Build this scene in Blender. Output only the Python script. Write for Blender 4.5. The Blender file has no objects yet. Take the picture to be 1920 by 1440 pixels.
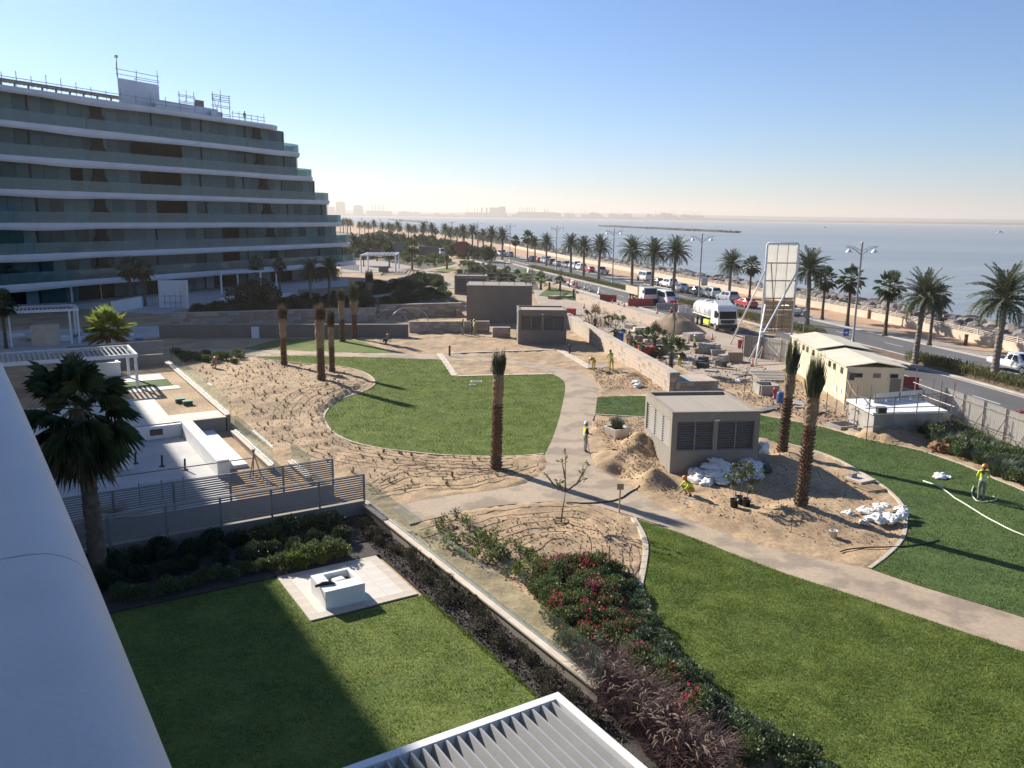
import bpy, bmesh, math, random
import numpy as np
from mathutils import Vector, Matrix, noise as mnoise
from mathutils.geometry import tessellate_polygon
random.seed(7); RNG = np.random.default_rng(7)
R = math.radians
SC = bpy.context.scene; COL = SC.collection
# ------------------------------------------------------------------ camera
F, H = 1540.0, 13.0
PITCH = math.atan((720-405)/F); ROLL = R(0.8)
cd = bpy.data.cameras.new('camera'); cam = bpy.data.objects.new('camera', cd); COL.objects.link(cam)
cd.sensor_width = 36; cd.lens = 36*F/1920; cd.clip_start = 0.1; cd.clip_end = 90000
cam.matrix_world = Matrix.Translation((0,0,H)) @ Matrix.Rotation(math.pi/2-PITCH,4,'X') @ Matrix.Rotation(ROLL,4,'Z')
SC.camera = cam
# ------------------------------------------------------------------ sky, sun, exposure
SUN_AZ, SUN_EL = math.atan2(-.72,.69), R(28.8)
TO_SUN = Vector((math.sin(SUN_AZ)*math.cos(SUN_EL), math.cos(SUN_AZ)*math.cos(SUN_EL), math.sin(SUN_EL)))
w = bpy.data.worlds.new('World'); SC.world = w; w.use_nodes = True
nt = w.node_tree; nt.nodes.clear()
sky = nt.nodes.new('ShaderNodeTexSky'); sky.sky_type = 'NISHITA'; sky.sun_disc = False
sky.sun_elevation = SUN_EL; sky.sun_rotation = SUN_AZ
sky.altitude = 0; sky.air_density = 1.0; sky.dust_density = 0.25; sky.ozone_density = 9.0
bg = nt.nodes.new('ShaderNodeBackground'); bg.inputs[1].default_value = 0.074
wo = nt.nodes.new('ShaderNodeOutputWorld')
nt.links.new(sky.outputs[0], bg.inputs[0]); nt.links.new(bg.outputs[0], wo.inputs[0])
sd = bpy.data.lights.new('sun','SUN'); sd.energy = 5.0; sd.angle = R(0.53); sd.color = (1,.93,.82)
sun = bpy.data.objects.new('sun', sd); COL.objects.link(sun); sun.location = (-60,60,80)
sun.rotation_euler = TO_SUN.to_track_quat('Z','Y').to_euler()
SC.view_settings.view_transform = 'Standard'; SC.view_settings.look = 'None'
SC.view_settings.exposure = 0.98; SC.view_settings.gamma = 1
SC.render.engine = 'CYCLES'
SC.cycles.volume_bounces = 0; SC.cycles.transparent_max_bounces = 24; SC.cycles.max_bounces = 6
# ------------------------------------------------------------------ pixel -> ground
def ray(px, py):
    u, v = px-960, py-720
    c, s = math.cos(ROLL), math.sin(ROLL)
    u, v = u*c+v*s, -u*s+v*c
    c, s = math.cos(PITCH), math.sin(PITCH)
    return (u, F*c-v*s, -F*s-v*c)
def G(px, py, z=0.0):
    d = ray(px, py); t = (z-H)/d[2]
    return Vector((d[0]*t, d[1]*t, z))
def V(u, w, z=0.0):                       # villa grid: u outwards from the facade, w along it
    return Vector((.848*u-.53*w, .53*u+.848*w, z))
VANG = math.atan2(.53,.848)
def P2(l, z=0.0): return [G(a,b,z) for a,b in l]
# ------------------------------------------------------------------ mesh helpers
class MB:
    def __init__(s): s.v=[]; s.f=[]; s.m=[]
    def add(s, vs, fs, mi=0):
        o=len(s.v); s.v.extend([tuple(p) for p in vs]); s.f.extend([tuple(i+o for i in f) for f in fs]); s.m.extend([mi]*len(fs)); return s
    def box(s, c, d, rz=0, mi=0, taper=1.0, M=None):
        x,y,z=d[0]/2,d[1]/2,d[2]/2; t=taper
        vs=[(-x,-y,-z),(x,-y,-z),(x,y,-z),(-x,y,-z),(-x*t,-y*t,z),(x*t,-y*t,z),(x*t,y*t,z),(-x*t,y*t,z)]
        if M is None: M=Matrix.Translation(c)@Matrix.Rotation(rz,4,'Z')
        vs=[M@Vector(p) for p in vs]
        return s.add(vs,[(0,3,2,1),(4,5,6,7),(0,1,5,4),(1,2,6,5),(2,3,7,6),(3,0,4,7)],mi)
    def beam(s, a, b, w, h=None, mi=0):
        a,b=Vector(a),Vector(b); h=h or w; d=b-a; L=d.length
        q=d.to_track_quat('Y','Z'); M=Matrix.Translation((a+b)/2)@q.to_matrix().to_4x4()
        return s.box(None,(w,L,h),mi=mi,M=M)
    def tube(s, pts, r, n=6, mi=0, cap=True):
        pts=[Vector(p) for p in pts]; k=len(pts)
        rs=r if isinstance(r,(list,tuple)) else [r]*k
        vs=[]; ref=None
        for i,p in enumerate(pts):
            t=(pts[min(i+1,k-1)]-pts[max(i-1,0)])
            if t.length<1e-9: t=Vector((0,0,1))
            t.normalize()
            if ref is None: ref=Vector((0,0,1)).cross(t) if abs(t.z)<.9 else Vector((1,0,0)).cross(t)
            ref=(ref-t*ref.dot(t)); ref.normalize(); b=t.cross(ref)
            for j in range(n):
                a=2*math.pi*j/n; vs.append(p+(ref*math.cos(a)+b*math.sin(a))*rs[i])
        fs=[(i*n+j,i*n+(j+1)%n,(i+1)*n+(j+1)%n,(i+1)*n+j) for i in range(k-1) for j in range(n)]
        if cap: fs+= [tuple(range(n-1,-1,-1)), tuple((k-1)*n+j for j in range(n))]
        return s.add(vs,fs,mi)
    def lathe(s, prof, n=12, c=(0,0,0), mi=0, M=None):
        vs=[];k=len(prof)
        for r,z in prof:
            for j in range(n):
                a=2*math.pi*j/n; p=Vector((r*math.cos(a),r*math.sin(a),z)); vs.append(M@p if M else p+Vector(c))
        fs=[(i*n+j,i*n+(j+1)%n,(i+1)*n+(j+1)%n,(i+1)*n+j) for i in range(k-1) for j in range(n)]
        fs+=[tuple(range(n-1,-1,-1)),tuple((k-1)*n+j for j in range(n))]
        return s.add(vs,fs,mi)
    def prism(s, poly, z0, z1, mi=0):
        n=len(poly); vs=[(p[0],p[1],z0) for p in poly]+[(p[0],p[1],z1) for p in poly]
        a=sum(poly[i][0]*poly[(i+1)%n][1]-poly[(i+1)%n][0]*poly[i][1] for i in range(n))
        fs=[(i,(i+1)%n,(i+1)%n+n,i+n) for i in range(n)]
        tr=tessellate_polygon([[Vector((p[0],p[1],0)) for p in poly]])
        for t in tr:
            fs.append(tuple(i+n for i in t)); fs.append(tuple(reversed(t)))
        return s.add(vs,fs,mi)
    def build(s, name, mats, parent=None, smooth=False, loc=None, rz=0, bevel=0):
        me=bpy.data.meshes.new(name); me.from_pydata(s.v,[],s.f)
        if not isinstance(mats,(list,tuple)): mats=[mats]
        for m in mats: me.materials.append(m)
        if len(mats)>1: me.polygons.foreach_set('material_index',s.m)
        bm=bmesh.new(); bm.from_mesh(me); bmesh.ops.recalc_face_normals(bm,faces=bm.faces)
        if bevel: bmesh.ops.bevel(bm,geom=bm.edges[:],offset=bevel,segments=1,affect='EDGES')
        bm.to_mesh(me); bm.free()
        if smooth: me.polygons.foreach_set('use_smooth',[True]*len(me.polygons))
        me.update(); return link(name, me, parent, loc, rz)
def link(name, me, parent=None, loc=None, rz=0):
    o=bpy.data.objects.new(name,me); COL.objects.link(o)
    if loc is not None: o.location=loc
    if rz: o.rotation_euler=(0,0,rz)
    if parent: o.parent=parent
    return o
def np_mesh(name, vs, fs, mat, smooth=False):
    vs=np.asarray(vs,dtype=np.float32).reshape(-1,3); fs=np.asarray(fs,dtype=np.int32); k=fs.shape[1]
    me=bpy.data.meshes.new(name); me.vertices.add(len(vs)); me.vertices.foreach_set('co',vs.ravel())
    me.loops.add(fs.size); me.loops.foreach_set('vertex_index',fs.ravel())
    me.polygons.add(len(fs)); me.polygons.foreach_set('loop_start',np.arange(0,fs.size,k,dtype=np.int32))
    if smooth: me.polygons.foreach_set('use_smooth',np.ones(len(fs),dtype=bool))
    me.materials.append(mat); me.update(calc_edges=True); me.validate(); return me
def tag(o, label, cat, group=None):
    o['label']=label; o['category']=cat
    if group: o['group']=group
    return o
def struct(o): o['kind']='structure'; return o
def stuff(o, label, cat): o['kind']='stuff'; o['label']=label; o['category']=cat; return o
def empty(name, loc, label, cat, group=None, rz=0):
    o=bpy.data.objects.new(name,None); COL.objects.link(o); o.location=loc; o.rotation_euler=(0,0,rz); o.empty_display_size=.2
    return tag(o,label,cat,group)
def copy_tree(o, parent=None):
    c=o.copy(); COL.objects.link(c)
    if parent: c.parent=parent
    for ch in KIDS(o): copy_tree(ch,c)
    return c
def KIDS(o): return [x for x in ALLCH.get(o.name,[])] if o.name in ALLCH else list(o.children)
ALLCH={}
def catmull(pts, step=.5):
    pts=[Vector(p) for p in pts]; out=[]
    for i in range(len(pts)-1):
        p0=pts[max(i-1,0)];p1=pts[i];p2=pts[i+1];p3=pts[min(i+2,len(pts)-1)]
        n=max(1,int((p2-p1).length/step))
        for k in range(n):
            t=k/n
            out.append(.5*((2*p1)+(p2-p0)*t+(2*p0-5*p1+4*p2-p3)*t*t+(3*p1-p0-3*p2+p3)*t**3))
    out.append(pts[-1]); return out
def offset_line(pts, d):                   # + is to the right of travel
    out=[]
    for i,p in enumerate(pts):
        t=(pts[min(i+1,len(pts)-1)]-pts[max(i-1,0)]); t.normalize()
        out.append(Vector((p.x+t.y*d,p.y-t.x*d,p.z)))
    return out
def resample(pts, step):
    L=[0]
    for a,b in zip(pts,pts[1:]): L.append(L[-1]+(b-a).length)
    n=max(1,round(L[-1]/step)); out=[]; j=0
    for k in range(n+1):
        s=L[-1]*k/n
        while j<len(L)-2 and L[j+1]<s: j+=1
        t=(s-L[j])/max(1e-9,L[j+1]-L[j]); out.append(pts[j].lerp(pts[j+1],t))
    return out
def at_y(line, y):
    for a,b in zip(line,line[1:]):
        if min(a.y,b.y)<=y<=max(a.y,b.y): return a.lerp(b,(y-a.y)/(b.y-a.y))
    return line[-1]
def pip(poly, X, Y):
    ins=np.zeros(X.shape,bool); n=len(poly); j=n-1
    for i in range(n):
        xi,yi=poly[i][0],poly[i][1]; xj,yj=poly[j][0],poly[j][1]
        if yi!=yj:
            ins^=((yi>Y)!=(yj>Y))&(X<(xj-xi)*(Y-yi)/(yj-yi)+xi)
        j=i
    return ins
def vnoise(X, Y, s, seed=0):               # value noise on arrays
    x=X/s+seed*17.3; y=Y/s+seed*9.1
    xi=np.floor(x); yi=np.floor(y); fx=x-xi; fy=y-yi
    fx=fx*fx*(3-2*fx); fy=fy*fy*(3-2*fy)
    def h(a,b):
        n=np.sin(a*127.1+b*311.7+seed*74.7)*43758.5453; return n-np.floor(n)
    return (h(xi,yi)*(1-fx)+h(xi+1,yi)*fx)*(1-fy)+(h(xi,yi+1)*(1-fx)+h(xi+1,yi+1)*fx)*fy
def rand_in(poly, n, rng=None):
    rng=rng or RNG
    xs=[p[0] for p in poly]; ys=[p[1] for p in poly]; out=np.zeros((0,2))
    while len(out)<n:
        X=rng.uniform(min(xs),max(xs),4*n); Y=rng.uniform(min(ys),max(ys),4*n)
        k=pip(poly,X,Y); out=np.vstack([out,np.c_[X[k],Y[k]]])
    return out[:n]
# ------------------------------------------------------------------ materials
def mat(name, col, rough=.8, var=.18, scale=4., bump=0., bscale=40., col2=None, metal=0., spec=.5, detail=4., world=False, island=0., trans=0., coat=0., stretch=None, thresh=None):
    m=bpy.data.materials.new(name); m.use_nodes=True; n=m.node_tree; N=n.nodes; Lk=n.links
    b=N['Principled BSDF']; b.inputs['Roughness'].default_value=rough; b.inputs['Metallic'].default_value=metal
    b.inputs['Specular IOR Level'].default_value=spec
    if coat: b.inputs['Coat Weight'].default_value=coat; b.inputs['Coat Roughness'].default_value=.08
    if world:
        g=N.new('ShaderNodeNewGeometry'); co=g.outputs['Position']
    else:
        g=N.new('ShaderNodeTexCoord'); co=g.outputs['Object']
    if stretch:
        mp=N.new('ShaderNodeMapping'); mp.inputs['Scale'].default_value=stretch; Lk.new(co,mp.inputs['Vector']); co=mp.outputs[0]
    t=N.new('ShaderNodeTexNoise'); t.inputs['Scale'].default_value=scale; t.inputs['Detail'].default_value=detail; Lk.new(co,t.inputs['Vector'])
    r=N.new('ShaderNodeValToRGB'); Lk.new(t.outputs['Fac'],r.inputs['Fac'])
    c=np.array(col[:3]); c2=np.array(col2[:3]) if col2 else c*(1-var)
    ca=c if col2 else np.minimum(c*(1+var),1)
    lo,hi=thresh or (.3,.7)
    r.color_ramp.elements[0].position=lo; r.color_ramp.elements[1].position=hi
    r.color_ramp.elements[0].color=(*c2,1); r.color_ramp.elements[1].color=(*ca,1)
    out=r.outputs['Color']
    if island:
        gi=N.new('ShaderNodeNewGeometry'); hs=N.new('ShaderNodeHueSaturation')
        mr=N.new('ShaderNodeMapRange'); mr.inputs['To Min'].default_value=1-island; mr.inputs['To Max'].default_value=1+island
        Lk.new(gi.outputs['Random Per Island'],mr.inputs['Value']); Lk.new(mr.outputs[0],hs.inputs['Value'])
        mh=N.new('ShaderNodeMapRange'); mh.inputs['To Min'].default_value=.5+island*.05; mh.inputs['To Max'].default_value=.5-island*.05
        Lk.new(gi.outputs['Random Per Island'],mh.inputs['Value']); Lk.new(mh.outputs[0],hs.inputs['Hue'])
        Lk.new(out,hs.inputs['Color']); out=hs.outputs[0]
    Lk.new(out,b.inputs['Base Color'])
    if bump:
        t2=N.new('ShaderNodeTexNoise'); t2.inputs['Scale'].default_value=bscale; t2.inputs['Detail'].default_value=5; Lk.new(co,t2.inputs['Vector'])
        bp=N.new('ShaderNodeBump'); bp.inputs['Strength'].default_value=min(1,bump); bp.inputs['Distance'].default_value=.03
        Lk.new(t2.outputs['Fac'],bp.inputs['Height']); Lk.new(bp.outputs[0],b.inputs['Normal'])
    if trans:
        tr=N.new('ShaderNodeBsdfTranslucent'); Lk.new(out,tr.inputs['Color']); mx=N.new('ShaderNodeMixShader'); mx.inputs[0].default_value=trans
        Lk.new(b.outputs[0],mx.inputs[1]); Lk.new(tr.outputs[0],mx.inputs[2]); Lk.new(mx.outputs[0],N['Material Output'].inputs['Surface'])
    return m
def glass(name, tint, clear=.8, rough=.03):
    m=bpy.data.materials.new(name); m.use_nodes=True; n=m.node_tree; N=n.nodes; Lk=n.links; N.remove(N['Principled BSDF'])
    tr=N.new('ShaderNodeBsdfTransparent'); tr.inputs[0].default_value=(*tint,1)
    gl=N.new('ShaderNodeBsdfGlossy'); gl.inputs['Roughness'].default_value=rough; gl.inputs[0].default_value=(.9,.95,.95,1)
    df=N.new('ShaderNodeBsdfDiffuse'); df.inputs[0].default_value=(tint[0]*.55,tint[1]*.6,tint[2]*.6,1)
    lw=N.new('ShaderNodeLayerWeight'); lw.inputs[0].default_value=.5; pw=N.new('ShaderNodeMath'); pw.operation='POWER'; pw.inputs[1].default_value=4.; Lk.new(lw.outputs['Facing'],pw.inputs[0]); fr=N.new('ShaderNodeMath'); fr.operation='MULTIPLY'; fr.inputs[1].default_value=.45; Lk.new(pw.outputs[0],fr.inputs[0])
    m1=N.new('ShaderNodeMixShader'); m1.inputs[0].default_value=1-clear; Lk.new(tr.outputs[0],m1.inputs[1]); Lk.new(df.outputs[0],m1.inputs[2])
    nz=N.new('ShaderNodeTexNoise'); nz.inputs['Scale'].default_value=.8
    tc=N.new('ShaderNodeTexCoord'); Lk.new(tc.outputs['Object'],nz.inputs['Vector'])
    ad=N.new('ShaderNodeMath'); ad.operation='MULTIPLY_ADD'; ad.inputs[1].default_value=.06; Lk.new(nz.outputs['Fac'],ad.inputs[0]); Lk.new(fr.outputs[0],ad.inputs[2])
    m2=N.new('ShaderNodeMixShader'); Lk.new(ad.outputs[0],m2.inputs[0]); Lk.new(m1.outputs[0],m2.inputs[1]); Lk.new(gl.outputs[0],m2.inputs[2])
    Lk.new(m2.outputs[0],N['Material Output'].inputs['Surface']); return m
M={}
def sand_mat():
    m=mat('sand',(.465,.33,.195),.95,world=True,scale=.35,col2=(.32,.225,.135),bump=.8,bscale=3.5,thresh=(.35,.62))
    n=m.node_tree;N=n.nodes;Lk=n.links
    b=N['Principled BSDF']; src=b.inputs['Base Color'].links[0].from_socket
    g=[x for x in N if x.type=='NEW_GEOMETRY'][0]
    t=N.new('ShaderNodeTexNoise'); t.inputs['Scale'].default_value=6; t.inputs['Detail'].default_value=8; t.inputs['Roughness'].default_value=.75; Lk.new(g.outputs['Position'],t.inputs['Vector'])
    r=N.new('ShaderNodeValToRGB'); r.color_ramp.elements[0].position=.33; r.color_ramp.elements[0].color=(.55,.55,.56,1); r.color_ramp.elements[1].position=.6; r.color_ramp.elements[1].color=(1.1,1.08,1.05,1); Lk.new(t.outputs['Fac'],r.inputs[0])
    mx=N.new('ShaderNodeMix'); mx.data_type='RGBA'; mx.blend_type='MULTIPLY'; mx.inputs[0].default_value=1
    Lk.new(src,mx.inputs[6]); Lk.new(r.outputs[0],mx.inputs[7]); Lk.new(mx.outputs[2],b.inputs['Base Color'])
    return m
M['sand']=sand_mat()
def layered(m, scale, lo, hi, ca, cb, detail=6, stretch=None):     # multiplies a second noise over the base colour
    n=m.node_tree;N=n.nodes;Lk=n.links; b=N['Principled BSDF']; src=b.inputs['Base Color'].links[0].from_socket
    g=N.new('ShaderNodeNewGeometry'); co=g.outputs['Position']
    if stretch:
        mp=N.new('ShaderNodeMapping'); mp.inputs['Scale'].default_value=stretch; Lk.new(co,mp.inputs['Vector']); co=mp.outputs[0]
    t=N.new('ShaderNodeTexNoise'); t.inputs['Scale'].default_value=scale; t.inputs['Detail'].default_value=detail; Lk.new(co,t.inputs['Vector'])
    r=N.new('ShaderNodeValToRGB'); r.color_ramp.elements[0].position=lo; r.color_ramp.elements[0].color=(*ca,1); r.color_ramp.elements[1].position=hi; r.color_ramp.elements[1].color=(*cb,1); Lk.new(t.outputs['Fac'],r.inputs[0])
    mx=N.new('ShaderNodeMix'); mx.data_type='RGBA'; mx.blend_type='MULTIPLY'; mx.inputs[0].default_value=1
    Lk.new(src,mx.inputs[6]); Lk.new(r.outputs[0],mx.inputs[7])
    for l in list(src.links):
        if l.to_node.type=='BSDF_TRANSLUCENT': Lk.new(mx.outputs[2],l.to_socket)
    Lk.new(mx.outputs[2],b.inputs['Base Color']); return m
M['lawn']=layered(mat('lawn',(.150,.185,.045),.9,world=True,scale=.7,col2=(.105,.145,.036),bump=1,bscale=16,spec=.2),2.6,.3,.7,(.72,.8,.7),(1.2,1.12,1.1),8,(1,2.2,1))
M['turf']=layered(mat('turf',(.10,.148,.042),.9,world=True,scale=.5,col2=(.062,.098,.034),bump=1,bscale=18,spec=.2),3,.3,.7,(.8,.85,.8),(1.15,1.1,1.1),8)
M['blade']=mat('grass_blade',(.185,.255,.058),.7,world=True,scale=.7,col2=(.13,.195,.045),island=.45,trans=.35,spec=.3)
M['tblade']=mat('turf_blade',(.125,.19,.050),.7,world=True,scale=.5,col2=(.095,.152,.040),island=.35,trans=.2,spec=.3)
for _m in ('blade','tblade'): layered(M[_m],.35,.36,.64,(.82,.88,.74),(1.12,1.06,1.06),5); layered(M[_m],1.6,.3,.7,(.88,.9,.86),(1.06,1.05,1.04),5,(1,2.4,1))
M['path']=layered(mat('concrete_path',(.43,.34,.245),.85,world=True,scale=.25,col2=(.355,.28,.2),bump=.2,bscale=30),.55,.42,.50,(.72,.72,.74),(1,1,1),7)
layered(M['path'],7,.3,.62,(.86,.85,.84),(1.04,1.03,1.02),8)
M['strip']=mat('pale_paving',(.55,.47,.38),.85,world=True,scale=1.5,var=.12,bump=.15)
M['kerb']=mat('kerb_stone',(.50,.42,.33),.85,scale=3,var=.18,bump=.25,bscale=30)
M['asphalt']=layered(mat('asphalt',(.105,.103,.105),.9,world=True,scale=.12,var=.15,bump=.3,bscale=60),1.2,.35,.7,(.85,.85,.86),(1.1,1.1,1.09),8,(.4,.06,1))
M['promenade']=layered(mat('promenade_paving',(.46,.29,.17),.9,world=True,scale=.4,var=.12,bump=.2,bscale=20),3,.35,.65,(.85,.84,.83),(1.05,1.05,1.05),6)
M['pave']=mat('road_verge_paving',(.30,.25,.21),.9,world=True,scale=.8,var=.15,bump=.2)
M['roadkerb']=mat('road_kerb',(.46,.42,.36),.85,world=True,scale=.8,var=.15)
M['paint']=mat('road_paint',(.62,.62,.6),.8,world=True,scale=3,var=.2)
M['white']=mat('white_render',(.72,.72,.71),.65,scale=1.2,var=.06,bump=.05,bscale=60)
M['whitemetal']=mat('white_metal',(.74,.74,.74),.4,scale=2,var=.05)
M['slab']=mat('slab_band',(.64,.66,.70),.6,scale=.3,var=.08,bump=.05)
M['parapet']=mat('parapet_coating',(.52,.52,.53),.55,scale=1.6,var=.05,bump=.12,bscale=45)
layered(M['parapet'],2.2,.3,.7,(.93,.93,.92),(1.03,1.03,1.03),8,(1,1,.4))
M['greymetal']=mat('grey_metal',(.19,.187,.185),.45,scale=2,var=.1)
M['steel']=mat('galvanised_steel',(.36,.36,.36),.45,scale=3,var=.15,metal=.5)
M['scaf']=mat('scaffold_tube',(.26,.22,.2),.6,scale=3,var=.3,metal=.3)
M['dark']=mat('void_shade',(.008,.016,.024),.9,scale=1,var=.2,spec=.05)
M['black']=mat('black_plastic',(.016,.016,.017),.5,scale=5,var=.3)
M['rubber']=mat('tyre_rubber',(.022,.021,.02),.85,scale=6,var=.3)
M['beige']=layered(mat('beige_render',(.27,.24,.20),.85,scale=.6,var=.07,bump=.12,bscale=50),1.0,.3,.7,(.9,.9,.9),(1.05,1.05,1.05),7,(1,1,.25))
M['greywall']=layered(mat('grey_render',(.20,.175,.15),.9,scale=.5,var=.06,bump=.1),.8,.3,.7,(.9,.9,.9),(1.05,1.05,1.05),7,(1,1,.2))
M['cream']=layered(mat('cream_panel',(.66,.58,.40),.6,scale=.6,var=.06),1,.3,.7,(.88,.88,.88),(1.04,1.04,1.04),7,(1,1,.25))
M['stone']=mat('sandstone_block',(.46,.37,.29),.9,scale=2.5,var=.2,bump=.4,bscale=14)
M['stone2']=mat('sandstone_block_brown',(.33,.25,.20),.9,scale=2.5,var=.22,bump=.4,bscale=14)
M['stone3']=mat('sandstone_block_grey',(.36,.33,.30),.9,scale=2.5,var=.2,bump=.4,bscale=14)
M['mortar']=mat('mortar',(.40,.34,.28),.95,scale=3,var=.15)
M['rock']=mat('armour_rock',(.26,.22,.19),.9,scale=.8,col2=(.15,.13,.12),bump=.6,bscale=5)
M['rockwet']=mat('armour_rock_wet',(.07,.06,.055),.95,scale=.8,var=.3,bump=.6,bscale=5)
M['mulch']=mat('mulch',(.075,.06,.052),.95,world=True,scale=9,col2=(.035,.03,.028),bump=1,bscale=22)
M['soil']=mat('soil',(.19,.13,.09),.95,scale=2,col2=(.11,.075,.05),bump=1,bscale=12)
M['pipe']=mat('drip_pipe',(.075,.046,.030),.6,scale=6,var=.25)
M['blackpipe']=mat('black_hose',(.02,.018,.016),.5,scale=6,var=.25)
M['hose']=mat('pale_hose',(.55,.58,.42),.45,scale=6,var=.1)
M['trunk']=mat('palm_trunk',(.15,.115,.085),.95,scale=4,col2=(.075,.058,.044),bump=.8,bscale=14)
M['trunkgrey']=mat('palm_trunk_grey',(.27,.23,.185),.95,scale=4,col2=(.16,.135,.11),bump=.8,bscale=14)
M['scale']=mat('palm_leaf_base',(.24,.125,.058),.9,scale=6,col2=(.12,.06,.03),bump=.5,island=.4)
M['burlap']=mat('burlap_wrap',(.33,.235,.145),.95,scale=9,col2=(.21,.14,.085),bump=.9,bscale=30,stretch=(1,1,.35))
M['frond']=mat('date_frond',(.095,.115,.065),.6,scale=1,col2=(.065,.085,.048),island=.4,trans=.3,spec=.35)
M['frondtie']=mat('tied_frond',(.085,.125,.070),.7,scale=1,col2=(.13,.13,.075),island=.45,trans=.2)
M['frondry']=mat('dry_frond',(.20,.15,.085),.8,scale=1,col2=(.12,.085,.05),island=.4,trans=.25)
M['fan']=mat('fan_leaf',(.058,.088,.030),.5,scale=1,col2=(.040,.064,.025),island=.35,trans=.35,spec=.45)
M['fanlit']=mat('fan_leaf_yellow',(.26,.30,.05),.5,scale=1,col2=(.17,.23,.045),island=.3,trans=.5,spec=.45)
M['fanbrown']=mat('fan_leaf_brown',(.34,.19,.05),.6,scale=1,col2=(.22,.11,.03),island=.3,trans=.45)
M['petiole']=mat('petiole',(.13,.13,.05),.6,scale=3,var=.2)
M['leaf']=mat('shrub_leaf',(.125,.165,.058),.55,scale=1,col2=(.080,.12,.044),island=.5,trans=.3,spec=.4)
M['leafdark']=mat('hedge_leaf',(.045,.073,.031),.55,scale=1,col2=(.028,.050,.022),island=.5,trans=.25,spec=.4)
M['leafyel']=mat('young_leaf',(.17,.20,.045),.55,scale=1,col2=(.10,.15,.035),island=.4,trans=.4,spec=.4)
M['leafgrey']=mat('grey_green_leaf',(.105,.145,.085),.6,scale=1,col2=(.075,.11,.062),island=.45,trans=.3)
M['redleaf']=mat('red_bract',(.34,.025,.055),.6,scale=2,col2=(.36,.05,.05),island=.45,trans=.4)
M['pink']=mat('pink_bract',(.48,.025,.16),.6,scale=2,col2=(.36,.02,.09),island=.4,trans=.4)
M['purplegrass']=mat('purple_grass',(.125,.070,.062),.75,scale=2,col2=(.075,.042,.040),island=.5,trans=.3)
M['plume']=mat('grass_plume',(.36,.27,.22),.9,scale=3,var=.2,island=.35,trans=.4)
M['drygrass']=mat('dry_verge_grass',(.15,.15,.055),.8,scale=1,col2=(.085,.105,.035),island=.5,trans=.35)
M['woodbark']=mat('bark',(.17,.13,.10),.9,scale=8,var=.3,bump=.4)
M['wood']=mat('timber',(.36,.25,.15),.85,scale=3,var=.25,bump=.3,stretch=(1,8,8))
M['ply']=mat('plywood',(.48,.32,.17),.8,scale=2,var=.18)
M['board']=mat('billboard_back',(.88,.86,.80),.7,scale=.7,var=.05,trans=.55)
M['sack']=mat('white_sack',(.70,.69,.67),.75,scale=3,var=.1,bump=.5,bscale=9)
M['sackblack']=mat('dark_sack',(.05,.05,.053),.5,scale=3,var=.3,bump=.5,bscale=9)
M['concrete']=layered(mat('concrete',(.34,.315,.285),.9,scale=.9,var=.14,bump=.25,bscale=30),1.5,.3,.7,(.85,.85,.85),(1.05,1.05,1.05),7)
M['redplastic']=mat('red_barrier',(.42,.045,.035),.5,scale=2,var=.2)
M['orange']=mat('orange_plastic',(.65,.16,.03),.5,scale=2,var=.15)
M['whiteplastic']=mat('white_barrier',(.66,.62,.57),.5,scale=2,var=.12)
M['blue']=mat('blue_plastic',(.03,.11,.33),.45,scale=2,var=.15)
M['signblue']=mat('sign_blue',(.035,.10,.42),.4,scale=2,var=.1)
M['signbrown']=mat('sign_brown',(.16,.05,.04),.5,scale=2,var=.12)
M['hivis']=mat('hi_vis_yellow',(.55,.72,.03),.7,scale=6,var=.15,bump=.3)
M['hivisstripe']=mat('reflective_stripe',(.66,.67,.62),.4,scale=6,var=.1)
M['coverall']=mat('yellow_coverall',(.42,.33,.05),.85,scale=6,var=.2,bump=.3)
M['trouser']=mat('grey_trousers',(.27,.25,.22),.9,scale=6,var=.15,bump=.3)
M['navy']=mat('navy_cloth',(.03,.05,.13),.85,scale=6,var=.2,bump=.3)
M['skin']=mat('skin',(.20,.105,.065),.55,scale=8,var=.1)
M['helmet']=mat('white_helmet',(.75,.75,.73),.35,scale=4,var=.05)
M['helmety']=mat('orange_helmet',(.62,.24,.05),.35,scale=4,var=.08)
M['carglass']=mat('car_glass',(.018,.022,.026),.08,scale=1,var=.2)
M['chrome']=mat('wheel_rim',(.45,.45,.46),.3,scale=3,var=.1,metal=.7)
M['lightred']=mat('tail_light',(.35,.015,.012),.25,scale=3,var=.1)
M['lightclear']=mat('head_light',(.7,.72,.74),.15,scale=3,var=.05)
for nm,c in dict(white=(.74,.74,.73),silver=(.40,.41,.42),grey=(.15,.155,.16),dark=(.028,.03,.036),red=(.42,.02,.025),blue=(.05,.09,.2),beige=(.5,.45,.36)).items():
    M['car_'+nm]=mat('car_paint_'+nm,c,.32,scale=1.5,var=.05,coat=.6,metal=.25 if nm in('silver','grey') else 0)
M['glass']=glass('balustrade_glass',(.90,.95,.935),.965)
M['glassteal']=glass('tinted_balustrade_glass',(.50,.66,.66),.72)
def window_mat(name,c,r=.06):
    m=mat(name,c,r,scale=.25,var=.35,spec=.22); m.node_tree.nodes['Principled BSDF'].inputs['Specular Tint'].default_value=(.30,.72,.85,1); return m
M['win']=[window_mat('window_glass_a',(.040,.074,.084)),window_mat('window_glass_b',(.105,.168,.180),.25),window_mat('window_glass_c',(.135,.205,.215),.35),window_mat('window_glass_d',(.066,.116,.128))]
M['mullion']=mat('dark_mullion',(.010,.018,.026),.7,scale=2,var=.2,spec=.1)
M['farhaze']=mat('far_concrete',(.16,.16,.165),.95,world=True,scale=.004,var=.15)
M['fardark']=mat('far_shore_ground',(.12,.12,.12),.95,world=True,scale=.003,var=.2)
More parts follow.
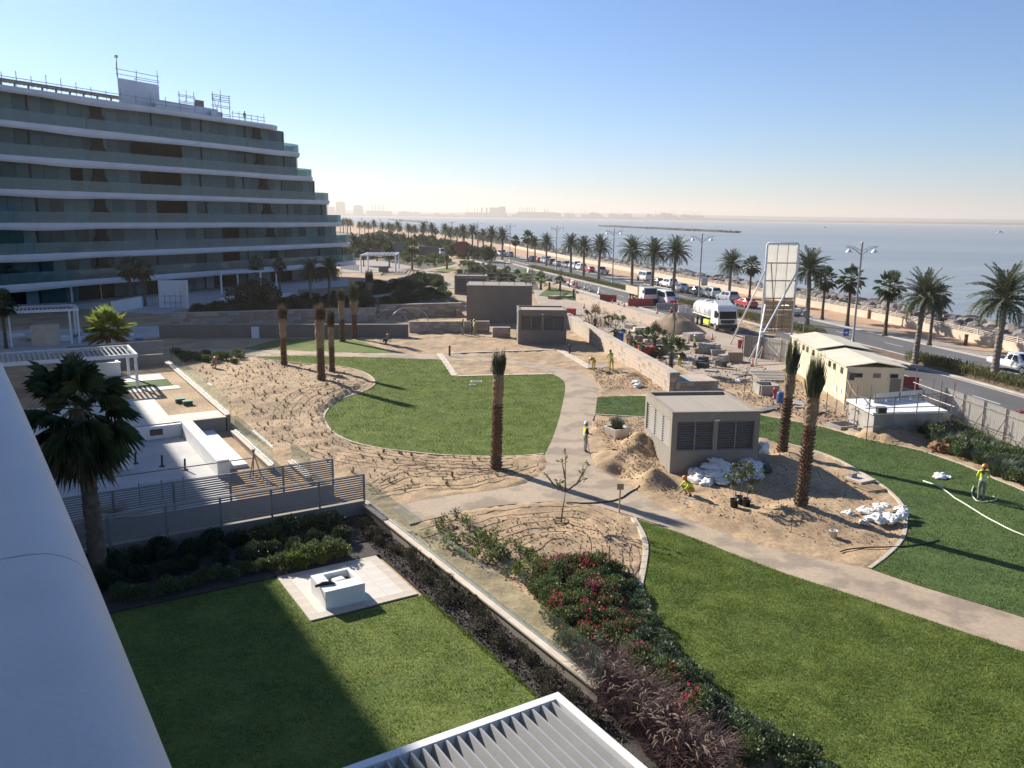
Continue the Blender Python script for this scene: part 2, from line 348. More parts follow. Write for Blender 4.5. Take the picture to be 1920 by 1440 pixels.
# ------------------------------------------------------------------ sea
def sea_mat():
    m=bpy.data.materials.new('sea_water'); m.use_nodes=True; n=m.node_tree;N=n.nodes;Lk=n.links; b=N['Principled BSDF']
    b.inputs['Base Color'].default_value=(.030,.075,.095,1); b.inputs['Roughness'].default_value=.34; b.inputs['IOR'].default_value=1.33
    g=N.new('ShaderNodeNewGeometry')
    def nz(scale,st,det=3):
        mp=N.new('ShaderNodeMapping'); mp.inputs['Scale'].default_value=st; mp.inputs['Rotation'].default_value=(0,0,.5); Lk.new(g.outputs['Position'],mp.inputs['Vector'])
        t=N.new('ShaderNodeTexNoise'); t.inputs['Scale'].default_value=scale; t.inputs['Detail'].default_value=det; Lk.new(mp.outputs[0],t.inputs['Vector']); return t.outputs['Fac']
    a=nz(.5,(1,1.8,1)); c=nz(.06,(1,2.2,1),4); e=nz(2.2,(1,1.5,1),2)
    ad=N.new('ShaderNodeMath'); ad.operation='MULTIPLY_ADD'; ad.inputs[1].default_value=3.; Lk.new(c,ad.inputs[0]); Lk.new(a,ad.inputs[2])
    ae=N.new('ShaderNodeMath'); ae.operation='MULTIPLY_ADD'; ae.inputs[1].default_value=.25; Lk.new(e,ae.inputs[0]); Lk.new(ad.outputs[0],ae.inputs[2])
    bp=N.new('ShaderNodeBump'); bp.inputs['Strength'].default_value=.85; bp.inputs['Distance'].default_value=.34; Lk.new(ae.outputs[0],bp.inputs['Height']); Lk.new(bp.outputs[0],b.inputs['Normal'])
    d=nz(.004,(1,3.5,1),5); r=N.new('ShaderNodeValToRGB'); r.color_ramp.elements[0].position=.35; r.color_ramp.elements[0].color=(.20,.23,.238,1); r.color_ramp.elements[1].position=.65; r.color_ramp.elements[1].color=(.275,.30,.30,1); Lk.new(d,r.inputs[0]); Lk.new(r.outputs[0],b.inputs['Base Color'])
    return m
mb=MB(); S=14000
mb.add([(-S,-1400,-2.2),(S,-1400,-2.2),(S,17500,-2.2),(-S,17500,-2.2)],[(0,1,2,3)]); struct(mb.build('sea',sea_mat()))
# ------------------------------------------------------------------ setting: ground, sea, roads, paths, lawns
K=catmull([Vector(p) for p in [(44,5,0),(42,30,0),(40.3,50,0),(39.2,61,0),(36.9,73.6,0),(34.7,84,0),(31.8,97,0),(26.8,119.5,0),(19.6,149,0),(13.2,173.6,0),(5,205.5,0),(-4,245,0),(-16,291,0),(-30,341,0),(-45,383,0),(-92,500,0),(-180,700,0),(-370,1100,0)]],4)
WALL=catmull([Vector(p) for p in [(57,5,0),(54,50,0),(51.6,82,0),(50.1,97,0),(47.6,116,0),(43.4,136,0),(34.9,172,0),(24.5,223,0),(5,321,0),(-25,473,0),(-100,760,0),(-230,1200,0),(-420,1800,0)]],5)
# lawns / paths in photo pixels -> ground
cA=catmull(P2([(483,673),(560,682),(627,687),(670,695),(693,705),(703,717),(697,727),(677,737),(643,748),(620,763),(608,780),(610,793),(622,810),(640,822),(670,833),(717,843),(777,850),(843,856),(920,858),(960,858),(1020,853)]))
cB=catmull(P2([(1020,853),(1033,827),(1047,787),(1057,743),(1059,723),(1053,712),(1037,703)]))
lawn_main=cA+cB[1:]+P2([(853,707),(833,676),(727,672),(560,668),(483,670)])
lawn_topleft=P2([(459,654)])+catmull(P2([(490,645),(520,638),(580,636),(630,635),(667,639),(705,650),(737,663)]))+P2([(640,661),(507,656)])
cPl=catmull(P2([(384,663),(483,668),(560,667),(727,671),(833,675),(905,677),(960,684),(1010,694),(1037,703)]),.8)
cPb=catmull(P2([(1020,853),(1025,873),(993,903),(927,920),(827,933),(735,951)]))
cPc=catmull(P2([(768,984),(827,970),(893,955),(977,945),(1060,942),(1127,952),(1187,973)]))
cPd=catmull(P2([(1187,973),(1280,1003),(1380,1043),(1480,1080),(1580,1112),(1920,1225),(2150,1305)]),1)
cPe=catmull(P2([(2150,1240),(1920,1160),(1713,1097),(1630,1068),(1573,1057),(1480,1037),(1380,1010),(1297,977),(1240,950),(1197,923),(1157,900),(1123,880),(1107,857),(1103,827),(1107,800),(1117,773),(1120,746),(1122,733),(1118,718),(1100,702),(1060,692),(1010,682),(927,673),(847,667),(750,663),(640,662),(507,657),(459,655),(384,655)]),.6)
path_main=cPl+cB[::-1][1:]+cPb[1:]+cPc+cPd[1:]+cPe
cC=catmull(P2([(1187,973),(1203,1000),(1211,1029),(1206,1070),(1200,1107),(1213,1147),(1243,1200),(1277,1247),(1327,1297),(1377,1337),(1437,1380),(1493,1413),(1540,1440),(1640,1500)]))
lawn_right=cC+P2([(2300,1560)])+cPd[::-1]
cD=catmull(P2([(1630,1068),(1667,1040),(1693,1010),(1698,973),(1690,947),(1660,917),(1613,887),(1563,860),(1513,843),(1447,827),(1405,816),(1330,802),(1210,784),(1116,777)]))
cE=catmull(P2([(1120,746),(1210,744),(1320,757),(1413,777),(1480,790),(1547,803),(1613,822),(1720,845),(1752,855),(1815,877),(1877,905),(1920,922),(2150,1030)]))
lawn_turf=cD+cE+cPe[:max(1,min(range(len(cPe)),key=lambda i:(cPe[i]-G(1630,1068)).length))+1]
# villa lawn
lawn_villa=[V(*p) for p in [(-1,8),(11.5,8),(11.5,24.1),(7.6,24.1),(7.6,28.0),(-1,27.9)]]
flat_polys=[lawn_main,lawn_topleft,path_main,lawn_right,lawn_turf]
# --- terrain sheet: fine in the park, coarse outside, ends at the sea wall
X0,X1,Y0,Y1,ST=-24.,31.,17.,112.,.22
nx,ny=int((X1-X0)/ST)+1,int((Y1-Y0)/ST)+1
gx=np.linspace(X0,X1,nx); gy=np.linspace(Y0,Y1,ny); GX,GY=np.meshgrid(gx,gy)
flat=np.zeros(GX.shape,bool)
for p in flat_polys: flat|=pip(p,GX,GY)
Z=(vnoise(GX,GY,.55,1)-.5)*.10+(vnoise(GX,GY,.24,5)-.5)*.09*vnoise(GX,GY,3,8)+(vnoise(GX,GY,.3,6)-.5)*.06+(vnoise(GX,GY,1.6,2)-.5)*.10+(vnoise(GX,GY,5,3)-.5)*.05+.05
seed_bed=P2([(340,690),(483,676),(600,688),(690,712),(600,775),(640,830),(780,856),(1010,860),(930,905),(700,930),(640,880),(520,850),(430,770)])
insb=pip(seed_bed,GX,GY)
mound=np.exp(-(((GX-G(500,740).x)/6.5)**2+((GY-G(500,740).y)/7)**2))*.55
Z+=np.where(insb,mound*np.clip(1,0,1),0)
# excavated heaps beside the kiosk and the stone wall
for px,py,h,s in [(1185,850,.7,1.0),(1150,868,.45,.8),(1225,905,.75,.55),(1215,850,.55,.7),(1130,810,.3,.5),(1165,700,.35,1.3),(1190,712,.4,1.0),(1500,965,.35,.9),(1375,640,.0,1),(1120,700,.2,.9),(1660,822,.45,1.1),(1690,818,.35,1.4),(1475,860,.2,.8),(1200,880,.35,.6)]:
    g=G(px,py); Z+=h*np.exp(-(((GX-g.x)**2+(GY-g.y)**2)/(2*s*s)))*(.75+.5*vnoise(GX,GY,.4,9))
for px,py,h,s in [(1165,885,.35,.5),(1150,845,.25,.4)]:
    g=G(px,py); Z-=h*np.exp(-(((GX-g.x)**2+(GY-g.y)**2)/(2*s*s)))
Z[flat]=-.03
# villa plots keep the sheet low so their own terraces lie above it
UU=GX*.848+GY*.53; WW=-GX*.53+GY*.848
vil=((UU<12.75)&(WW<34.5))|((UU<12.0)&(WW>=34.5)&(WW<75))
Z[vil]=-.06
edge=np.minimum.reduce([GX-X0,X1-GX,GY-Y0,Y1-GY]); Z*=np.clip(edge/1.5,0,1)
def ground_z(x,y):
    i=int(round((y-Y0)/ST)); j=int(round((x-X0)/ST))
    return float(Z[i,j]) if 0<=i<ny and 0<=j<nx else 0.
vs=np.c_[GX.ravel(),GY.ravel(),Z.ravel()]
idx=np.arange(nx*ny).reshape(ny,nx)
qs=np.c_[idx[:-1,:-1].ravel(),idx[:-1,1:].ravel(),idx[1:,1:].ravel(),idx[1:,:-1].ravel()]
fv=[tuple(v) for v in vs.tolist()]; ff=[tuple(q) for q in qs.tolist()]
outer=[Vector((p.x+.6,p.y,0)) for p in WALL]+[Vector((-3000,3500,0)),Vector((-5000,2500,0)),Vector((-5000,-900,0)),Vector((60,-900,0))]
hole=[Vector((X0,Y0,0)),Vector((X1,Y0,0)),Vector((X1,Y1,0)),Vector((X0,Y1,0))]
o0=len(fv); allp=outer+hole; fv+=[tuple(p) for p in allp]; ff+=[tuple(i+o0 for i in t) for t in tessellate_polygon([outer,hole])]
me=bpy.data.meshes.new('ground'); me.from_pydata(fv,[],ff); me.materials.append(M['sand'])
me.polygons.foreach_set('use_smooth',[True]*len(qs)+[False]*(len(me.polygons)-len(qs)))
bm=bmesh.new(); bm.from_mesh(me)
for f in bm.faces:
    if f.normal.z<0: f.normal_flip()
bm.to_mesh(me); bm.free(); struct(link('ground',me))
def sheet(name, poly, z, m, parent=None, skirt=.06):
    b=MB(); b.prism([(p[0],p[1]) for p in poly],z-skirt,z)
    o=b.build(name,m,parent); 
    return o
for nm,p,z,m in [('concrete_path',path_main,.035,'path'),('park_lawn',lawn_main,.05,'lawn'),('park_lawn',lawn_topleft,.05,'lawn'),('park_lawn',lawn_right,.05,'lawn'),('turf_lawn',lawn_turf,.055,'turf'),('villa_lawn',lawn_villa,.03,'lawn')]:
    struct(sheet(nm,p,z,M[m]))
# blades of grass on the lawns that are near enough to show them
def blades(name, poly, n, h, mt, label, z=.05, wd=.012):
    p=rand_in(poly,n); a=RNG.uniform(0,2*np.pi,n); hh=h*RNG.uniform(.5,1.3,n)*(.6+.8*vnoise(p[:,0],p[:,1],.5,4))
    ln=RNG.normal(0,.5,(n,2))*hh[:,None]; w_=wd*RNG.uniform(.6,1.4,n)
    A=np.c_[p[:,0]-np.cos(a)*w_,p[:,1]-np.sin(a)*w_,np.full(n,z-.01)]; B=np.c_[p[:,0]+np.cos(a)*w_,p[:,1]+np.sin(a)*w_,np.full(n,z-.01)]
    C=np.c_[p[:,0]+ln[:,0],p[:,1]+ln[:,1],z+hh]
    vs=np.stack([A,B,C],1).reshape(-1,3); fs=np.arange(3*n).reshape(-1,3)
    return stuff(link(name,np_mesh(name,vs,fs,mt)),label,'grass')
vis_right=[p for p in lawn_right if p.x<19 and p.y>15]
blades('grass',[V(-.9,10),V(11.5,10),V(11.5,24.1),V(7.6,24.1),V(7.6,28),V(-.9,28)],130000,.045,M['blade'],'short green grass of the villa lawn',.03)
blades('grass',[V(11.45,14),V(11.62,14),V(11.62,24),V(11.45,24)],2500,.08,M['blade'],'longer grass along the mulch edge of the villa lawn',.03)
blades('grass',cC+P2([(1925,1445)])+cPd[::-1][1:],150000,.05,M['blade'],'short green grass of the lawn beside the flower bed')
blades('grass',lawn_main,110000,.06,M['blade'],'short green grass of the teardrop lawn',.05,.016)
blades('grass',lawn_turf,110000,.04,M['tblade'],'dark green turf pile beyond the louvred kiosk',.055,.016)
# kerbs: loose rows of stones along the lawn edges
def kerb(name, line, w_, h, step, label_mat='kerb', z=0):
    root=bpy.data.objects.new(name,None); COL.objects.link(root); struct(root)
    pts=resample(line,step); L=(pts[1]-pts[0]).length
    b=MB(); b.box((0,0,0),(L*.985,w_,h)); me0=None
    for i,(a,c) in enumerate(zip(pts,pts[1:])):
        d=c-a; mid=(a+c)/2
        if me0 is None:
            o=b.build('kerb_stone',M[label_mat],root,bevel=.008); me0=o.data
        else: o=link('kerb_stone',me0,root)
        o.location=(mid.x,mid.y,z+h/2-.04+random.uniform(-.006,.006)); o.rotation_euler=(0,0,math.atan2(d.y,d.x)+random.uniform(-.01,.01)); o.scale=(d.length/L,1,1)
    return root
kerb('lawn_kerb',cA,.13,.13,.9)
kerb('lawn_kerb',cC,.22,.14,.6)
kerb('lawn_kerb',cD[:int(len(cD)*.62)],.16,.13,.8)
kerb('lawn_kerb',[p for p in cE if G(1413,777).x<p.x<26],.14,.13,.9)
kerb('lawn_kerb',catmull(P2([(1120,745),(1210,743),(1300,741)]),.5),.5,.09,.9)
kerb('lawn_kerb',catmull(P2([(1210,784),(1116,778)]),.5),.14,.12,.8)
def strip(line,w_,z,name='paving_band'):
    root=bpy.data.objects.new(name,None); COL.objects.link(root); struct(root)
    pts=resample([Vector(p) for p in line],.95)
    for a,c in zip(pts,pts[1:]):
        d=c-a; b=MB(); b.box((0,0,0),(d.length*.985,w_,.06)); o=b.build('paving_slab',M['strip'],root); mid=(a+c)/2
        o.location=(mid.x,mid.y,z+random.uniform(-.004,.004)); o.rotation_euler=(0,0,math.atan2(d.y,d.x))
strip(P2([(824,664),(833,676),(853,706)]),.55,.055); strip(P2([(858,706),(1035,702)]),.42,.055)
strip(P2([(838,664),(1046,657)]),.35,.10); strip(P2([(1050,658),(1108,692)]),.7,.09)
# --- road with median, verge and promenade
def band(name, line, d0, d1, z, m, h=.05):
    a=offset_line(line,d0); b=offset_line(line,d1); mb=MB()
    n=len(a); vs=[(p.x,p.y,z) for p in a]+[(p.x,p.y,z) for p in b]+[(p.x,p.y,z-h) for p in a]+[(p.x,p.y,z-h) for p in b]
    fs=[(i,i+1,n+i+1,n+i) for i in range(n-1)]+[(i,i+1,2*n+i+1,2*n+i) for i in range(n-1)]+[(n+i,n+i+1,3*n+i+1,3*n+i) for i in range(n-1)]
    mb.add(vs,fs); return struct(mb.build(name,m))
band('road',K,-7.6,-.05,.03,M['asphalt']); band('road',K,3.05,10.4,.03,M['asphalt'])
band('median',K,.25,2.75,.14,M['soil'],.12)
for d in (0,2.75): band('road_kerb',K,d,d+.25,.16,M['roadkerb'],.2)
band('road_kerb',K,-7.95,-7.6,.16,M['roadkerb'],.2)
band('verge',K,10.45,13.2,.045,M['pave']); band('road_kerb',K,10.4,10.62,.10,M['roadkerb'],.15)
for d in (-7.25,-.45,3.45,10.1): band('road_line',K,d,d+.14,.037,M['paint'],.005)
mb=MB()
for base in (-3.85,6.8):
    ln=resample(offset_line(K,base),3)
    for i in range(0,min(len(ln)-1,140),3):
        a,c=ln[i],ln[i+1]; d=(c-a).normalized(); nn=Vector((-d.y,d.x,0))*.07; mb.add([a+nn+Vector((0,0,.038)),a-nn+Vector((0,0,.038)),c-nn+Vector((0,0,.038)),c+nn+Vector((0,0,.038))],[(0,1,2,3)])
struct(mb.build('lane_marking',M['paint']))
pr=MB(); a=offset_line(K,13.2); bw=[]
for p in a: bw.append(p)
poly=[p for p in a if p.y<700]+[p for p in WALL if p.y<700][::-1]
struct(sheet('promenade',poly,.05,M['promenade'],None,.04))
# site track and hard standing of the works area
site=P2([(1075,548),(1130,560),(1235,590),(1300,600),(1420,640),(1480,690),(1420,720),(1300,705),(1180,640),(1060,590),(1010,570),(1000,545)])
struct(sheet('site_track',site,.16,mat('compacted_dust',(.40,.33,.26),.95,world=True,scale=.3,col2=(.30,.24,.19),bump=.4,bscale=6),None,.2))
far_path=catmull(P2([(800,478),(837,487),(862,495),(850,500),(823,503),(797,508),(823,517),(843,530),(835,540),(757,549),(677,563)]),2)
# ------------------------------------------------------------------ vegetation builders
def frame(d, up=Vector((0,0,1))):
    d=d.normalized(); s=d.cross(up)
    if s.length<1e-4: s=Vector((1,0,0))
    s.normalize(); return d,s,s.cross(d)
def fan_leaf(mb, o, az, el, pet, L, seg, rnd, droop=.5, mi=0, pmi=1, spread=115):
    d=Vector((math.cos(az)*math.cos(el),math.sin(az)*math.cos(el),math.sin(el)))
    sag=Vector((0,0,-1))*pet*.22*math.cos(el)
    h=o+d*pet+sag; mb.tube([o,o+d*pet*.5+sag*.2,h],[.028,.022,.016],4,pmi,False)
    dd=(d+sag*.6).normalized(); d_,s_,u_=frame(dd)
    roll=rnd.uniform(-.5,.5); s2=s_*math.cos(roll)+u_*math.sin(roll); u2=u_*math.cos(roll)-s_*math.sin(roll)
    for i in range(seg):
        a=R(-spread+2*spread*i/(seg-1)); l=L*(1-.35*abs(a)/R(spread))*rnd.uniform(.88,1.08)
        e=d_*math.cos(a)+s2*math.sin(a)+u2*(.18*math.cos(a*1.0)-.05)
        e.normalize(); pz=e.cross(u2).normalized(); wdt=L*.052*(20/seg)**.5
        m_=h+e*l*.55-Vector((0,0,1))*l*.05*droop; t=h+e*l*.97-Vector((0,0,1))*l*(.36*droop+rnd.uniform(0,.12))
        fold=u2*wdt*.5*(1 if i%2 else -1)
        mb.add([h,m_+pz*wdt+fold,t,m_-pz*wdt-fold*.3],[(0,1,2),(0,2,3)],mi)
def fan_crown(nl, pet, L, seg, seed, skirt=0, lo=-45, hi=82, droop=.6):
    rnd=random.Random(seed); mb=MB()
    for i in range(nl):
        t=i/nl; el=R(hi-(hi-lo)*t**.8+rnd.uniform(-8,8)); az=i*2.39996+rnd.uniform(-.2,.2)
        fan_leaf(mb,Vector((0,0,rnd.uniform(-.1,.15)-.25*t)),az,el,pet*rnd.uniform(.85,1.15),L*rnd.uniform(.88,1.1),seg,rnd,droop*(.6+.8*t))
    return mb
def fan_skirt(n, L, seg, seed, r=.25):
    rnd=random.Random(seed); mb=MB()
    for i in range(n):
        az=i*2.4; el=R(rnd.uniform(-80,-52)); fan_leaf(mb,Vector((math.cos(az)*.1,math.sin(az)*.1,-.3-rnd.uniform(0,.5))),az,el,rnd.uniform(.5,.8),L*rnd.uniform(.8,1.05),seg,rnd,.9,spread=60)
    return mb
def date_frond(mb, o, az, el, L, nl, rnd, mi=0, curl=1.0, lw=.022, ll=.42):
    d0=Vector((math.cos(az)*math.cos(el),math.sin(az)*math.cos(el),math.sin(el))); pts=[]; p=o.copy(); n=9; e=el
    for i in range(n+1):
        pts.append(p.copy()); e=el-curl*(i/n)**1.4*R(75)*(.35+.65*math.cos(el)); d=Vector((math.cos(az)*math.cos(e),math.sin(az)*math.cos(e),math.sin(e))); p=p+d*(L/n)
    mb.tube(pts,[.035*(1-.8*i/n) for i in range(n+1)],3,1,False)
    for k in range(nl):
        t=.14+.86*(k//2)/(nl//2); x=t*n; i=min(int(x),n-1); b=pts[i].lerp(pts[i+1],x-i); d=(pts[i+1]-pts[i]).normalized()
        d_,s_,u_=frame(d); sd=s_ if k%2 else -s_; l=ll*(1-.55*abs(t-.4)/.6)*rnd.uniform(.85,1.1)
        v=(sd*.72+d_*.62+u_*rnd.uniform(.05,.45)).normalized(); w_=d_*lw
        mb.add([b-w_,b+v*l*.5+w_*1.1,b+v*l-Vector((0,0,.06*l)),b+v*l*.5-w_*1.1],[(0,1,2),(0,2,3)],mi)
def date_crown(nf, L, nl, seed, lo=-28, hi=84, lw=.022, ll=.42):
    rnd=random.Random(seed); mb=MB()
    for i in range(nf):
        t=i/nf; el=R(hi-(hi-lo)*t**.9+rnd.uniform(-7,7)); az=i*2.39996+rnd.uniform(-.25,.25)
        date_frond(mb,Vector((math.cos(az)*.1,math.sin(az)*.1,-.35*t)),az,el,L*rnd.uniform(.85,1.08),nl,rnd,0,rnd.uniform(.8,1.15),lw,ll)
    return mb
def trunk_mesh(h, r0, r1, seed, rings=30, n=10, lean=(0,0), flare=1.35, rough=.07):
    rnd=random.Random(seed); mb=MB(); vs=[]
    for i in range(rings+1):
        t=i/rings; z=h*t; r=(r0+(r1-r0)*t)*(1+(flare-1)*math.exp(-t*14)); saw=1+rough*(1 if i%2 else -1)
        cx=lean[0]*t*t; cy=lean[1]*t*t
        for j in range(n):
            a=2*math.pi*(j+.5*(i%2))/n; rr=r*saw*rnd.uniform(.94,1.06); vs.append((cx+rr*math.cos(a),cy+rr*math.sin(a),z))
    mb.add(vs,[(i*n+j,i*n+(j+1)%n,(i+1)*n+(j+1)%n,(i+1)*n+j) for i in range(rings) for j in range(n)]+[tuple(rings*n+j for j in range(n))])
    return mb
def leaf_cloud(pts, nrm, size, aspect=.5, seed=0, mat_=None, name='foliage', jitter=.6):
    rng=np.random.default_rng(seed); n=len(pts); pts=np.asarray(pts,float)
    d=np.asarray(nrm,float)+rng.normal(0,jitter,(n,3)); d/=np.linalg.norm(d,axis=1)[:,None]+1e-9
    t=rng.normal(0,1,(n,3)); s=np.cross(d,t); s/=np.linalg.norm(s,axis=1)[:,None]+1e-9
    sz=size*rng.uniform(.6,1.3,n)[:,None]
    A=pts; B=pts+d*sz*.5+s*sz*aspect*.5; C=pts+d*sz; D=pts+d*sz*.5-s*sz*aspect*.5
    vs=np.stack([A,B,C,D],1).reshape(-1,3); return np_mesh(name,vs,np.arange(4*n).reshape(-1,4),mat_)
def shrub_pts(r, h, n, seed, lobes=7):
    rng=np.random.default_rng(seed); P=[];Nn=[]
    for k in range(lobes):
        a=rng.uniform(0,6.28); q=r*rng.uniform(0,.62)**.8; c=np.array([q*np.cos(a),q*np.sin(a),h*rng.uniform(.35,.68)]); rr=np.array([r*rng.uniform(.35,.55)]*2+[h*rng.uniform(.28,.42)])
        m_=n//lobes; d=rng.normal(0,1,(m_,3)); d/=np.linalg.norm(d,axis=1)[:,None]; rad=rng.uniform(.45,1,(m_,1))**.5
        p=c+d*rr*rad; P.append(p); Nn.append(d+np.array([0,0,.5]))
    P=np.vstack(P);Nn=np.vstack(Nn); P[:,2]=np.maximum(P[:,2],.02); return P,Nn
def shrub_mesh(name, r, h, n, size, seed, m, aspect=.5, lobes=7):
    p,nn=shrub_pts(r,h,n,seed,lobes); return leaf_cloud(p,nn,size,aspect,seed,m,name)
def stem_mesh(r,h,n,seed,m,rad=.012):
    rnd=random.Random(seed); mb=MB()
    for i in range(n):
        a=rnd.uniform(0,6.28); q=r*rnd.uniform(.2,.8); mb.tube([(0,0,-.03),(q*.4*math.cos(a),q*.4*math.sin(a),h*.4),(q*math.cos(a),q*math.sin(a),h*rnd.uniform(.6,.9))],[rad,rad*.8,rad*.4],4)
    me=bpy.data.meshes.new('stems'); me.from_pydata(mb.v,[],mb.f); me.materials.append(m); return me
def grass_mesh(name, r, h, n, seed, m, wd=.012, bend=.5):
    rng=np.random.default_rng(seed); a=rng.uniform(0,6.28,n); q=r*np.sqrt(rng.uniform(0,1,n))*.5; b=np.c_[q*np.cos(a),q*np.sin(a),np.zeros(n)]
    a2=a+rng.normal(0,.6,n); hh=h*rng.uniform(.55,1.1,n); out=hh*bend*rng.uniform(.3,1.3,n); dr=np.c_[np.cos(a2),np.sin(a2),np.zeros(n)]; sd=np.c_[-np.sin(a2),np.cos(a2),np.zeros(n)]*wd
    m1=b+dr*out[:,None]*.35+np.c_[np.zeros((n,2)),hh*.65]; t=b+dr*out[:,None]+np.c_[np.zeros((n,2)),hh*rng.uniform(.7,1,n)]
    vs=np.stack([b-sd,b+sd,m1+sd*.8,m1-sd*.8,t],1).reshape(-1,3); k=np.arange(n)[:,None]*5
    fs=np.vstack([k+np.array([[0,1,2]]),k+np.array([[0,2,3]]),k+np.array([[3,2,4]])]); return np_mesh(name,vs,fs,m)
def mesh_of(mb,name,mats,smooth=False):
    me=bpy.data.meshes.new(name); me.from_pydata(mb.v,[],mb.f)
    mats=mats if isinstance(mats,(list,tuple)) else [mats]
    for m in mats: me.materials.append(m)
    if len(mats)>1: me.polygons.foreach_set('material_index',mb.m)
    if smooth: me.polygons.foreach_set('use_smooth',[True]*len(me.polygons))
    me.update(); return me
def shrub(loc, label, foliage, stems=None, rz=0, sc=1, group=None, name='shrub', flowers=None, cat='shrub'):
    if name=='shrub':
        for key,nm in (('hedge','hedge_shrub'),('dry shrub','dry_shrub'),('bougainvillea','bougainvillea'),('ground-cover','ground_cover_shrub'),('spiky','spiky_shrub'),('young leafy','young_shrub'),('shaded','shade_shrub'),('slope','slope_shrub'),('yard','shade_shrub'),('mixed','verge_shrub')):
            if key in label: name=nm; break
    e=empty(name,loc,label,cat,group,rz); e.scale=(sc,sc,sc*random.uniform(.92,1.08)); link('foliage',foliage,e)
    if stems: link('stems',stems,e)
    if flowers: link('flowers',flowers,e)['kind']='stuff'
    return e
def palm_thing(name, loc, label, trunk_me, crown_me, h, rz=0, sc=1, group=None, off=(0,0), extra=None):
    e=empty(name,loc,label,'palm tree',group,rz); e.scale=(sc,)*3; link('trunk',trunk_me,e)
    c=link('crown',crown_me,e,(off[0],off[1],h))
    if extra: link('dead_fronds',extra,e,(off[0],off[1],h))
    return e
HEDGE=[shrub_mesh('foliage',.85,1.05,2600,.11,s,M['leafdark']) for s in (1,2,3)]
GREENSH=[shrub_mesh('foliage',.6,.75,1500,.10,s,M['leaf']) for s in (4,5,6)]
YELSH=[shrub_mesh('foliage',.5,.7,900,.13,s,M['leafyel'],.55) for s in (7,8)]
STEMS=stem_mesh(.5,.7,9,3,M['woodbark'])
# freshly planted date palm with tied fronds
def tied_palm_meshes(h, seed, r=.24, tuft=.2, wrap=.25, green=True, rt=.24):
    rnd=random.Random(seed); hs=h*(1-tuft-wrap); tr=MB(); core=trunk_mesh(hs+.1,r*.9,r*.8,seed,24,12,rough=.04,flare=1.25); tr.add(core.v,core.f,0)
    rings=int(hs/.17)
    for i in range(rings):
        z=.1+i*hs/rings; rr=r*(.98-.12*z/h)*(1.15 if i<2 else 1)
        for j in range(11):
            a=2*math.pi*(j+.5*(i%2))/11+rnd.uniform(-.08,.08); c,s=math.cos(a),math.sin(a); L=rnd.uniform(.09,.17); out=rnd.uniform(.04,.085); wd=.062
            b=Vector((c*rr*.88,s*rr*.88,z)); t=Vector((c*(rr+out),s*(rr+out),z+L)); sd=Vector((-s,c,0))*wd
            tr.add([b-sd,b+sd,t+sd*.6,t-sd*.6,Vector((c*rr*.85,s*rr*.85,z+L*.9))],[(0,1,2,3),(3,2,4),(0,3,4),(1,4,2)],1)
    wr=MB(); vs=[];n=12;rg=12; z0=hs-.05; z1=h*(1-tuft)+.1
    for i in range(rg+1):
        t=i/rg
        for j in range(n):
            a=2*math.pi*j/n; q=(r*.86+(rt-r*.86)*t)*(1+.22*math.sin(t*math.pi)*(.6+.4*rnd.random()))*rnd.uniform(.93,1.06)
            vs.append((q*math.cos(a),q*math.sin(a),z0+(z1-z0)*t))
    wr.add(vs,[(i*n+j,i*n+(j+1)%n,(i+1)*n+(j+1)%n,(i+1)*n+j) for i in range(rg) for j in range(n)])
    for k in range(40):
        a=rnd.uniform(0,6.28); z=rnd.uniform(z0,z1); q=rt*1.12; L=rnd.uniform(.2,.5); p=Vector((q*math.cos(a),q*math.sin(a),z)); e=p+Vector((math.cos(a)*.08,math.sin(a)*.08,L)); sd=Vector((-math.sin(a),math.cos(a),0))*.03
        wr.add([p-sd,p+sd,e],[(0,1,2)])
    fr=MB(); zt=h*(1-tuft)-.15; tl=h-zt
    for k in range(230):
        a=rnd.uniform(0,6.28); q=rt*rnd.uniform(.15,1.0); fl=rnd.uniform(.0,.13)+(rnd.uniform(.05,.2) if k%3==0 else 0); L=tl*(rnd.uniform(.5,.98) if k%3 else rnd.uniform(.3,.8)); b=Vector((q*math.cos(a),q*math.sin(a),zt+rnd.uniform(-.1,.25)))
        t=b+Vector((math.cos(a)*fl,math.sin(a)*fl,L)); sd=Vector((-math.sin(a),math.cos(a),0))*rnd.uniform(.007,.018); m_=b.lerp(t,.6)+Vector((math.cos(a),math.sin(a),0))*.04
        fr.add([b-sd,b+sd,m_+sd,t,m_-sd],[(0,1,2,3,4)])
        for _ in range(9):
            tt=rnd.uniform(.3,1); p=b.lerp(t,tt); aa=a+rnd.uniform(-1.3,1.3); e=p+Vector((math.cos(aa)*rnd.uniform(.04,.2),math.sin(aa)*rnd.uniform(.04,.2),rnd.uniform(-.05,.2))); s2=Vector((-math.sin(aa),math.cos(aa),0))*.010
            fr.add([p-s2,p+s2,e],[(0,1,2)])
    return mesh_of(tr,'trunk',[M['trunk'],M['scale']]),mesh_of(wr,'wrap',M['burlap']),mesh_of(fr,'tied_fronds',M['frondtie'] if green else M['frondry'])
def tied_palm(px,py,h,seed,label,group=None,green=True,tuft=.2,wrap=.25,lean=0,r=.24,rt=.24,z=None):
    g=G(px,py); g.z=ground_z(g.x,g.y)-.05 if z is None else z; e=empty('date_palm',g,label,'palm tree',group,seed*1.3)
    if lean: e.rotation_euler=(0,R(lean),0)
    for nm,me in zip(('trunk','burlap_wrap','tied_fronds'),tied_palm_meshes(h,seed,r,tuft,wrap,green,rt)): link(nm,me,e)
    return e
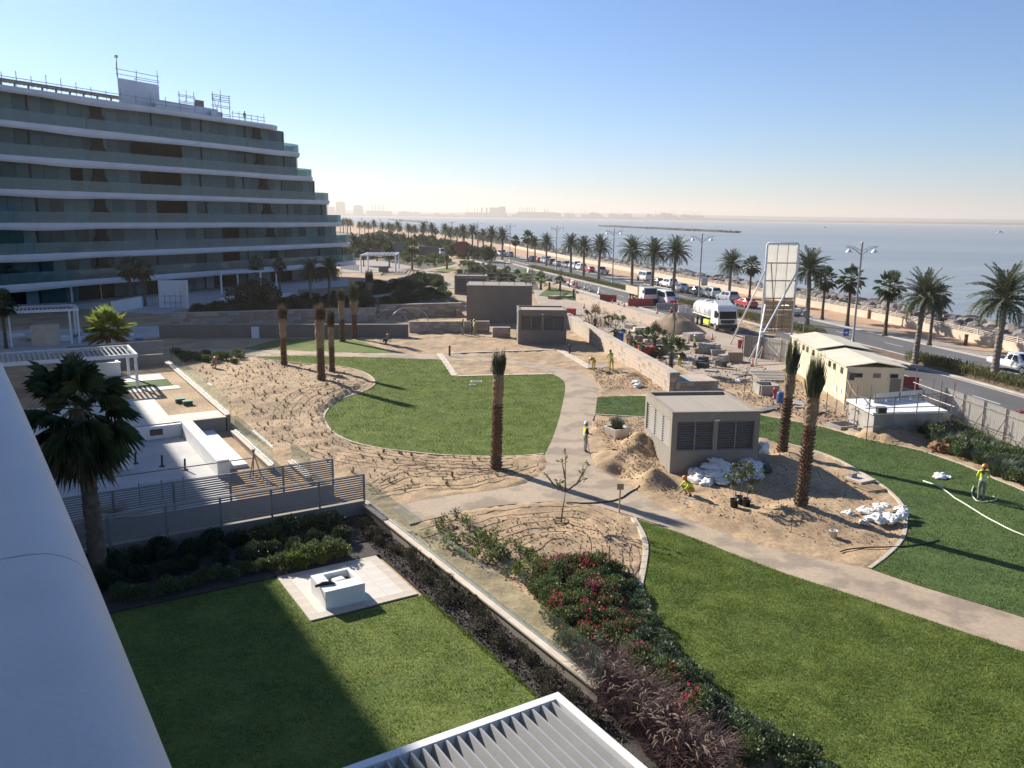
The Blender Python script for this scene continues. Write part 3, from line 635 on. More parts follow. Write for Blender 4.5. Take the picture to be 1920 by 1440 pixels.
# ------------------------------------------------------------------ stepped apartment building across the park
BD=Vector((.439,.898,0)).normalized(); BN=Vector((BD.y,-BD.x,0)); B0=Vector((-65.2,104.4,0))
def s_of_px(px):                       # where the facade line is cut by the view plane through a pixel column
    k=(px-960)/F*1.012
    return (k*B0.y-B0.x)/(BD.x-k*BD.y)
ZS=[3.3,7.1,11.13,15.34,19.55,23.76,27.98]; TIP=[656,646,631,609,579,556,516]; SEND=[s_of_px(t)+5.3 for t in TIP]
def outline(k, inset=0., step=1.2, s0=-16, back=16, r=4.0):
    e=SEND[k]-inset*.6; pts=[]
    s=s0
    while s<e-r: pts.append(B0+BD*s-BN*(inset+.03*math.sin(s*.09+k*.8))); s+=step
    c=B0+BD*(e-r)-BN*(inset+r+.03*math.sin((e-r)*.09+k*.8))
    for j in range(0,8):
        a=R(100)*j/7; pts.append(c+BN*math.cos(a)*r+BD*math.sin(a)*r)
    d=(pts[-1]-pts[-2]).normalized()
    for j in range(1,back//2): pts.append(c+BN*math.cos(R(100))*r+BD*math.sin(R(100))*r-BN*2*j+BD*(-.35*j))
    return pts
bld=empty('apartment_building',B0,'long stepped apartment block with white balcony bands and teal glass','building')
def loc(o): o.location=o.location-B0 if o.parent else o.location; return o
def bpart(mb,name,m,smooth=False,parent=None):
    o=mb.build(name,m,parent or bld,smooth)
    if parent is None: o.location=-B0
    return o
def thick(s,k):                        # the fascia swells into long swoops
    t=.66
    for c0,wd,am in ((3+k*2.2,6,.22),(30-k*1.5,9,.08),(52,6,.1)): t+=am*math.exp(-((s-c0)/wd)**2)
    return t
for k,z in enumerate(ZS):
    ol=outline(k); inn=outline(k,2.6); n=min(len(ol),len(inn))
    vs=[];fs=[]
    rows=6
    for i,p in enumerate(ol):
        t=(ol[min(i+1,len(ol)-1)]-ol[max(i-1,0)]).normalized(); nn=Vector((t.y,-t.x,0)); sd_=(p-B0).dot(BD); th=thick(sd_,k)
        if k==6: th*=.95
        for o_,zz in ((-.55,z+.16),(0.03,z+.14),(.06,z+.02),(-.02,z-th*.62),(-.22,z-th),(-1.6,z-.42)):
            q=p+nn*o_; vs.append((q.x,q.y,zz))
    for i in range(len(ol)-1):
        for j in range(rows-1): fs.append((i*rows+j,(i+1)*rows+j,(i+1)*rows+j+1,i*rows+j+1))
    mb=MB(); mb.add(vs,fs); bpart(mb,'balcony_band',M['slab'])
    # deck and soffit
    poly=[(p.x,p.y) for p in outline(k,.3)]; c=B0-BN*18-BD*16; poly=poly+[( (outline(k,.3)[-1]-BN*4).x,(outline(k,.3)[-1]-BN*4).y),(c.x,c.y)]
    mb=MB(); mb.prism(poly,z-.38,z+.08); bpart(mb,'floor_slab',M['concrete'])
    if k<6:
        gl=resample(outline(k,.12),2.35)
        for a,b in zip(gl,gl[1:]):
            d=(b-a); mb=MB(); mb.box((0,0,0),(d.length-.05,.03,1.40)); o=mb.build('balustrade_pane',M['glassteal'],bld); m_=(a+b)/2-B0
            o.location=(m_.x,m_.y,z+.16+.72); o.rotation_euler=(0,0,math.atan2(d.y,d.x))
# glazing, one pane at a time; dark recesses and flared columns between them
base_panes={}
def pane(a,b,z0,z1,mi,parent=bld):
    d=b-a; key=(round(z1-z0,2),mi)
    if key not in base_panes:
        mb=MB(); mb.box((0,0,0),(1,.05,z1-z0)); o=mb.build('window_pane',M['win'][mi],parent); base_panes[key]=o.data
    else: o=link('window_pane',base_panes[key],parent)
    o.scale=(d.length-.05,1,1); m_=(a+b)/2-B0; o.location=(m_.x,m_.y,(z0+z1)/2); o.rotation_euler=(0,0,math.atan2(d.y,d.x)); return o
voids=[[(27,31.5),(52,58)],[(33,37)],[(33,37.5)],[(27,33)],[(12.5,15),(26.5,33)],[(23,25),(26.5,32.5)]]
voids=[[(40,45),(64,70)],[(39.5,45)],[(40,45)],[(28,34)],[(13,15.5),(25,33)],[(24,33)],[]]
colS=[(17,),(18,),(19,),(17.5,),(16.5,),(15.5,)]
rw=random.Random(3)
zz=[0.1]+ZS
for k in range(7):
    kk=max(0,k-1) if k>0 else 0
    src=k-1 if k>0 else 0
    z0=zz[k]+.12; z1=zz[k+1]-.40
    ln=resample(outline(min(src if k>0 else 0,6),2.3 if k>0 else 3.4,back=10),1.95)
    for i,(a,b) in enumerate(zip(ln,ln[1:])):
        s=((a+b)/2-B0).dot(BD)
        if s<-14: continue
        vd=[v for v in voids[min(k,6)] if v[0]<=s<=v[1]] if k>0 else (s%13<6)
        if vd: continue
        pane(a,b,z0,z1,rw.choices([0,1,2,3],[.2,.34,.22,.24] if k>2 else [.45,.15,.05,.35])[0])
    for i,p in enumerate(ln):
        if i%5==2:
            q=p-B0; d=ln[min(i+1,len(ln)-1)]-p; mb=MB(); mb.box((0,0,0),(.28,.16,z1-z0)); o=mb.build('mullion',M['mullion'],bld); o.location=(q.x+BN.x*.05,q.y+BN.y*.05,(z0+z1)/2); o.rotation_euler=(0,0,math.atan2(d.y,d.x))
    # near-black wall behind recessed bays, their shade put into its colour
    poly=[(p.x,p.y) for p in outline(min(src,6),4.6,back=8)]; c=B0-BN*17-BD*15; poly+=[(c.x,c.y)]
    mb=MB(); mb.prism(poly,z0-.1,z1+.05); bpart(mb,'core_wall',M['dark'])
    if k>0:
        for s in (16.5+k*.2, 53-k*.6):
            if s>SEND[src]-6: continue
            p=B0+BD*s-BN*(1.9+.03*math.sin(s*.09+src*.8)); hh=z1-z0
            prof=[(-.75,hh),(.75,hh),(.8,hh*.62),(1.75,hh*.28),(1.75,0),(-1.75,0),(-1.75,hh*.28),(-.8,hh*.62)]
            mb=MB(); vs=[]
            for dpt in (0,.5):
                for (sx,sz) in prof: q=p+BD*sx-BN*dpt-B0; vs.append((q.x,q.y,z0+sz))
            m8=len(prof); mb.add(vs,[tuple(range(m8)),tuple(range(2*m8-1,m8-1,-1))]+[(i,(i+1)%m8,(i+1)%m8+m8,i+m8) for i in range(m8)]); mb.build('flared_column',M['mullion'],bld)
# roof: lattice, plant room, upstands
def rp(px, back, z): 
    k=(px-960)/F*1.012; Bq=B0-BN*back; s=(k*Bq.y-Bq.x)/(BD.x-k*BD.y); p=Bq+BD*s; return Vector((p.x,p.y,z))
ZR=27.98
mb=MB(); a,b,c,d=rp(258,9,0),rp(330,9,0),rp(330,15,0),rp(258,15,0)
mb.prism([a,b,c,d],ZR,33.0); o=bpart(mb,'plant_room',M['slab'])
mb=MB(); mb.prism([rp(322,5,0),rp(432,5.5,0),rp(425,12,0),rp(322,12,0)],ZR,30.1); bpart(mb,'penthouse_wall',M['slab'])
mb=MB(); mb.prism([rp(420,4.2,0),rp(440,4.6,0),rp(437,9,0),rp(420,9,0)],ZR,29.6); bpart(mb,'penthouse_wall',M['slab'])
mb=MB(); mb.prism([rp(392,6,0),rp(408,6,0),rp(408,9,0),rp(392,9,0)],30.1,31.2); bpart(mb,'roof_box',M['greywall'])
mb=MB()
for i in range(34):
    px=-20+i*8.2; a=rp(px,3,ZR+1.15+.016*i*0); b=rp(px+6,14,ZR+2.6); mb.beam(a,b,.12,.3)
for bk,zz_ in ((3.2,ZR+1.2),(6,ZR+1.7),(9,ZR+2.1),(13.5,ZR+2.6)): mb.beam(rp(-20,bk,zz_),rp(258,bk,zz_),.15,.3)
for i in range(12):
    px=-20+i*24; mb.beam(rp(px,3.2,ZR),rp(px,3.2,ZR+1.2),.2); mb.beam(rp(px,13.5,ZR),rp(px,13.5,ZR+2.6),.2)
bpart(mb,'roof_trellis',M['scaf'])
# scaffolds on the roof
def scaffold(name,label,pts,levels,z0,rr=.045,brace=True,group=None,loc0=None,extra=1.0):
    o0=Vector((pts[0].x,pts[0].y,z0)); e=empty(name,o0,label,'scaffold',group)
    top=levels[-1]
    for p in pts:
        mb=MB(); q=Vector((p.x,p.y,z0))-o0; mb.tube([q,q+Vector((random.uniform(-.03,.03),0,top-z0+random.uniform(.1,extra)))],rr,5); mb.build('standard',M['scaf'],e)
    for l in levels:
        for a,b in zip(pts,pts[1:]):
            qa=Vector((a.x,a.y,l))-o0; qb=Vector((b.x,b.y,l))-o0; d=(qb-qa).normalized()*.25
            mb=MB(); mb.tube([qa-d,qb+d],rr,5); mb.build('ledger',M['scaf'],e)
    if brace:
        for i,(a,b) in enumerate(zip(pts,pts[1:])):
            if i%2==0:
                mb=MB(); mb.tube([Vector((a.x,a.y,z0))-o0,Vector((b.x,b.y,top))-o0],rr*.85,5); mb.build('brace',M['scaf'],e)
    return e
scaffold('scaffold','scaffold rail round the top of the roof plant room',[rp(258,9.1,0),rp(292,9.1,0),rp(329,9.1,0),rp(329,14.5,0),rp(290,14.8,0)],[33.6,34.3],33.0,.05,False)
fl=empty('flood_light',rp(259,8.6,33.0),'floodlight mast standing at the corner of the roof plant room','light'); mb=MB(); mb.tube([(0,0,0),(0,0,2.9)],.05,6); mb.build('mast',M['scaf'],fl); mb=MB(); mb.box((0,0,3.0),(.5,.35,.4),.5); mb.build('lamp_head',M['slab'],fl)
scaffold('scaffold','scaffold tower rising behind the penthouse wall',[rp(365,12,0),rp(378,12,0),rp(391,12,0),rp(391,13.5,0),rp(365,13.5,0)],[ZR+2,ZR+3.6,ZR+4.6],ZR,.05)
scaffold('scaffold','scaffold tower at the seaward end of the penthouse wall',[rp(424,4.5,0),rp(438,4.3,0),rp(453,4.1,0),rp(453,6,0),rp(438,6,0),rp(424,6,0)],[ZR+1.3,ZR+2.6,ZR+3.6,ZR+4.3],ZR,.05)
scaffold('scaffold','guard rail of scaffold tubes along the seaward roof edge',[rp(458+i*11,1.2,0) for i in range(6)],[ZR+.75,ZR+1.3],ZR+.15,.045,False)
scaffold('scaffold','guard rail of scaffold tubes along the roof edge before the trellis',[rp(2+i*26,1.0,0) for i in range(16)],[ZR+.8,ZR+1.35],ZR+.15,.045,False)
# ------------------------------------------------------------------ own building: the rounded parapet under the camera and the storeys above it
own=empty('apartment_building',V(-8,20,0),'white rounded parapet edge of the shaded building above the villa lawn','building')
PD=Vector((-.56,.828,0)).normalized(); PN=Vector((.828,.56,0)).normalized(); E0=Vector((-.62,1.33,0))
def own_build(mb,name,m,smooth=False):
    o=mb.build(name,m,own,smooth); o.location=-V(-8,20,0); return o
prof=[(0.04,10.2),(0.04,11.75)]+[(-.14+.18*math.cos(a),11.84+.18*math.sin(a)) for a in [R(x) for x in (0,15,30,45,60,75,90)]]+[(-.5,12.03),(-1.6,12.05),(-1.6,10.2)]
def own_seg(s0,s1,name):
    mb=MB(); vs=[]; m_=6
    for i in range(m_+1):
        s=s0+(s1-s0)*i/m_; bend=-.0016*s*s
        for d,zq in prof: q=E0+PD*s+PN*(d+bend); vs.append((q.x,q.y,zq))
    k=len(prof); fs=[(i*k+j,i*k+(j+1)%k,(i+1)*k+(j+1)%k,(i+1)*k+j) for i in range(m_) for j in range(k)]
    fs=[f for f in fs]
    mb.add(vs,fs); mb.add(vs[:k],[tuple(range(k))]); mb.add(vs[m_*k:],[tuple(range(k))]); own_build(mb,name,M['parapet'],True)
sj=(G(155,1033,12)-E0).dot(PD)
cuts=[-6,sj-1.45,sj-.004]; cuts2=[sj+.004,sj+2.6]
own_seg(-5,sj-.004,'parapet_coping'); own_seg(sj+.004,sj+3.2,'parapet_coping'); own_seg(sj+3.208,sj+9,'parapet_coping'); own_seg(sj+9.008,26,'parapet_coping')
mb=MB(); mb.prism([V(-1.9,-40),V(-1.9,58),V(-14,58),V(-14,-40)],0,11.4); own_build(mb,'lower_storeys',M['white'])
mb=MB(); mb.prism([V(-5.75,-40),V(-5.75,122),V(-16,122),V(-16,-40)],11.4,28.2); own_build(mb,'upper_storeys',M['white'])
for z in (15.3,19.5,23.8,28.2):
    mb=MB(); mb.prism([V(-5.5,-40),V(-5.5,122.4),V(-16.3,122.4),V(-16.3,-40)],z-.4,z+.4); own_build(mb,'balcony_band',M['slab'])
# ------------------------------------------------------------------ villa gardens on the facade grid
def vbox(mb,u0,u1,w0,w1,z0,z1,mi=0): mb.prism([V(u0,w0),V(u1,w0),V(u1,w1),V(u0,w1)],z0,z1,mi); return mb
def vpart(e,name,m,u0,u1,w0,w1,z0,z1,bevel=0):
    c=V((u0+u1)/2,(w0+w1)/2,(z0+z1)/2); mb=MB(); mb.box((0,0,0),(u1-u0,w1-w0,z1-z0)); o=mb.build(name,m,e,bevel=bevel); q=c-e.location; o.location=q; o.rotation_euler=(0,0,VANG); return o
def garden_wall(u,w0,w1,z0,zc,label,gh=1.05,pane=1.35,th=.22,cap=.3):
    e=empty('garden_wall',V(u,w0,0),label,'wall')
    vpart(e,'wall',M['beige'],u-th/2,u+th/2,w0,w1,z0,zc-.06)
    n=round((w1-w0)/1.6)
    for i in range(n):
        a=w0+(w1-w0)*i/n; b=w0+(w1-w0)*(i+1)/n; vpart(e,'coping_stone',M['strip'],u-cap*.62,u+cap*.38,a+.004,b-.004,zc-.06,zc)
    n=round((w1-w0)/pane)
    for i in range(n):
        a=w0+(w1-w0)*i/n; b=w0+(w1-w0)*(i+1)/n; vpart(e,'glass_pane',M['glass'],u+.055,u+.075,a+.02,b-.02,zc-.03,zc+gh)
    vpart(e,'glass_channel',M['steel'],u+.035,u+.095,w0,w1,zc-.002,zc+.05)
    return e
garden_wall(12.85,15.8,32.8,-.05,.50,'low garden wall with glass panes between the villa lawn and the park')
garden_wall(11.0,40.6,48.6,-.05,.35,'low wall with glass panes beside the sunken white pool terrace')
garden_wall(11.1,50.2,71,-.05,.95,'low wall with glass panes along the sandy upper terrace')
garden_wall(12.1,38.0,41.2,-.05,.30,'short glass screen standing in the planted sand beyond the slatted fence')
def slat_fence(u0,w_,u1,z0,zb,zt,label,bays,ns,group=None):
    e=empty('slatted_fence',V(u0,w_,0),label,'fence',group)
    if zb-.06>z0: vpart(e,'base_wall',M['beige'],u0,u1,w_-.1,w_+.1,z0,zb-.06)
    L=(u1-u0)/bays
    for i in range(bays+1): vpart(e,'post',M['greymetal'],u0+i*L-.04,u0+i*L+.04,w_-.045,w_+.045,zb-.07,zt+.02)
    me0=None; sp=(zt-zb)/ns
    for i in range(bays):
        for k in range(ns):
            c=V(u0+(i+.5)*L,w_,zb+(k+.5)*sp)
            if me0 is None:
                mb=MB(); mb.box((0,0,0),(L-.09,.035,sp*.62)); o=mb.build('slat',M['greymetal'],e); me0=o.data
            else: o=link('slat',me0,e)
            o.location=c-e.location; o.rotation_euler=(R(-18),0,VANG)
        vpart(e,'top_rail',M['greymetal'],u0+i*L+.045,u0+(i+1)*L-.045,w_-.03,w_+.03,zt+.004,zt+.03)
    return e
slat_fence(.6,32.6,12.78,-.05,.72,1.83,'grey slatted fence on a low wall behind the dark hedge',6,11)
slat_fence(.8,35.5,12.4,-.05,.62,1.83,'grey slatted fence before the white pool terrace',5,12)
slat_fence(4,70.6,10.8,.1,1.75,2.75,'short grey slatted fence behind the sunlit white pergola',3,9)
# villa 1 patio, built-in grill block
pat=bpy.data.objects.new('patio',None); COL.objects.link(pat); struct(pat)
def tiles(root,u0,u1,w0,w1,nu,nw,z,m,gap=.006,h=.05):
    du=(u1-u0)/nu; dw=(w1-w0)/nw; mb=MB(); mb.box((0,0,0),(du-gap,dw-gap,h)); me0=None
    for i in range(nu):
        for j in range(nw):
            if me0 is None: o=mb.build('paving_tile',m,root); me0=o.data
            else: o=link('paving_tile',me0,root)
            o.location=V(u0+(i+.5)*du,w0+(j+.5)*dw,z-h/2+random.uniform(-.0015,.0015)); o.rotation_euler=(0,0,VANG)
M['tile']=mat('pale_tile',(.58,.53,.46),.7,scale=1.5,var=.08,bump=.08); M['tileb']=mat('border_tile',(.50,.43,.36),.75,scale=1.5,var=.1,bump=.08)
tiles(pat,7.92,11.03,24.57,27.63,5,5,.075,M['tile'])
tiles(pat,7.55,11.40,24.2,24.57,6,1,.072,M['tileb']); tiles(pat,7.55,11.40,27.63,28.0,6,1,.072,M['tileb'])
tiles(pat,7.55,7.92,24.57,27.63,1,5,.072,M['tileb']); tiles(pat,11.03,11.40,24.57,27.63,1,5,.072,M['tileb'])
gb=empty('grill_block',V(8.9,25.4,.07),'white built-in outdoor grill block on the pale patio','counter')
g0=V(8.9,25.4,.07)
for nm,a in dict(front_wall=(8.22,9.62,24.65,24.80),back_wall=(8.22,9.62,26.0,26.15),side_wall=(8.22,8.62,24.80,26.0)).items(): vpart(gb,nm,M['white'],*a,.075,.70,.006)
vpart(gb,'side_wall',M['white'],9.5,9.62,24.80,26.0,.075,.70,.006); vpart(gb,'counter_top',M['white'],8.62,9.5,24.80,25.25,.075,.695)
vpart(gb,'recess_floor',M['greywall'],8.62,9.5,25.25,26.0,.075,.45)
mb=MB(); mb.box((0,0,0),(.5,.42,.16),.1,taper=.8); tag(mb.build('sack',M['sack'],bevel=.04,loc=V(9.05,25.65,.53),rz=VANG),'small white sack lying in the recess of the grill block','sack')
mb=MB(); mb.tube([(-.35,0,.02),(-.1,.05,.05),(.15,.02,.06),(.32,-.03,.02)],[.05,.075,.06,.02],7); tag(mb.build('work_glove',M['black'],smooth=True,loc=V(8.42,25.15,.70),rz=.4),'black cloth bundle lying on the edge of the grill block','cloth')
# planting strip
struct(sheet('planting_bed',[V(11.56,12),V(12.73,12),V(12.73,32.48),V(11.5,32.48),V(11.5,28.05),V(-1,28.05),V(-1,32.48),V(11.5,32.48),V(11.5,28.05),V(11.56,28.0)][:0] or [V(11.56,12),V(12.73,12),V(12.73,32.48),V(-1,32.48),V(-1,28.05),V(11.56,28.05)],.06,M['mulch']))
n=9000; p=rand_in([V(11.58,14),V(12.7,14),V(12.7,32),V(11.58,32)],n); c=np.c_[p,np.full(n,.07)]
me=leaf_cloud(c,np.tile([0,0,.3],(n,1)),.075,.7,3,mat('mulch_chip',(.11,.088,.075),.9,scale=2,col2=(.05,.04,.036),island=.6),'mulch_chips',1.0)
stuff(link('mulch',me),'dark bark mulch in the strip beside the villa lawn','mulch')
DRY=[shrub_mesh('foliage',.34,.42,520,.07,s,mat('dry_shrub_leaf%d'%s,(.085,.075,.05),.8,scale=1,col2=(.05,.05,.03),island=.5,trans=.25),.45) for s in (21,22,23)]
for i in range(34):
    w_=15.2+i*.5+random.uniform(-.15,.15); u=12.1+random.uniform(-.25,.42)
    shrub(V(u,w_,.05),'low dry shrub in the dark mulch strip beside the garden wall',DRY[i%3],STEMS,random.uniform(0,6),random.uniform(.7,1.25),'dry shrubs in the mulch strip').children[1].scale=(.6,.6,.5)
for i in range(26):
    u=-.3+(i%13)*.92+random.uniform(-.2,.2); w_=(31.5 if i<13 else 30.0)+random.uniform(-.3,.3)
    if u>11.6: continue
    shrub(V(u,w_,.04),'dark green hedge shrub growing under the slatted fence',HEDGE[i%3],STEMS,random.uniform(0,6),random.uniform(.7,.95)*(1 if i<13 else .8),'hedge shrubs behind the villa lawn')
for i in range(11):
    u=2.5+i*.5; shrub(V(u,28.75+random.uniform(-.2,.2),.04),'low leafy shrub along the edge of the villa lawn',GREENSH[i%3],None,random.uniform(0,6),random.uniform(.55,.8),'low shrubs along the villa lawn')
for i in range(8):
    u=8.0+i*.32; shrub(V(u,28.6+random.uniform(-.15,.3),.04),'sunlit yellow-green shrub leaning over the patio edge',YELSH[i%2] if i%3 else GREENSH[0],STEMS,random.uniform(0,6),random.uniform(.6,1.0),'sunlit shrubs at the patio edge')
# pergolas: frame beams, posts, one louvre at a time
def pergola(u0,u1,w0,w1,zt,zb,label,pitch,posts,group=None,tilt=38,beam=.16,bh=.24,lw=.2,mt='whitemetal'):
    e=empty('pergola',V(u1,w0,zb),label,'pergola',group)
    vpart(e,'frame_beam',M[mt],u0,u1,w0,w0+beam,zt-bh,zt); vpart(e,'frame_beam',M[mt],u0,u1,w1-beam,w1,zt-bh,zt)
    vpart(e,'frame_beam',M[mt],u1-beam,u1,w0+beam,w1-beam,zt-bh,zt); vpart(e,'frame_beam',M[mt],u0,u0+beam,w0+beam,w1-beam,zt-bh,zt)
    for (u,w_) in posts: vpart(e,'post',M[mt],u-.09,u+.09,w_-.09,w_+.09,zb,zt-bh)
    n=int((u1-u0-2*beam)/pitch); mb=MB(); mb.box((0,0,0),(lw,w1-w0-2*beam-.02,.05)); me0=None
    for i in range(n):
        if me0 is None: o=mb.build('louvre',M['louvre'],e); me0=o.data
        else: o=link('louvre',me0,e)
        o.location=V(u0+beam+(i+.5)*pitch,(w0+w1)/2,zt-bh*.5)-e.location
        o.rotation_euler=(Matrix.Rotation(VANG,3,'Z')@Matrix.Rotation(R(tilt),3,'Y')).to_euler()
    return e
M['louvre']=mat('louvre_shade_metal',(.36,.36,.365),.45,scale=2,var=.06)  # blades of the white pergola greyed: shade on their faces painted in
pergola(2.0,9.55,8.6,13.2,2.82,.0,'white pergola with open shade-grey louvres beside the villa lawn',.255,[(9.4,13.05),(9.4,8.8),(2.2,13.05)],None,-76,.2,.28,.25)
pergola(-3.5,7.75,61.6,66.2,3.25,.85,'sunlit white pergola with louvred top over the sandy upper terrace',.30,[(7.6,61.75),(7.6,66.0),(3,61.75)],None,40)
pergola(-4,6.45,91,95.4,3.5,.0,'white pergola in shade over a stack of pallets',.34,[(6.3,91.15),(6.3,95.2),(.5,91.15),(5.6,91.15)],None,40)
# villa 2: pool terrace
M['pavegrey']=mat('grey_terrace_paving',(.42,.41,.40),.8,world=True,scale=.5,var=.12,bump=.1)
t2=struct(sheet('terrace',[V(-3,36.2),V(8.4,36.2),V(8.4,49.9),V(-3,49.9)],.03,M['pavegrey']))  # white pool floor coloured grey to carry the shade lying on it
struct(sheet('terrace',[V(8.42,36.2),V(10.8,36.2),V(10.8,49.9),V(8.42,49.9)],.02,M['sand']))
up=struct(sheet('upper_terrace',[V(-4,50.3),V(10.95,50.3),V(10.95,70.4),V(-4,70.4)],.80,M['sand'],None,.85))
struct(sheet('upper_paving',[V(-4,50.32),V(8.0,50.32),V(8.0,58),V(-4,58)],.83,M['tile'],None,.02))
for a in [(8.02,10.9,50.35,52.2),(6.5,10.2,60.2,61.4),(6.5,9.8,64.2,66.5)]: struct(sheet('upper_paving',[V(a[0],a[2]),V(a[1],a[2]),V(a[1],a[3]),V(a[0],a[3])],.83,M['tile'],None,.02))
struct(sheet('terrace_lawn',[V(4.5,61.45),V(9.9,61.45),V(9.9,64.1),V(4.5,64.1)],.84,M['turf'],None,.03))
pw=empty('pool',V(8.5,45,0),'empty white pool basin with a thick side wall','pool')
vpart(pw,'side_wall',M['white'],8.35,8.95,40.8,49.95,-.02,.92,.02); vpart(pw,'end_wall',M['white'],3,8.35,49.95,50.28,-.02,.78)
vpart(pw,'step',M['white'],8.96,9.3,42,49.9,-.02,.42); vpart(pw,'step',M['white'],9.31,10.1,42,49.9,-.02,.2)
vpart(pw,'niche',M['soil'],6.6,7.3,49.93,49.97,.25,.62); vpart(pw,'bench_block',M['white'],3.6,5.0,44.5,46.2,.03,.55)
rw_=empty('retaining_wall',V(9,50.2,0),'beige retaining wall below the sandy upper terrace','wall'); vpart(rw_,'wall',M['beige'],8.35,10.85,49.96,50.28,-.02,.86); vpart(rw_,'coping',M['strip'],8.3,10.9,49.9,50.3,.862,.90)
wb=empty('counter',V(6.9,67.6,.8),'white outdoor counter under the corner of the sunlit pergola','counter'); vpart(wb,'front_wall',M['white'],5.4,7.2,67.3,67.5,.8,1.75); vpart(wb,'side_wall',M['white'],5.4,5.6,67.5,68.8,.8,1.75); vpart(wb,'side_wall',M['white'],7.0,7.2,67.5,68.8,.8,1.75); vpart(wb,'counter_top',M['white'],5.35,7.25,67.25,67.6,1.752,1.82)
for k,(u,w_) in enumerate(((9.3,55.6),(9.6,54.7))):
    e=empty('junction_box',V(u,w_,.8),'green valve box lying on the sand of the upper terrace','box','green valve boxes on the upper terrace'); mb=MB(); mb.box((0,0,.13),(.55,.38,.26),VANG); mb.build('box',M['leafgrey'],e); mb=MB(); mb.box((0,0,.275),(.6,.43,.03),VANG); mb.build('lid',mat('green_lid%d'%k,(.22,.36,.25),.5),e)
e=empty('glass_sheet',V(4.3,38.6,.03),'pair of framed glass sheets standing on the pool terrace','glass')
for k in range(2):
    vpart(e,'glass_pane',M['glass'],4.5+k*.95,5.4+k*.95,38.60,38.62,.1,1.0); 
    for u in (4.46+k*.95,5.4+k*.95): vpart(e,'frame',M['greymetal'],u,u+.04,38.58,38.64,.03,1.05)
sc=empty('scaffold',V(9.8,40.4,0),'steel tube on a tripod stretched across the pool terrace','scaffold')
def wtube(e,name,a,b,r,m):
    mb=MB(); mb.tube([Vector(a)-e.location,Vector(b)-e.location],r,6); return mb.build(name,m,e)
wtube(sc,'tube',V(2.2,41.8,.55),V(10.1,40.2,1.0),.03,M['scaf'])
for d in ((-.3,-.2),(.3,-.1),(0,.35)): wtube(sc,'leg',V(10+d[0],40.2+d[1],.0),V(10-d[0]*.2,40.2-d[1]*.2,1.45),.03,M['scaf'])
for k,(u,w_) in enumerate(((5.2,45.4),(6.3,44.2),(7.2,43))):
    e=empty('pipe_stub',V(u,w_,.03),'upright black drain pipe in the pool floor','pipe','drain pipes in the pool floor'); mb=MB(); mb.tube([(0,0,0),(.03,0,.6)],.05,7); mb.build('pipe',M['black'],e); mb=MB(); mb.lathe([(.16,0),(.16,.03),(.06,.05)],10); mb.build('flange',M['black'],e)
for k in range(7):
    mb=MB(); mb.box((0,0,0),(random.uniform(.8,1.5),random.uniform(.3,.6),.04)); o=mb.build('board',M['wood'])
    tag(o,'loose timber board dropped on the pool terrace by the slatted fence','board','boards dropped on the pool terrace'); o.location=V(random.uniform(1.8,4.2),random.uniform(37,38.6),.06+.05*k*.5); o.rotation_euler=(random.uniform(-.05,.05),.04,random.uniform(0,3))
# big fan palm beside the parapet
bp=G(187,1088); hp=6.25
mb=fan_crown(34,1.05,1.2,24,11,0,-66,86,1.15); me=mesh_of(mb,'crown',[M['fan'],M['petiole']])
sk=mesh_of(fan_skirt(46,1.35,18,5),'dead_fronds',[M['frondry'],M['petiole']])
palm_thing('fan_palm',bp,'tall dark fan palm with brown skirt beside the white parapet',mesh_of(trunk_mesh(hp,.30,.25,4,46,14,(-.35,.15),1.3,.05),'trunk',M['trunk'],True),me,hp+.2,0,1,None,(-.35,.15),sk)
# yellow-green fan palm in the next garden
q=G(207,685); e=palm_thing('fan_palm',q,'sunlit yellow-green fan palm with orange lower fronds',mesh_of(trunk_mesh(3.2,.24,.2,6,22,12,rough=.05),'trunk',M['trunkgrey'],True),mesh_of(fan_crown(26,.95,1.5,24,9,0,-8,84,.3),'crown',[M['fanlit'],M['petiole']]),3.3)
link('lower_fronds',mesh_of(fan_crown(9,.95,1.15,20,19,0,-38,-12,.5),'lower_fronds',[M['fanbrown'],M['petiole']]),e,(0,0,3.15))
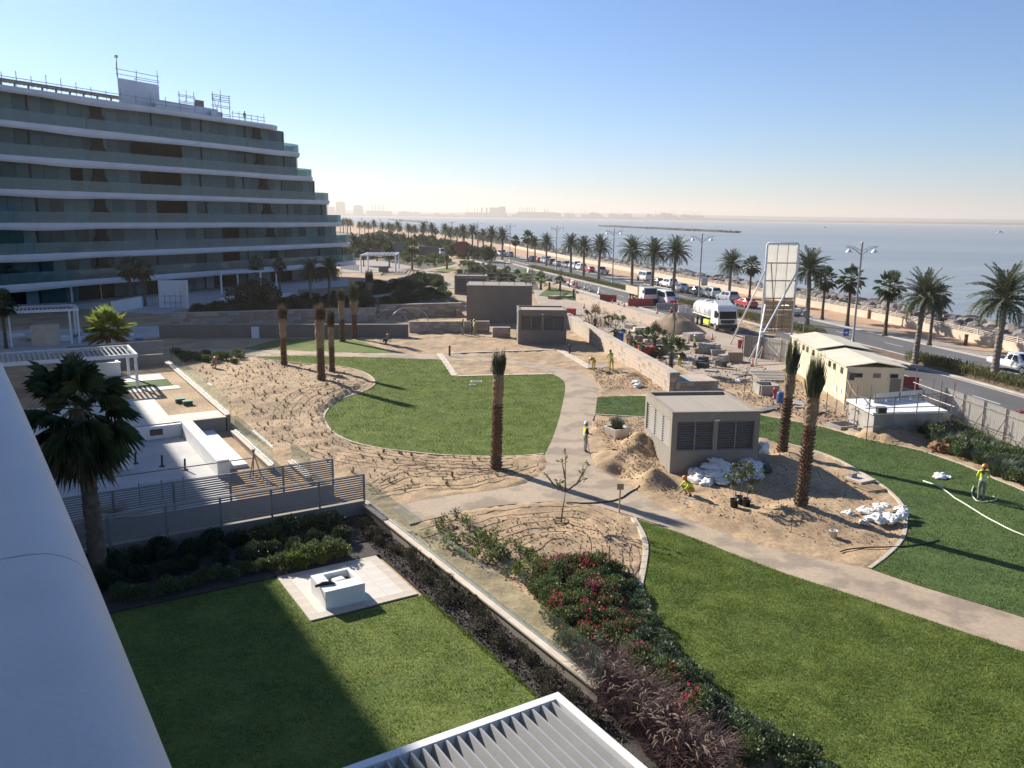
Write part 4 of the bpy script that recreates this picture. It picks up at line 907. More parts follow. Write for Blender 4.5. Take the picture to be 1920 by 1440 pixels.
# ------------------------------------------------------------------ park: kiosks, walls, palms, beds, odds and ends
def wpart(e,name,m,c,d,rz,bevel=0,rx=0):
    mb=MB(); mb.box((0,0,0),d); o=mb.build(name,m,e,bevel=bevel); o.location=Vector(c)-e.location; o.rotation_euler=(rx,0,rz); return o
def kiosk(A, ang, wd, dp, h, label, louv_front, louv_side, sill=.38, mw='beige', roofm=None, nb=12):
    # A front-left corner, ang direction of the front, depth goes to the left of it
    e=empty('kiosk',A,label,'kiosk',rz=ang); t=.18
    def pb(name,m,x0,x1,y0,y1,z0,z1,par=e): mb=MB(); mb.box((0,0,0),(x1-x0,y1-y0,z1-z0)); o=mb.build(name,m,par); o.location=((x0+x1)/2,(y0+y1)/2,(z0+z1)/2); return o
    hs,ht=h*sill,h*.86
    def face(along,side,n,L,flip):
        # wall of one side with n louvred openings in pairs
        pass
    W=M[mw]
    # front wall y 0..t ; left wall x 0..t ; right, back plain
    pb('wall',W,0,wd,0,t,-.2,hs); pb('wall',W,0,wd,0,t,ht,h)
    xs=[.28]; pw=(wd-.28*2-.22*(louv_front//2-1))/louv_front; x=.28; op=[]
    for i in range(louv_front):
        op.append((x,x+pw)); x+=pw+(.22 if i%2==1 else 0)
    pb('wall',W,0,.28,0,t,hs,ht); pb('wall',W,wd-.28,wd,0,t,hs,ht)
    for i in range(1,louv_front-1,2): pb('wall',W,op[i][1],op[i+1][0],0,t,hs,ht)
    pb('wall',W,0,t,t,dp,-.2,hs); pb('wall',W,0,t,t,dp,ht,h); pb('wall',W,0,t,t,.32,hs,ht); pb('wall',W,0,t,dp-.3,dp,hs,ht)
    pb('wall',W,wd-t,wd,t,dp,-.2,h); pb('wall',W,t,wd-t,dp-t,dp,-.2,h)
    pb('interior',M['greywall'],.24,wd-.24,.24,dp-.24,0,h-.5)
    bl=(ht-hs)/nb
    def louvre(x0,x1,y0,y1,axis):
        f=pb('louvre_frame',M['greymetal'],x0+.0,x1-.0,y0,y1,hs,hs+.05)
        pb('louvre_frame',M['greymetal'],x0,x1,y0,y1,ht-.05,ht)
        for k in range(nb):
            mb=MB(); L=(x1-x0-.07) if axis=='x' else (y1-y0-.07)
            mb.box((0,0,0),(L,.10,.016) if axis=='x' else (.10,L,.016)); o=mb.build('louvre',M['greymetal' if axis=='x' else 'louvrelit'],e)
            o.location=((x0+x1)/2,(y0+y1)/2,hs+(k+.5)*bl); o.rotation_euler=(R(22),0,0) if axis=='x' else (0,R(-22),0)
        if axis=='x':
            for xx in (x0,x1-.035): pb('louvre_frame',M['greymetal'],xx,xx+.035,y0,y1,hs+.05,ht-.05)
        else:
            for yy in (y0,y1-.035): pb('louvre_frame',M['greymetal'],x0,x1,yy,yy+.035,hs+.05,ht-.05)
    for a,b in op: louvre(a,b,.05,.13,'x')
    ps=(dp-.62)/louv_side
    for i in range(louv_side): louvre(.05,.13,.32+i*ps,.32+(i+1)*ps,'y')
    # sunk roof with planks and upstand coping
    nb_=9; pw_=(dp-2*t-.5)/nb_
    for i in range(nb_): pb('roof_plank',roofm or M['roofboard'],t+.02,wd-t-.02,t+.02+i*pw_,t+.02+(i+1)*pw_-.012,h-.12,h-.05)
    pb('roof_gutter',M['black'],t,wd-t,dp-t-.48,dp-t-.01,h-.3,h-.14)
    for a in ((-.03,wd+.03,-.03,t+.02),(-.03,wd+.03,dp-t-.02,dp+.03)): pb('coping',W,*a,h+.003,h+.05)
    for a in ((-.03,t+.02,t+.02,dp-t-.02),(wd-t-.02,wd+.03,t+.02,dp-t-.02)): pb('coping',W,*a,h+.003,h+.05)
    pb('lamp',M['whiteplastic'],wd*.5-.13,wd*.5+.13,-.14,0,h-.42,h-.34)
    return e
M['roofboard']=mat('weathered_roof_board',(.36,.31,.25),.85,scale=2.2,var=.22,bump=.2,stretch=(1.2,6,1)); M['louvrelit']=mat('sunlit_louvre',(.30,.285,.255),.5,scale=2,var=.08)  # side louvres painted paler than the front ones, as if sunlit
A=G(1255,889); Lb=G(1208,841); Ht=3.25; Rt=G(1410,763,Ht); sd=(Lb-A); ang=math.atan2(sd.y,sd.x)-math.pi/2
wdk=(Vector((Rt.x,Rt.y,0))-A).dot(Vector((math.cos(ang),math.sin(ang),0)))
KA,KANG=A,ang
kiosk(A,ang,wdk,sd.length+.2,Ht,'large beige louvred kiosk with a boarded flat roof beside white sacks',4,3)
A2=G(971,646); kiosk(A2,R(2),5.0,4.2,3.55,'smaller brown louvred kiosk before the plain grey block',4,3,.42,'greywall',None,11)
# plain grey block with scaffold on top, and the small louvred hut behind it
blk=empty('service_block',G(874,606),'tall plain grey rendered block with scaffold rails on its roof','building'); b0=G(874,606); b1=G(985,612); wdb=8.0
wpart(blk,'wall',M['greywall'],(b0.x+wdb/2,b0.y+3,2.2),(wdb,6,4.7),R(1)); wpart(blk,'coping',M['beige'],(b0.x+wdb/2,b0.y+3,4.62),(wdb+.1,6.1,.1),R(1))
scaffold('scaffold','scaffold rails standing on the plain grey block',[Vector((b0.x+.2+i*1.9,b0.y+.6,0)) for i in range(5)],[5.1,5.6,6.1],4.6,.035,False)
ladr=scaffold('scaffold','pale scaffold ladder tower at the seaward corner of the grey block',[Vector((b0.x+7.3,b0.y+.8,0)),Vector((b0.x+8.1,b0.y+.8,0)),Vector((b0.x+8.1,b0.y+1.6,0))],[5.0,5.35,5.7,6.05,6.4],4.6,.045,False)
kiosk(G(852,552),R(4),5.5,4,3.1,'narrow louvred hut with pale walls behind the grey block',2,2,.12,'beige',None,9)
# --- block walls
BM=[M['stone'],M['stone2'],M['stone3']]
def block_wall(name,label,A,B,th,h,side,courses,bl,maxlen=None,wts=(.62,.2,.18),seed=1,z0=-.1,h2=None):
    rnd=random.Random(seed); d=(B-A); L=d.length; d=d.normalized(); n=Vector((d.y,-d.x,0))*side; rz=math.atan2(d.y,d.x); h2=h2 or h
    e=empty(name,A,label,'wall'); mid=A+d*L/2+n*th/2
    mb=MB(); c=[A+n*.03,B+n*.03,B+n*(th-.03),A+n*(th-.03)]; vs=[(p.x-A.x,p.y-A.y,z0) for p in c]+[(p.x-A.x,p.y-A.y,(h if i in(0,3) else h2)-.08) for i,p in enumerate(c)]
    mb.add(vs,[(0,1,2,3),(4,5,6,7),(0,1,5,4),(1,2,6,5),(2,3,7,6),(3,0,4,7)]); mb.build('wall_core',M['mortar'],e)
    nl=int(L/1.2)
    for i in range(nl):
        a=L*i/nl; p=A+d*(a+L/nl/2)+n*th/2; hh=h+(h2-h)*(i+.5)/nl; wpart(e,'coping_stone',M['stone'] if i%5 else M['stone3'],(p.x,p.y,hh-.03),(L/nl-.01,th+.06,.10),rz)
    ml=min(L,maxlen or L); cache={}
    for k in range(courses):
        x=-rnd.uniform(0,bl*.6)
        while x<ml-.08:
            l=bl*rnd.choice((.7,1,1.3)); a=max(0,x); b=min(ml,x+l); x+=l
            if b-a<.12: continue
            f=(a+b)/2/L; hh=(h+(h2-h)*f-.08-z0)/courses; mi=rnd.choices((0,1,2),wts)[0]
            wpart(e,'stone_block',BM[mi],(A+d*((a+b)/2)+n*rnd.uniform(.0,.015)+Vector((0,0,z0+hh*(k+.5)))),(b-a-.015,.08,hh-.015),rz)
    for k in range(courses):      # end face
        hh=(h-.08-z0)/courses; x=0; 
        while x<th-.05:
            l=min(th-x,bl*rnd.choice((.6,.9))); mi=rnd.choices((0,1,2),(.2,.5,.3))[0]; p=A+n*(x+l/2)-d*.0; wpart(e,'stone_block',BM[mi],(p.x,p.y,z0+hh*(k+.5)),(.07,l-.015,hh-.015),rz); x+=l
    return e
w1a=G(1255,738); w1b=G(1056,612)
block_wall('stone_wall','long low sandstone wall running beside the planted sand towards the kiosk',w1a,w1b,.75,1.6,1,5,.62,26,(.7,.14,.16),3)
block_wall('stone_wall','sandstone wall behind the sand heap and wrecked pallets',G(1238,620)+Vector((0,0,0)),G(1080,566),.7,1.25,1,4,.8,None,(.85,.07,.08),4)
e=block_wall('stone_wall','square brown stone plinth at the end of the long sandstone wall',G(1268,739),G(1345,737),2.6,.95,-1,4,.55,None,(.1,.5,.4),5)
block_wall('stone_wall','low stone wall between two returns beside the smaller kiosk',G(924,634),G(957,634),.6,1.15,-1,4,.6,None,(.2,.5,.3),6)
block_wall('stone_wall','brown stone-clad front wall of the raised shaded bed',G(768,624),G(918,623),.4,1.25,-1,4,.75,None,(.15,.55,.3),7)
block_wall('stone_wall','rear stone-clad wall of the sunken yard beside the grey block',G(712,597),G(866,592),.5,1.7,-1,5,1.0,None,(.25,.45,.3),8)
block_wall('stone_wall','long stone-clad retaining wall under the shaded hedge',G(322,607),G(706,603),.5,1.25,-1,4,1.2,None,(.1,.55,.35),9,h2=1.7)
def plain_wall(label,A,B,th,h,m,cat='wall',z0=-.1):
    d=(B-A); e=empty('garden_wall',A,label,cat); mid=(A+B)/2; rz=math.atan2(d.y,d.x); wpart(e,'wall',m,(mid.x,mid.y,(h+z0)/2),(d.length,th,h-z0),rz); wpart(e,'coping',M['beige'],(mid.x,mid.y,h+.03),(d.length+.04,th+.08,.06),rz); return e
plain_wall('plain rendered front wall of the shaded raised bed',G(300,633),G(766,632),.3,1.35,M['greywall'])
plain_wall('rendered side wall of the sunlit ramp behind the grey block',G(838,575),G(858,595),.3,.9,M['beige'])
eb=empty('electric_cabinet',G(481,634)+Vector((0,-.35,0)),'pale grey electric cabinet against the plain shaded wall','cabinet'); wpart(eb,'cabinet',M['slab'],G(481,634)+Vector((0,-.3,.6)),(.75,.3,1.25),.0); wpart(eb,'plinth',M['concrete'],G(481,634)+Vector((0,-.3,-.02)),(.8,.34,.1),0); wpart(eb,'door',M['slab'],G(481,634)+Vector((0,-.46,.62)),(.66,.02,1.1),0)
# --- newly planted date palms
tied_palm(930,880,6.3,1,'tied date palm standing alone before the teardrop lawn',None,True,.21,.24,1.0,.27,.25)
tied_palm(1500,960,7.1,2,'tall tied date palm before the turf lawn with sacks at its side',None,True,.30,.18,1.5,.27,.27)
tied_palm(1466,853,6.6,3,'tied date palm between the large kiosk and the turf lawn',None,True,.32,.2,1.5,.26,.26)
tied_palm(533,686,5.3,4,'tied date palm with brown tuft at the tip of the teardrop lawn',None,False,.25,.3,0,.25,.28)
tied_palm(603,720,6.0,5,'broad tied date palm in the planted sand inside the lawn curve',None,False,.22,.36,0,.30,.34)
tied_palm(623,699,5.4,6,'slim tied date palm just behind the broad one by the lawn curve',None,False,.3,.3,0,.23,.22)
tied_palm(642,641,5.7,7,'tied date palm on the small upper lawn before the plain wall',None,False,.25,.33,0,.27,.3)
tied_palm(665,636,6.2,8,'tied date palm with loose green head before the plain wall',None,True,.36,.22,0,.27,.42)
tied_palm(693,572,5.2,9,'tied date palm in shade before the far white pergola',None,False,.42,.2,0,.25,.5,.2)
tied_palm(838,505,3.8,10,'tied date palm beside the far winding path',None,False,.4,.2,0,.25,.45,.0)
# --- drip lines
def hose(name,pts,r,m,label,cat,group=None,z=.0,step=.3,wob=.03):
    p=catmull(pts,step); q=[]
    for i,a in enumerate(p):
        x=a.x+wob*(2*random.random()-1); y=a.y+wob*(2*random.random()-1); q.append(Vector((x,y,max(ground_z(x,y),z)+r*.8)))
    o0=q[0].copy(); mb=MB(); mb.tube([v-o0 for v in q],r,5); o=mb.build(name,m,smooth=True,loc=o0); return tag(o,label,cat,group)
def lerp_lines(a,b,n,t0=0,t1=1):
    out=[]
    for i in range(n):
        t=t0+(t1-t0)*i/max(1,n-1); out.append([Vector((p[0]*(1-t)+q[0]*t+random.uniform(-8,8),p[1]*(1-t)+q[1]*t+random.uniform(-3.5,3.5),0)) for p,q in zip(a,b)])
    return out
la='brown drip line curving over the bare bed behind the glass wall'
for l in lerp_lines([(770,1003),(860,975),(960,957),(1060,952),(1130,968),(1178,1000),(1193,1050),(1190,1090)],[(950,1075),(985,1045),(1010,1025),(1045,1012),(1075,1020),(1088,1040),(1080,1062),(1050,1085)],8): hose('drip_line',[G(p.x,p.y) for p in l],.0115,M['pipe'],la,'drip line','drip lines in the bed behind the glass wall')
for l in lerp_lines([(1185,1095),(1188,1060),(1180,1020)],[(1050,1120),(1085,1070),(1100,1035)],5): hose('drip_line',[G(p.x,p.y) for p in l],.0115,M['pipe'],la,'drip line','drip lines in the bed behind the glass wall')
lb='brown drip line snaking over the sand below the teardrop lawn'
for l in lerp_lines([(700,938),(790,922),(880,915),(960,902),(1005,885),(1018,868)],[(705,905),(750,880),(800,868),(860,870),(900,880),(930,895)],7): hose('drip_line',[G(p.x,p.y) for p in l],.0115,M['pipe'],lb,'drip line','drip lines below the teardrop lawn')
lc='drip line following the kerb of the teardrop lawn'
lk=[p for p in cA if p.y<66]; lk=lk[::5]
for k in range(6):
    ol=[p for p in offset_line(lk,.5+.55*k) if (p-G(760,820)).length>0]
    ol=[p for p in ol if p.x*.848+p.y*.53>13.0]
    if len(ol)>3: hose('drip_line',ol,.012,M['pipe'],lc,'drip line','drip lines along the teardrop lawn kerb',0,.5)
hose('drip_line',[G(a,b) for a,b in [(1060,945),(1120,945),(1160,938),(1180,925),(1200,915)]],.03,M['blackpipe'],'black pipe crossing the path by the wooden stake','pipe',None,.04)
hose('hose',[G(a,b) for a,b in [(1575,1038),(1600,1032),(1640,1030),(1690,1028),(1740,1022),(1760,1015)]],.03,M['blackpipe'],'black pipe lying from the sand onto the turf lawn','pipe',None,.06)
hose('hose',[G(a,b) for a,b in [(1730,905),(1755,913),(1775,925),(1790,937),(1815,952),(1840,968),(1870,985),(1900,1000),(1930,1012),(1960,1020)]],.035,M['hose'],'pale watering hose snaking across the turf lawn','hose',None,.07,.4,.02)
hose('hose',[G(a,b) for a,b in [(1825,915),(1822,930),(1832,943),(1850,944),(1868,940),(1862,934)]],.03,M['hose'],'pale hose looped behind the man watering the turf','hose',None,.07,.2,.01)
# --- seedlings in the planted sand
SEED=[]
for s in range(4):
    SEED.append(grass_mesh('leaves',.10,.28,16,s,[M['drygrass'],M['woodbark'],M['woodbark'],M['drygrass']][s],.012,.7))
inb=rand_in(seed_bed,900); rn=random.Random(5); cnt=0; pts=[]
for x,y in inb:
    if any(abs(x-a)+abs(y-b)<.32 for a,b in pts): continue
    if flat[int(round((y-Y0)/ST)),int(round((x-X0)/ST))]: continue
    if .848*x+.53*y<12.8: continue
    pts.append((x,y))
    if len(pts)>=300: break
for i,(x,y) in enumerate(pts):
    o=link('seedling',SEED[i%4],None,(x,y,ground_z(x,y)-.01),rn.uniform(0,6)); k=rn.uniform(.4,1.25); o.scale=(k,k,k*rn.uniform(.6,1.2)); tag(o,'small seedling planted in the open sand beside the teardrop lawn','seedling','seedlings planted in the open sand')
# shaded bed corner with white-flowered shrubs
for i in range(16):
    g=G(330+i*8+rn.uniform(-6,6),676+rn.uniform(-8,6)); shrub((g.x,g.y,ground_z(g.x,g.y)-.03),'dark shrub in the shaded corner of the planted sand',GREENSH[i%3],STEMS,rn.uniform(0,6),rn.uniform(.7,1.1),'shrubs in the shaded sand corner')
YOUNG=[shrub_mesh('foliage',.34,.72,96,.15,s,M[['leafyel','leaf','leafyel','leafgrey'][s-81]],.5,6) for s in (81,82,83,84)]; YSTEM=stem_mesh(.3,.75,5,8,M['woodbark'],.008)
# young shrubs behind the glass wall
for i in range(52):
    t=rn.uniform(0,1); px=800+t*235+rn.uniform(-30,60); py=990+t*120+rn.uniform(-26,14); g=G(px,py)
    if .848*g.x+.53*g.y<13.25: continue
    shrub((g.x,g.y,ground_z(g.x,g.y)-.03),'young leafy shrub on the sand just behind the glass wall',YOUNG[i%4],YSTEM,rn.uniform(0,6),rn.uniform(.45,.95),'young shrubs behind the glass wall')
for i,(px,py) in enumerate([(925,1040),(935,1050),(915,1062),(985,1100),(1010,1120),(1040,1135)]):
    g=G(px,py); shrub((g.x,g.y,ground_z(g.x,g.y)-.03),'bushy green shrub at the foot of the bare bed',(YOUNG+GREENSH)[i],STEMS,rn.uniform(0,6),rn.uniform(.8,1.1),'bushy shrubs at the bare bed')
# flower bed: bougainvillea, dark ground cover, fountain grass
bed=P2([(1010,1085),(1060,1070),(1130,1080),(1192,1085),(1196,1120),(1208,1150),(1238,1203),(1272,1250),(1322,1302),(1370,1340),(1430,1384),(1490,1418),(1560,1470),(1300,1500),(1240,1440),(1110,1290),(1075,1240)])
M['leafcar']=mat('glossy_leaf',(.095,.145,.062),.45,scale=1,col2=(.062,.10,.045),island=.5,trans=.25,spec=.5)
BOUG=[shrub_mesh('foliage',.62,.8,1900,.085,s,M['leaf'],.6,9) for s in (31,32,33)]; CARI=[shrub_mesh('foliage',.5,.55,1800,.07,s,M['leafcar'],.65,9) for s in (34,35,36)]
CARI2=[shrub_mesh('foliage',.5,.55,1800,.07,s,M['leafgrey'],.65,9) for s in (44,45)]
def flower_mesh(r,h,n,size,seed,m): 
    p,nn=shrub_pts(r,h,n,seed,5); k=p[:,2]>h*.45; return leaf_cloud(p[k],nn[k],size,.8,seed,m,'flowers')
PINK=[flower_mesh(.62,.86,260,.075,s,M['pink']) for s in (41,42)]; RED=[flower_mesh(.62,.86,240,.085,s,M['redleaf']) for s in (43,46)]
bp_=rand_in(bed,900); chosen=[]
for x,y in bp_:
    if all((x-a)**2+(y-b)**2>.5**2 for a,b in chosen): chosen.append((x,y))
ck=np.array([(p.x,p.y) for p in cC])
for i,(x,y) in enumerate(chosen):
    dk=np.min(np.hypot(ck[:,0]-x,ck[:,1]-y)); u=.848*x+.53*y; w_=-.53*x+.848*y
    if u<13.15 and w_>15.5: continue
    near_wall=u-12.9
    if y<22.6 and dk>1.5: continue     # fountain grass grows here
    loc_=(x,y,ground_z(x,y)-.03); rz=rn.uniform(0,6)
    if dk<.95: shrub(loc_,'glossy dark ground-cover shrub along the pale lawn kerb',(CARI+CARI2)[i%5],STEMS,rz,rn.uniform(.75,1.05),'ground-cover shrubs along the lawn kerb')
    elif i%5==0: shrub(loc_,'bougainvillea shrub with bright pink bracts',BOUG[i%3],STEMS,rz,rn.uniform(.8,1.15),'pink bougainvilleas in the flower bed',flowers=PINK[i%2])
    elif i%5 in(1,2): shrub(loc_,'bougainvillea shrub with scarlet bracts',BOUG[i%3],STEMS,rz,rn.uniform(.8,1.15),'scarlet bougainvilleas in the flower bed',flowers=RED[i%2])
    else: shrub(loc_,'leafy green bougainvillea shrub without flowers in the flower bed',BOUG[i%3],STEMS,rz,rn.uniform(.8,1.2),'plain bougainvilleas in the flower bed')
def plume_mesh(seed,n=22,h=1.15):
    rnd=random.Random(seed); mb=MB()
    for i in range(n):
        a=rnd.uniform(0,6.28); o=rnd.uniform(.25,.75); hh=h*rnd.uniform(.8,1.05); p=[Vector((.1*math.cos(a),.1*math.sin(a),.2)),Vector((o*.45*math.cos(a),o*.45*math.sin(a),hh*.75)),Vector((o*.8*math.cos(a),o*.8*math.sin(a),hh)),Vector((o*1.15*math.cos(a),o*1.15*math.sin(a),hh*.95))]
        mb.tube(p[:3],[.004,.004,.004],3,0,False); mb.tube([p[2],p[2].lerp(p[3],.5)+Vector((0,0,.02)),p[3]],[.008,.018,.006],5,0)
    return mesh_of(mb,'plumes',M['plume'])
FG=[grass_mesh('blades',.5,1.0,420,s,M['purplegrass'],.010,.85) for s in (51,52,53)]; PL=[plume_mesh(s) for s in (1,2)]
fgp=P2([(1095,1265),(1150,1265),(1215,1330),(1300,1400),(1345,1445),(1330,1490),(1270,1460),(1200,1390),(1110,1310)])
fc=[]
for x,y in rand_in(fgp,400):
    if all((x-a)**2+(y-b)**2>.5**2 for a,b in fc): fc.append((x,y))
for i,(x,y) in enumerate(fc):
    e=empty('fountain_grass',(x,y,ground_z(x,y)-.02),'purple fountain grass clump with pale plumes beside the pergola','grass','purple fountain grass clumps',rn.uniform(0,6)); k=rn.uniform(.8,1.15); e.scale=(k,k,k); link('blades',FG[i%3],e); link('plumes',PL[i%2],e)
# tall dark-green bed beyond the turf lawn
tb=P2([(1720,815),(1760,812),(1815,818),(1860,845),(1925,880),(1925,915),(1880,897),(1815,868),(1760,845)]); tc=[]
for x,y in rand_in(tb,500):
    if all((x-a)**2+(y-b)**2>.6**2 for a,b in tc): tc.append((x,y))
TG=[grass_mesh('blades',.7,.75,500,s,M['leafgrey'],.016,.6) for s in (61,62)]
for i,(x,y) in enumerate(tc):
    shrub((x,y,ground_z(x,y)-.02),'spiky grey-green shrub massed beyond the turf lawn',TG[i%2] if i%3 else GREENSH[i%3],None,rn.uniform(0,6),rn.uniform(.9,1.2),'spiky shrubs beyond the turf lawn')
# --- plumeria on the bare bed and potted trees by the sacks
def small_tree(name,loc,label,branches,leaf_n,leaf,m,seed,tr=.03,asp=.35,cat='tree',jit=.5):
    e=empty(name,loc,label,cat); mb=MB(); rng=np.random.default_rng(seed); P=[];N_=[]
    for pts,tip in branches:
        mb.tube(pts,[tr*(1-.75*i/(len(pts)-1)) for i in range(len(pts))],6)
        if tip:
            t=Vector(pts[-1]); d=(t-Vector(pts[-2])).normalized()
            for _ in range(leaf_n): P.append(np.array(t)+rng.normal(0,.05,3)-np.array(d)*rng.uniform(0,.16)); N_.append(np.array(d)*.3+rng.normal(0,1,3)*.8)
    o=mb.build('trunk',M['woodbark'],e,True); link('leaves',leaf_cloud(np.array(P),np.array(N_),leaf,asp,seed,m,'leaves',jit),e); return e
g=G(1052,978); rr=random.Random(8)
tree=[([(0,0,-.05),(.05,0,.5),(.12,.05,.95),(.16,.05,1.35)],0)]
fork=Vector((.16,.05,1.35))
for dx,dz,dy in [(-.95,.85,.1),(-.3,.55,-.3),(-.05,1.75,.1),(.75,.75,.25),(.95,1.35,-.2)]:
    m_=fork+Vector((dx*.55,dy*.5,dz*.35)); t=fork+Vector((dx,dy,dz)); tree.append(([fork,m_,t],1))
    t2=m_+Vector((dx*.2+rr.uniform(-.2,.2),rr.uniform(-.2,.2),dz*.45)); tree.append(([m_,t2],1))
small_tree('frangipani_tree',g,'small bare-stemmed frangipani on the drip-lined bed',tree,7,.23,M['leafyel'],4,.045)
mb=MB(); mb.tube([(.34*math.cos(a),.34*math.sin(a),.06) for a in np.linspace(0,6.28,20)],.03,5); tag(mb.build('watering_ring',M['pipe'],loc=(g.x,g.y,ground_z(g.x,g.y)),smooth=True),'ring of drip pipe round the frangipani stem','drip line')
def pot(loc,label,r=.2,h=.38,m='black'):
    e=empty('plant_pot',loc,label,'pot'); mb=MB(); mb.lathe([(r*.78,0),(r,h),(r*1.06,h),(r*1.06,h+.03),(r*.95,h+.03),(r*.93,h-.04)],16); mb.build('pot',M[m],e,True); mb=MB(); mb.lathe([(r*.93,h-.06),(.01,h-.04)],14); mb.build('soil',M['soil'],e); return e
for i,(px,py,hh,lab) in enumerate([(1376,952,1.9,'leafy potted sapling nearest the path before the sacks'),(1387,945,2.2,'tallest potted sapling before the white sacks'),(1399,950,1.8,'potted sapling leaning away from the path before the sacks')]):
    g=G(px,py); g.z=ground_z(g.x,g.y)-.03; pot(g,['black plastic pot of the sapling by the path','black plastic pot standing behind the other two','black plastic pot of the leaning sapling'][i]); rr=random.Random(i+3); br=[([(0,0,.3),(.04,0,.9),(.02+.1*(i-1),.03,hh*.65)],0)]; f=Vector(br[0][0][-1])
    for k in range(13):
        a=rr.uniform(0,6.28); q=rr.uniform(.15,.55)*(1.3 if i==2 else 1); t=f+Vector((q*math.cos(a),q*math.sin(a),rr.uniform(-.25,.75))); br.append(([f+Vector((0,0,rr.uniform(-.4,0))),f.lerp(t,.5)+Vector((0,0,.05)),t],1))
    small_tree('sapling',g,lab,br,17,.16,M['leaf'] if i!=1 else mat('sapling_leaf',(.10,.12,.03),.5,scale=1,col2=(.06,.085,.025),island=.5,trans=.35),i+9,.022,.42)
# planter tub with shrub
g=G(1157,820); e=empty('planter_tub',(g.x,g.y,ground_z(g.x,g.y)-.05),'white square tub filled with dark soil near the kiosk','planter',rz=.5); mb=MB(); mb.box((0,0,.3),(1.15,1.15,.6)); 
mb=MB(); ro=.62; ri=.52
vs=[(sx*.42,sy*.42,0) for sx,sy in((-1,-1),(1,-1),(1,1),(-1,1))]+[(sx*ro,sy*ro,.62) for sx,sy in((-1,-1),(1,-1),(1,1),(-1,1))]+[(sx*ri,sy*ri,.62) for sx,sy in((-1,-1),(1,-1),(1,1),(-1,1))]+[(sx*ri*.95,sy*ri*.95,.5) for sx,sy in((-1,-1),(1,-1),(1,1),(-1,1))]
fs=[(0,3,2,1)]+[(i+4*k,(i+1)%4+4*k,(i+1)%4+4*k+4,i+4*k+4) for k in range(3) for i in range(4)]; mb.add(vs,fs); mb.build('tub',M['whiteplastic'],e); mb=MB(); mb.add(vs[12:],[(0,1,2,3)]); o=mb.build('soil',M['soil'],e); o.location=(0,0,.03)
sh=shrub((g.x,g.y+.05,ground_z(g.x,g.y)+.45),'wispy grey-green shrub growing in the white tub',grass_mesh('foliage',.55,.95,520,71,M['leafgrey'],.008,.65),STEMS,0,1.05)
# wooden stake, low red item, excavation pipe
g=G(1161,962); e=empty('stake_sign',(g.x,g.y,0),'wooden stake with a small board beside the path','sign'); mb=MB(); mb.box((0,0,.68),(.06,.05,1.4)); mb.build('stake',M['wood'],e); mb=MB(); mb.box((0,-.04,1.25),(.30,.025,.28)); mb.build('board',M['wood'],e)
# --- sacks and rubble bags
def lump(name,size,seed,m,flat=.5,nu=24,nv=15,rough=.26):
    rnd=random.Random(seed); mb=MB(); vs=[]; sx,sy,sz=size
    for i in range(nv+1):
        t=math.pi*i/nv
        for j in range(nu):
            a=2*math.pi*j/nu; c,s=math.cos(a),math.sin(a); st=max(0,math.sin(t))**.7; p=Vector((math.copysign(abs(c)**.6,c)*st,math.copysign(abs(s)**.6,s)*st,math.cos(t)))
            q=1+rough*mnoise.noise(p*2.1+Vector((seed*3.1,0,0)))*1.8-rough*1.1*abs(mnoise.noise(p*3.4+Vector((0,seed,0))))-rough*.35*abs(mnoise.noise(p*6+Vector((seed,0,2)))); p=p*q; vs.append((p.x*sx,p.y*sy,max(-flat,p.z)*sz+flat*sz))
    mb.add(vs,[(i*nu+j,(i+1)*nu+j,(i+1)*nu+(j+1)%nu,i*nu+(j+1)%nu) for i in range(nv) for j in range(nu)]); return mesh_of(mb,name,m,True)
SACK=[lump('sack',(.42,.27,.16),s,M['sack']) for s in range(5)]; BIG=[lump('sack',(.5,.45,.42),s,M['sack'],.7) for s in (7,8)]; DSACK=[lump('sack',(.42,.3,.2),s,M['sackblack']) for s in (9,10)]
def sack(px,py,mesh,label,group=None,z=0,sc=1,rx=0,ry=0,nm='sack'):
    g=G(px,py); o=link(nm,mesh,None,(g.x,g.y,max(0,ground_z(g.x,g.y))-.02+z)); o.rotation_euler=(rx,ry,random.uniform(0,6)); o.scale=(sc,)*3; return tag(o,label,'sack',group)
for i,(px,py,z) in enumerate([(1305,905,0),(1325,910,0),(1348,908,0),(1370,905,0),(1395,900,0),(1420,898,0),(1312,900,.24),(1338,903,.24),(1360,900,.24),(1385,897,.24),(1410,893,.24),(1330,897,.45),(1355,896,.45),(1400,890,.48),(1415,886,.3),(1345,893,.6)]): sack(px,py,SACK[i%5],'plump white sack heaped against the front of the large kiosk','white sacks heaped at the kiosk',z,1.25,random.uniform(-.2,.2),random.uniform(-.2,.2))
sack(1425,880,BIG[0],'bulging white bulk bag standing at the kiosk corner',None,.85,.8); sack(1430,884,DSACK[0],'black bin under the bulging white bulk bag',None,0,1.5)
sack(1298,893,BIG[1],'half-empty white bag slumped beside the kiosk wall',None,0,.55)
for i in range(20):
    px=1600+rn.uniform(0,95); py=962+rn.uniform(0,26); sack(px,py,SACK[i%5],'crumpled white bag in the heap at the turf kerb','crumpled bags at the turf kerb',rn.uniform(0,.35)*(1 if px>1640 else .3),rn.uniform(.55,.95),rn.uniform(-.6,.6),rn.uniform(-.6,.6))
sack(1591,968,SACK[1],'lone white bag lying near the heap of bags',None,0,.85); sack(1762,896,lump('sack',(.62,.4,.2),77,M['sack']),'filled sack lying alone on the turf lawn',None,.0,.85)
sack(1779,897,SACK[2],'small white sack beside the filled one on the turf',None,.05,.5)
for (px,py,l) in [(1197,728,'white sack lying flat by the end of the stone wall'),(1194,722,'white sack propped up by the end of the stone wall'),(1383,718,'white sack lying on the site track')]: sack(px,py,SACK[3],l,None,0,1.1)
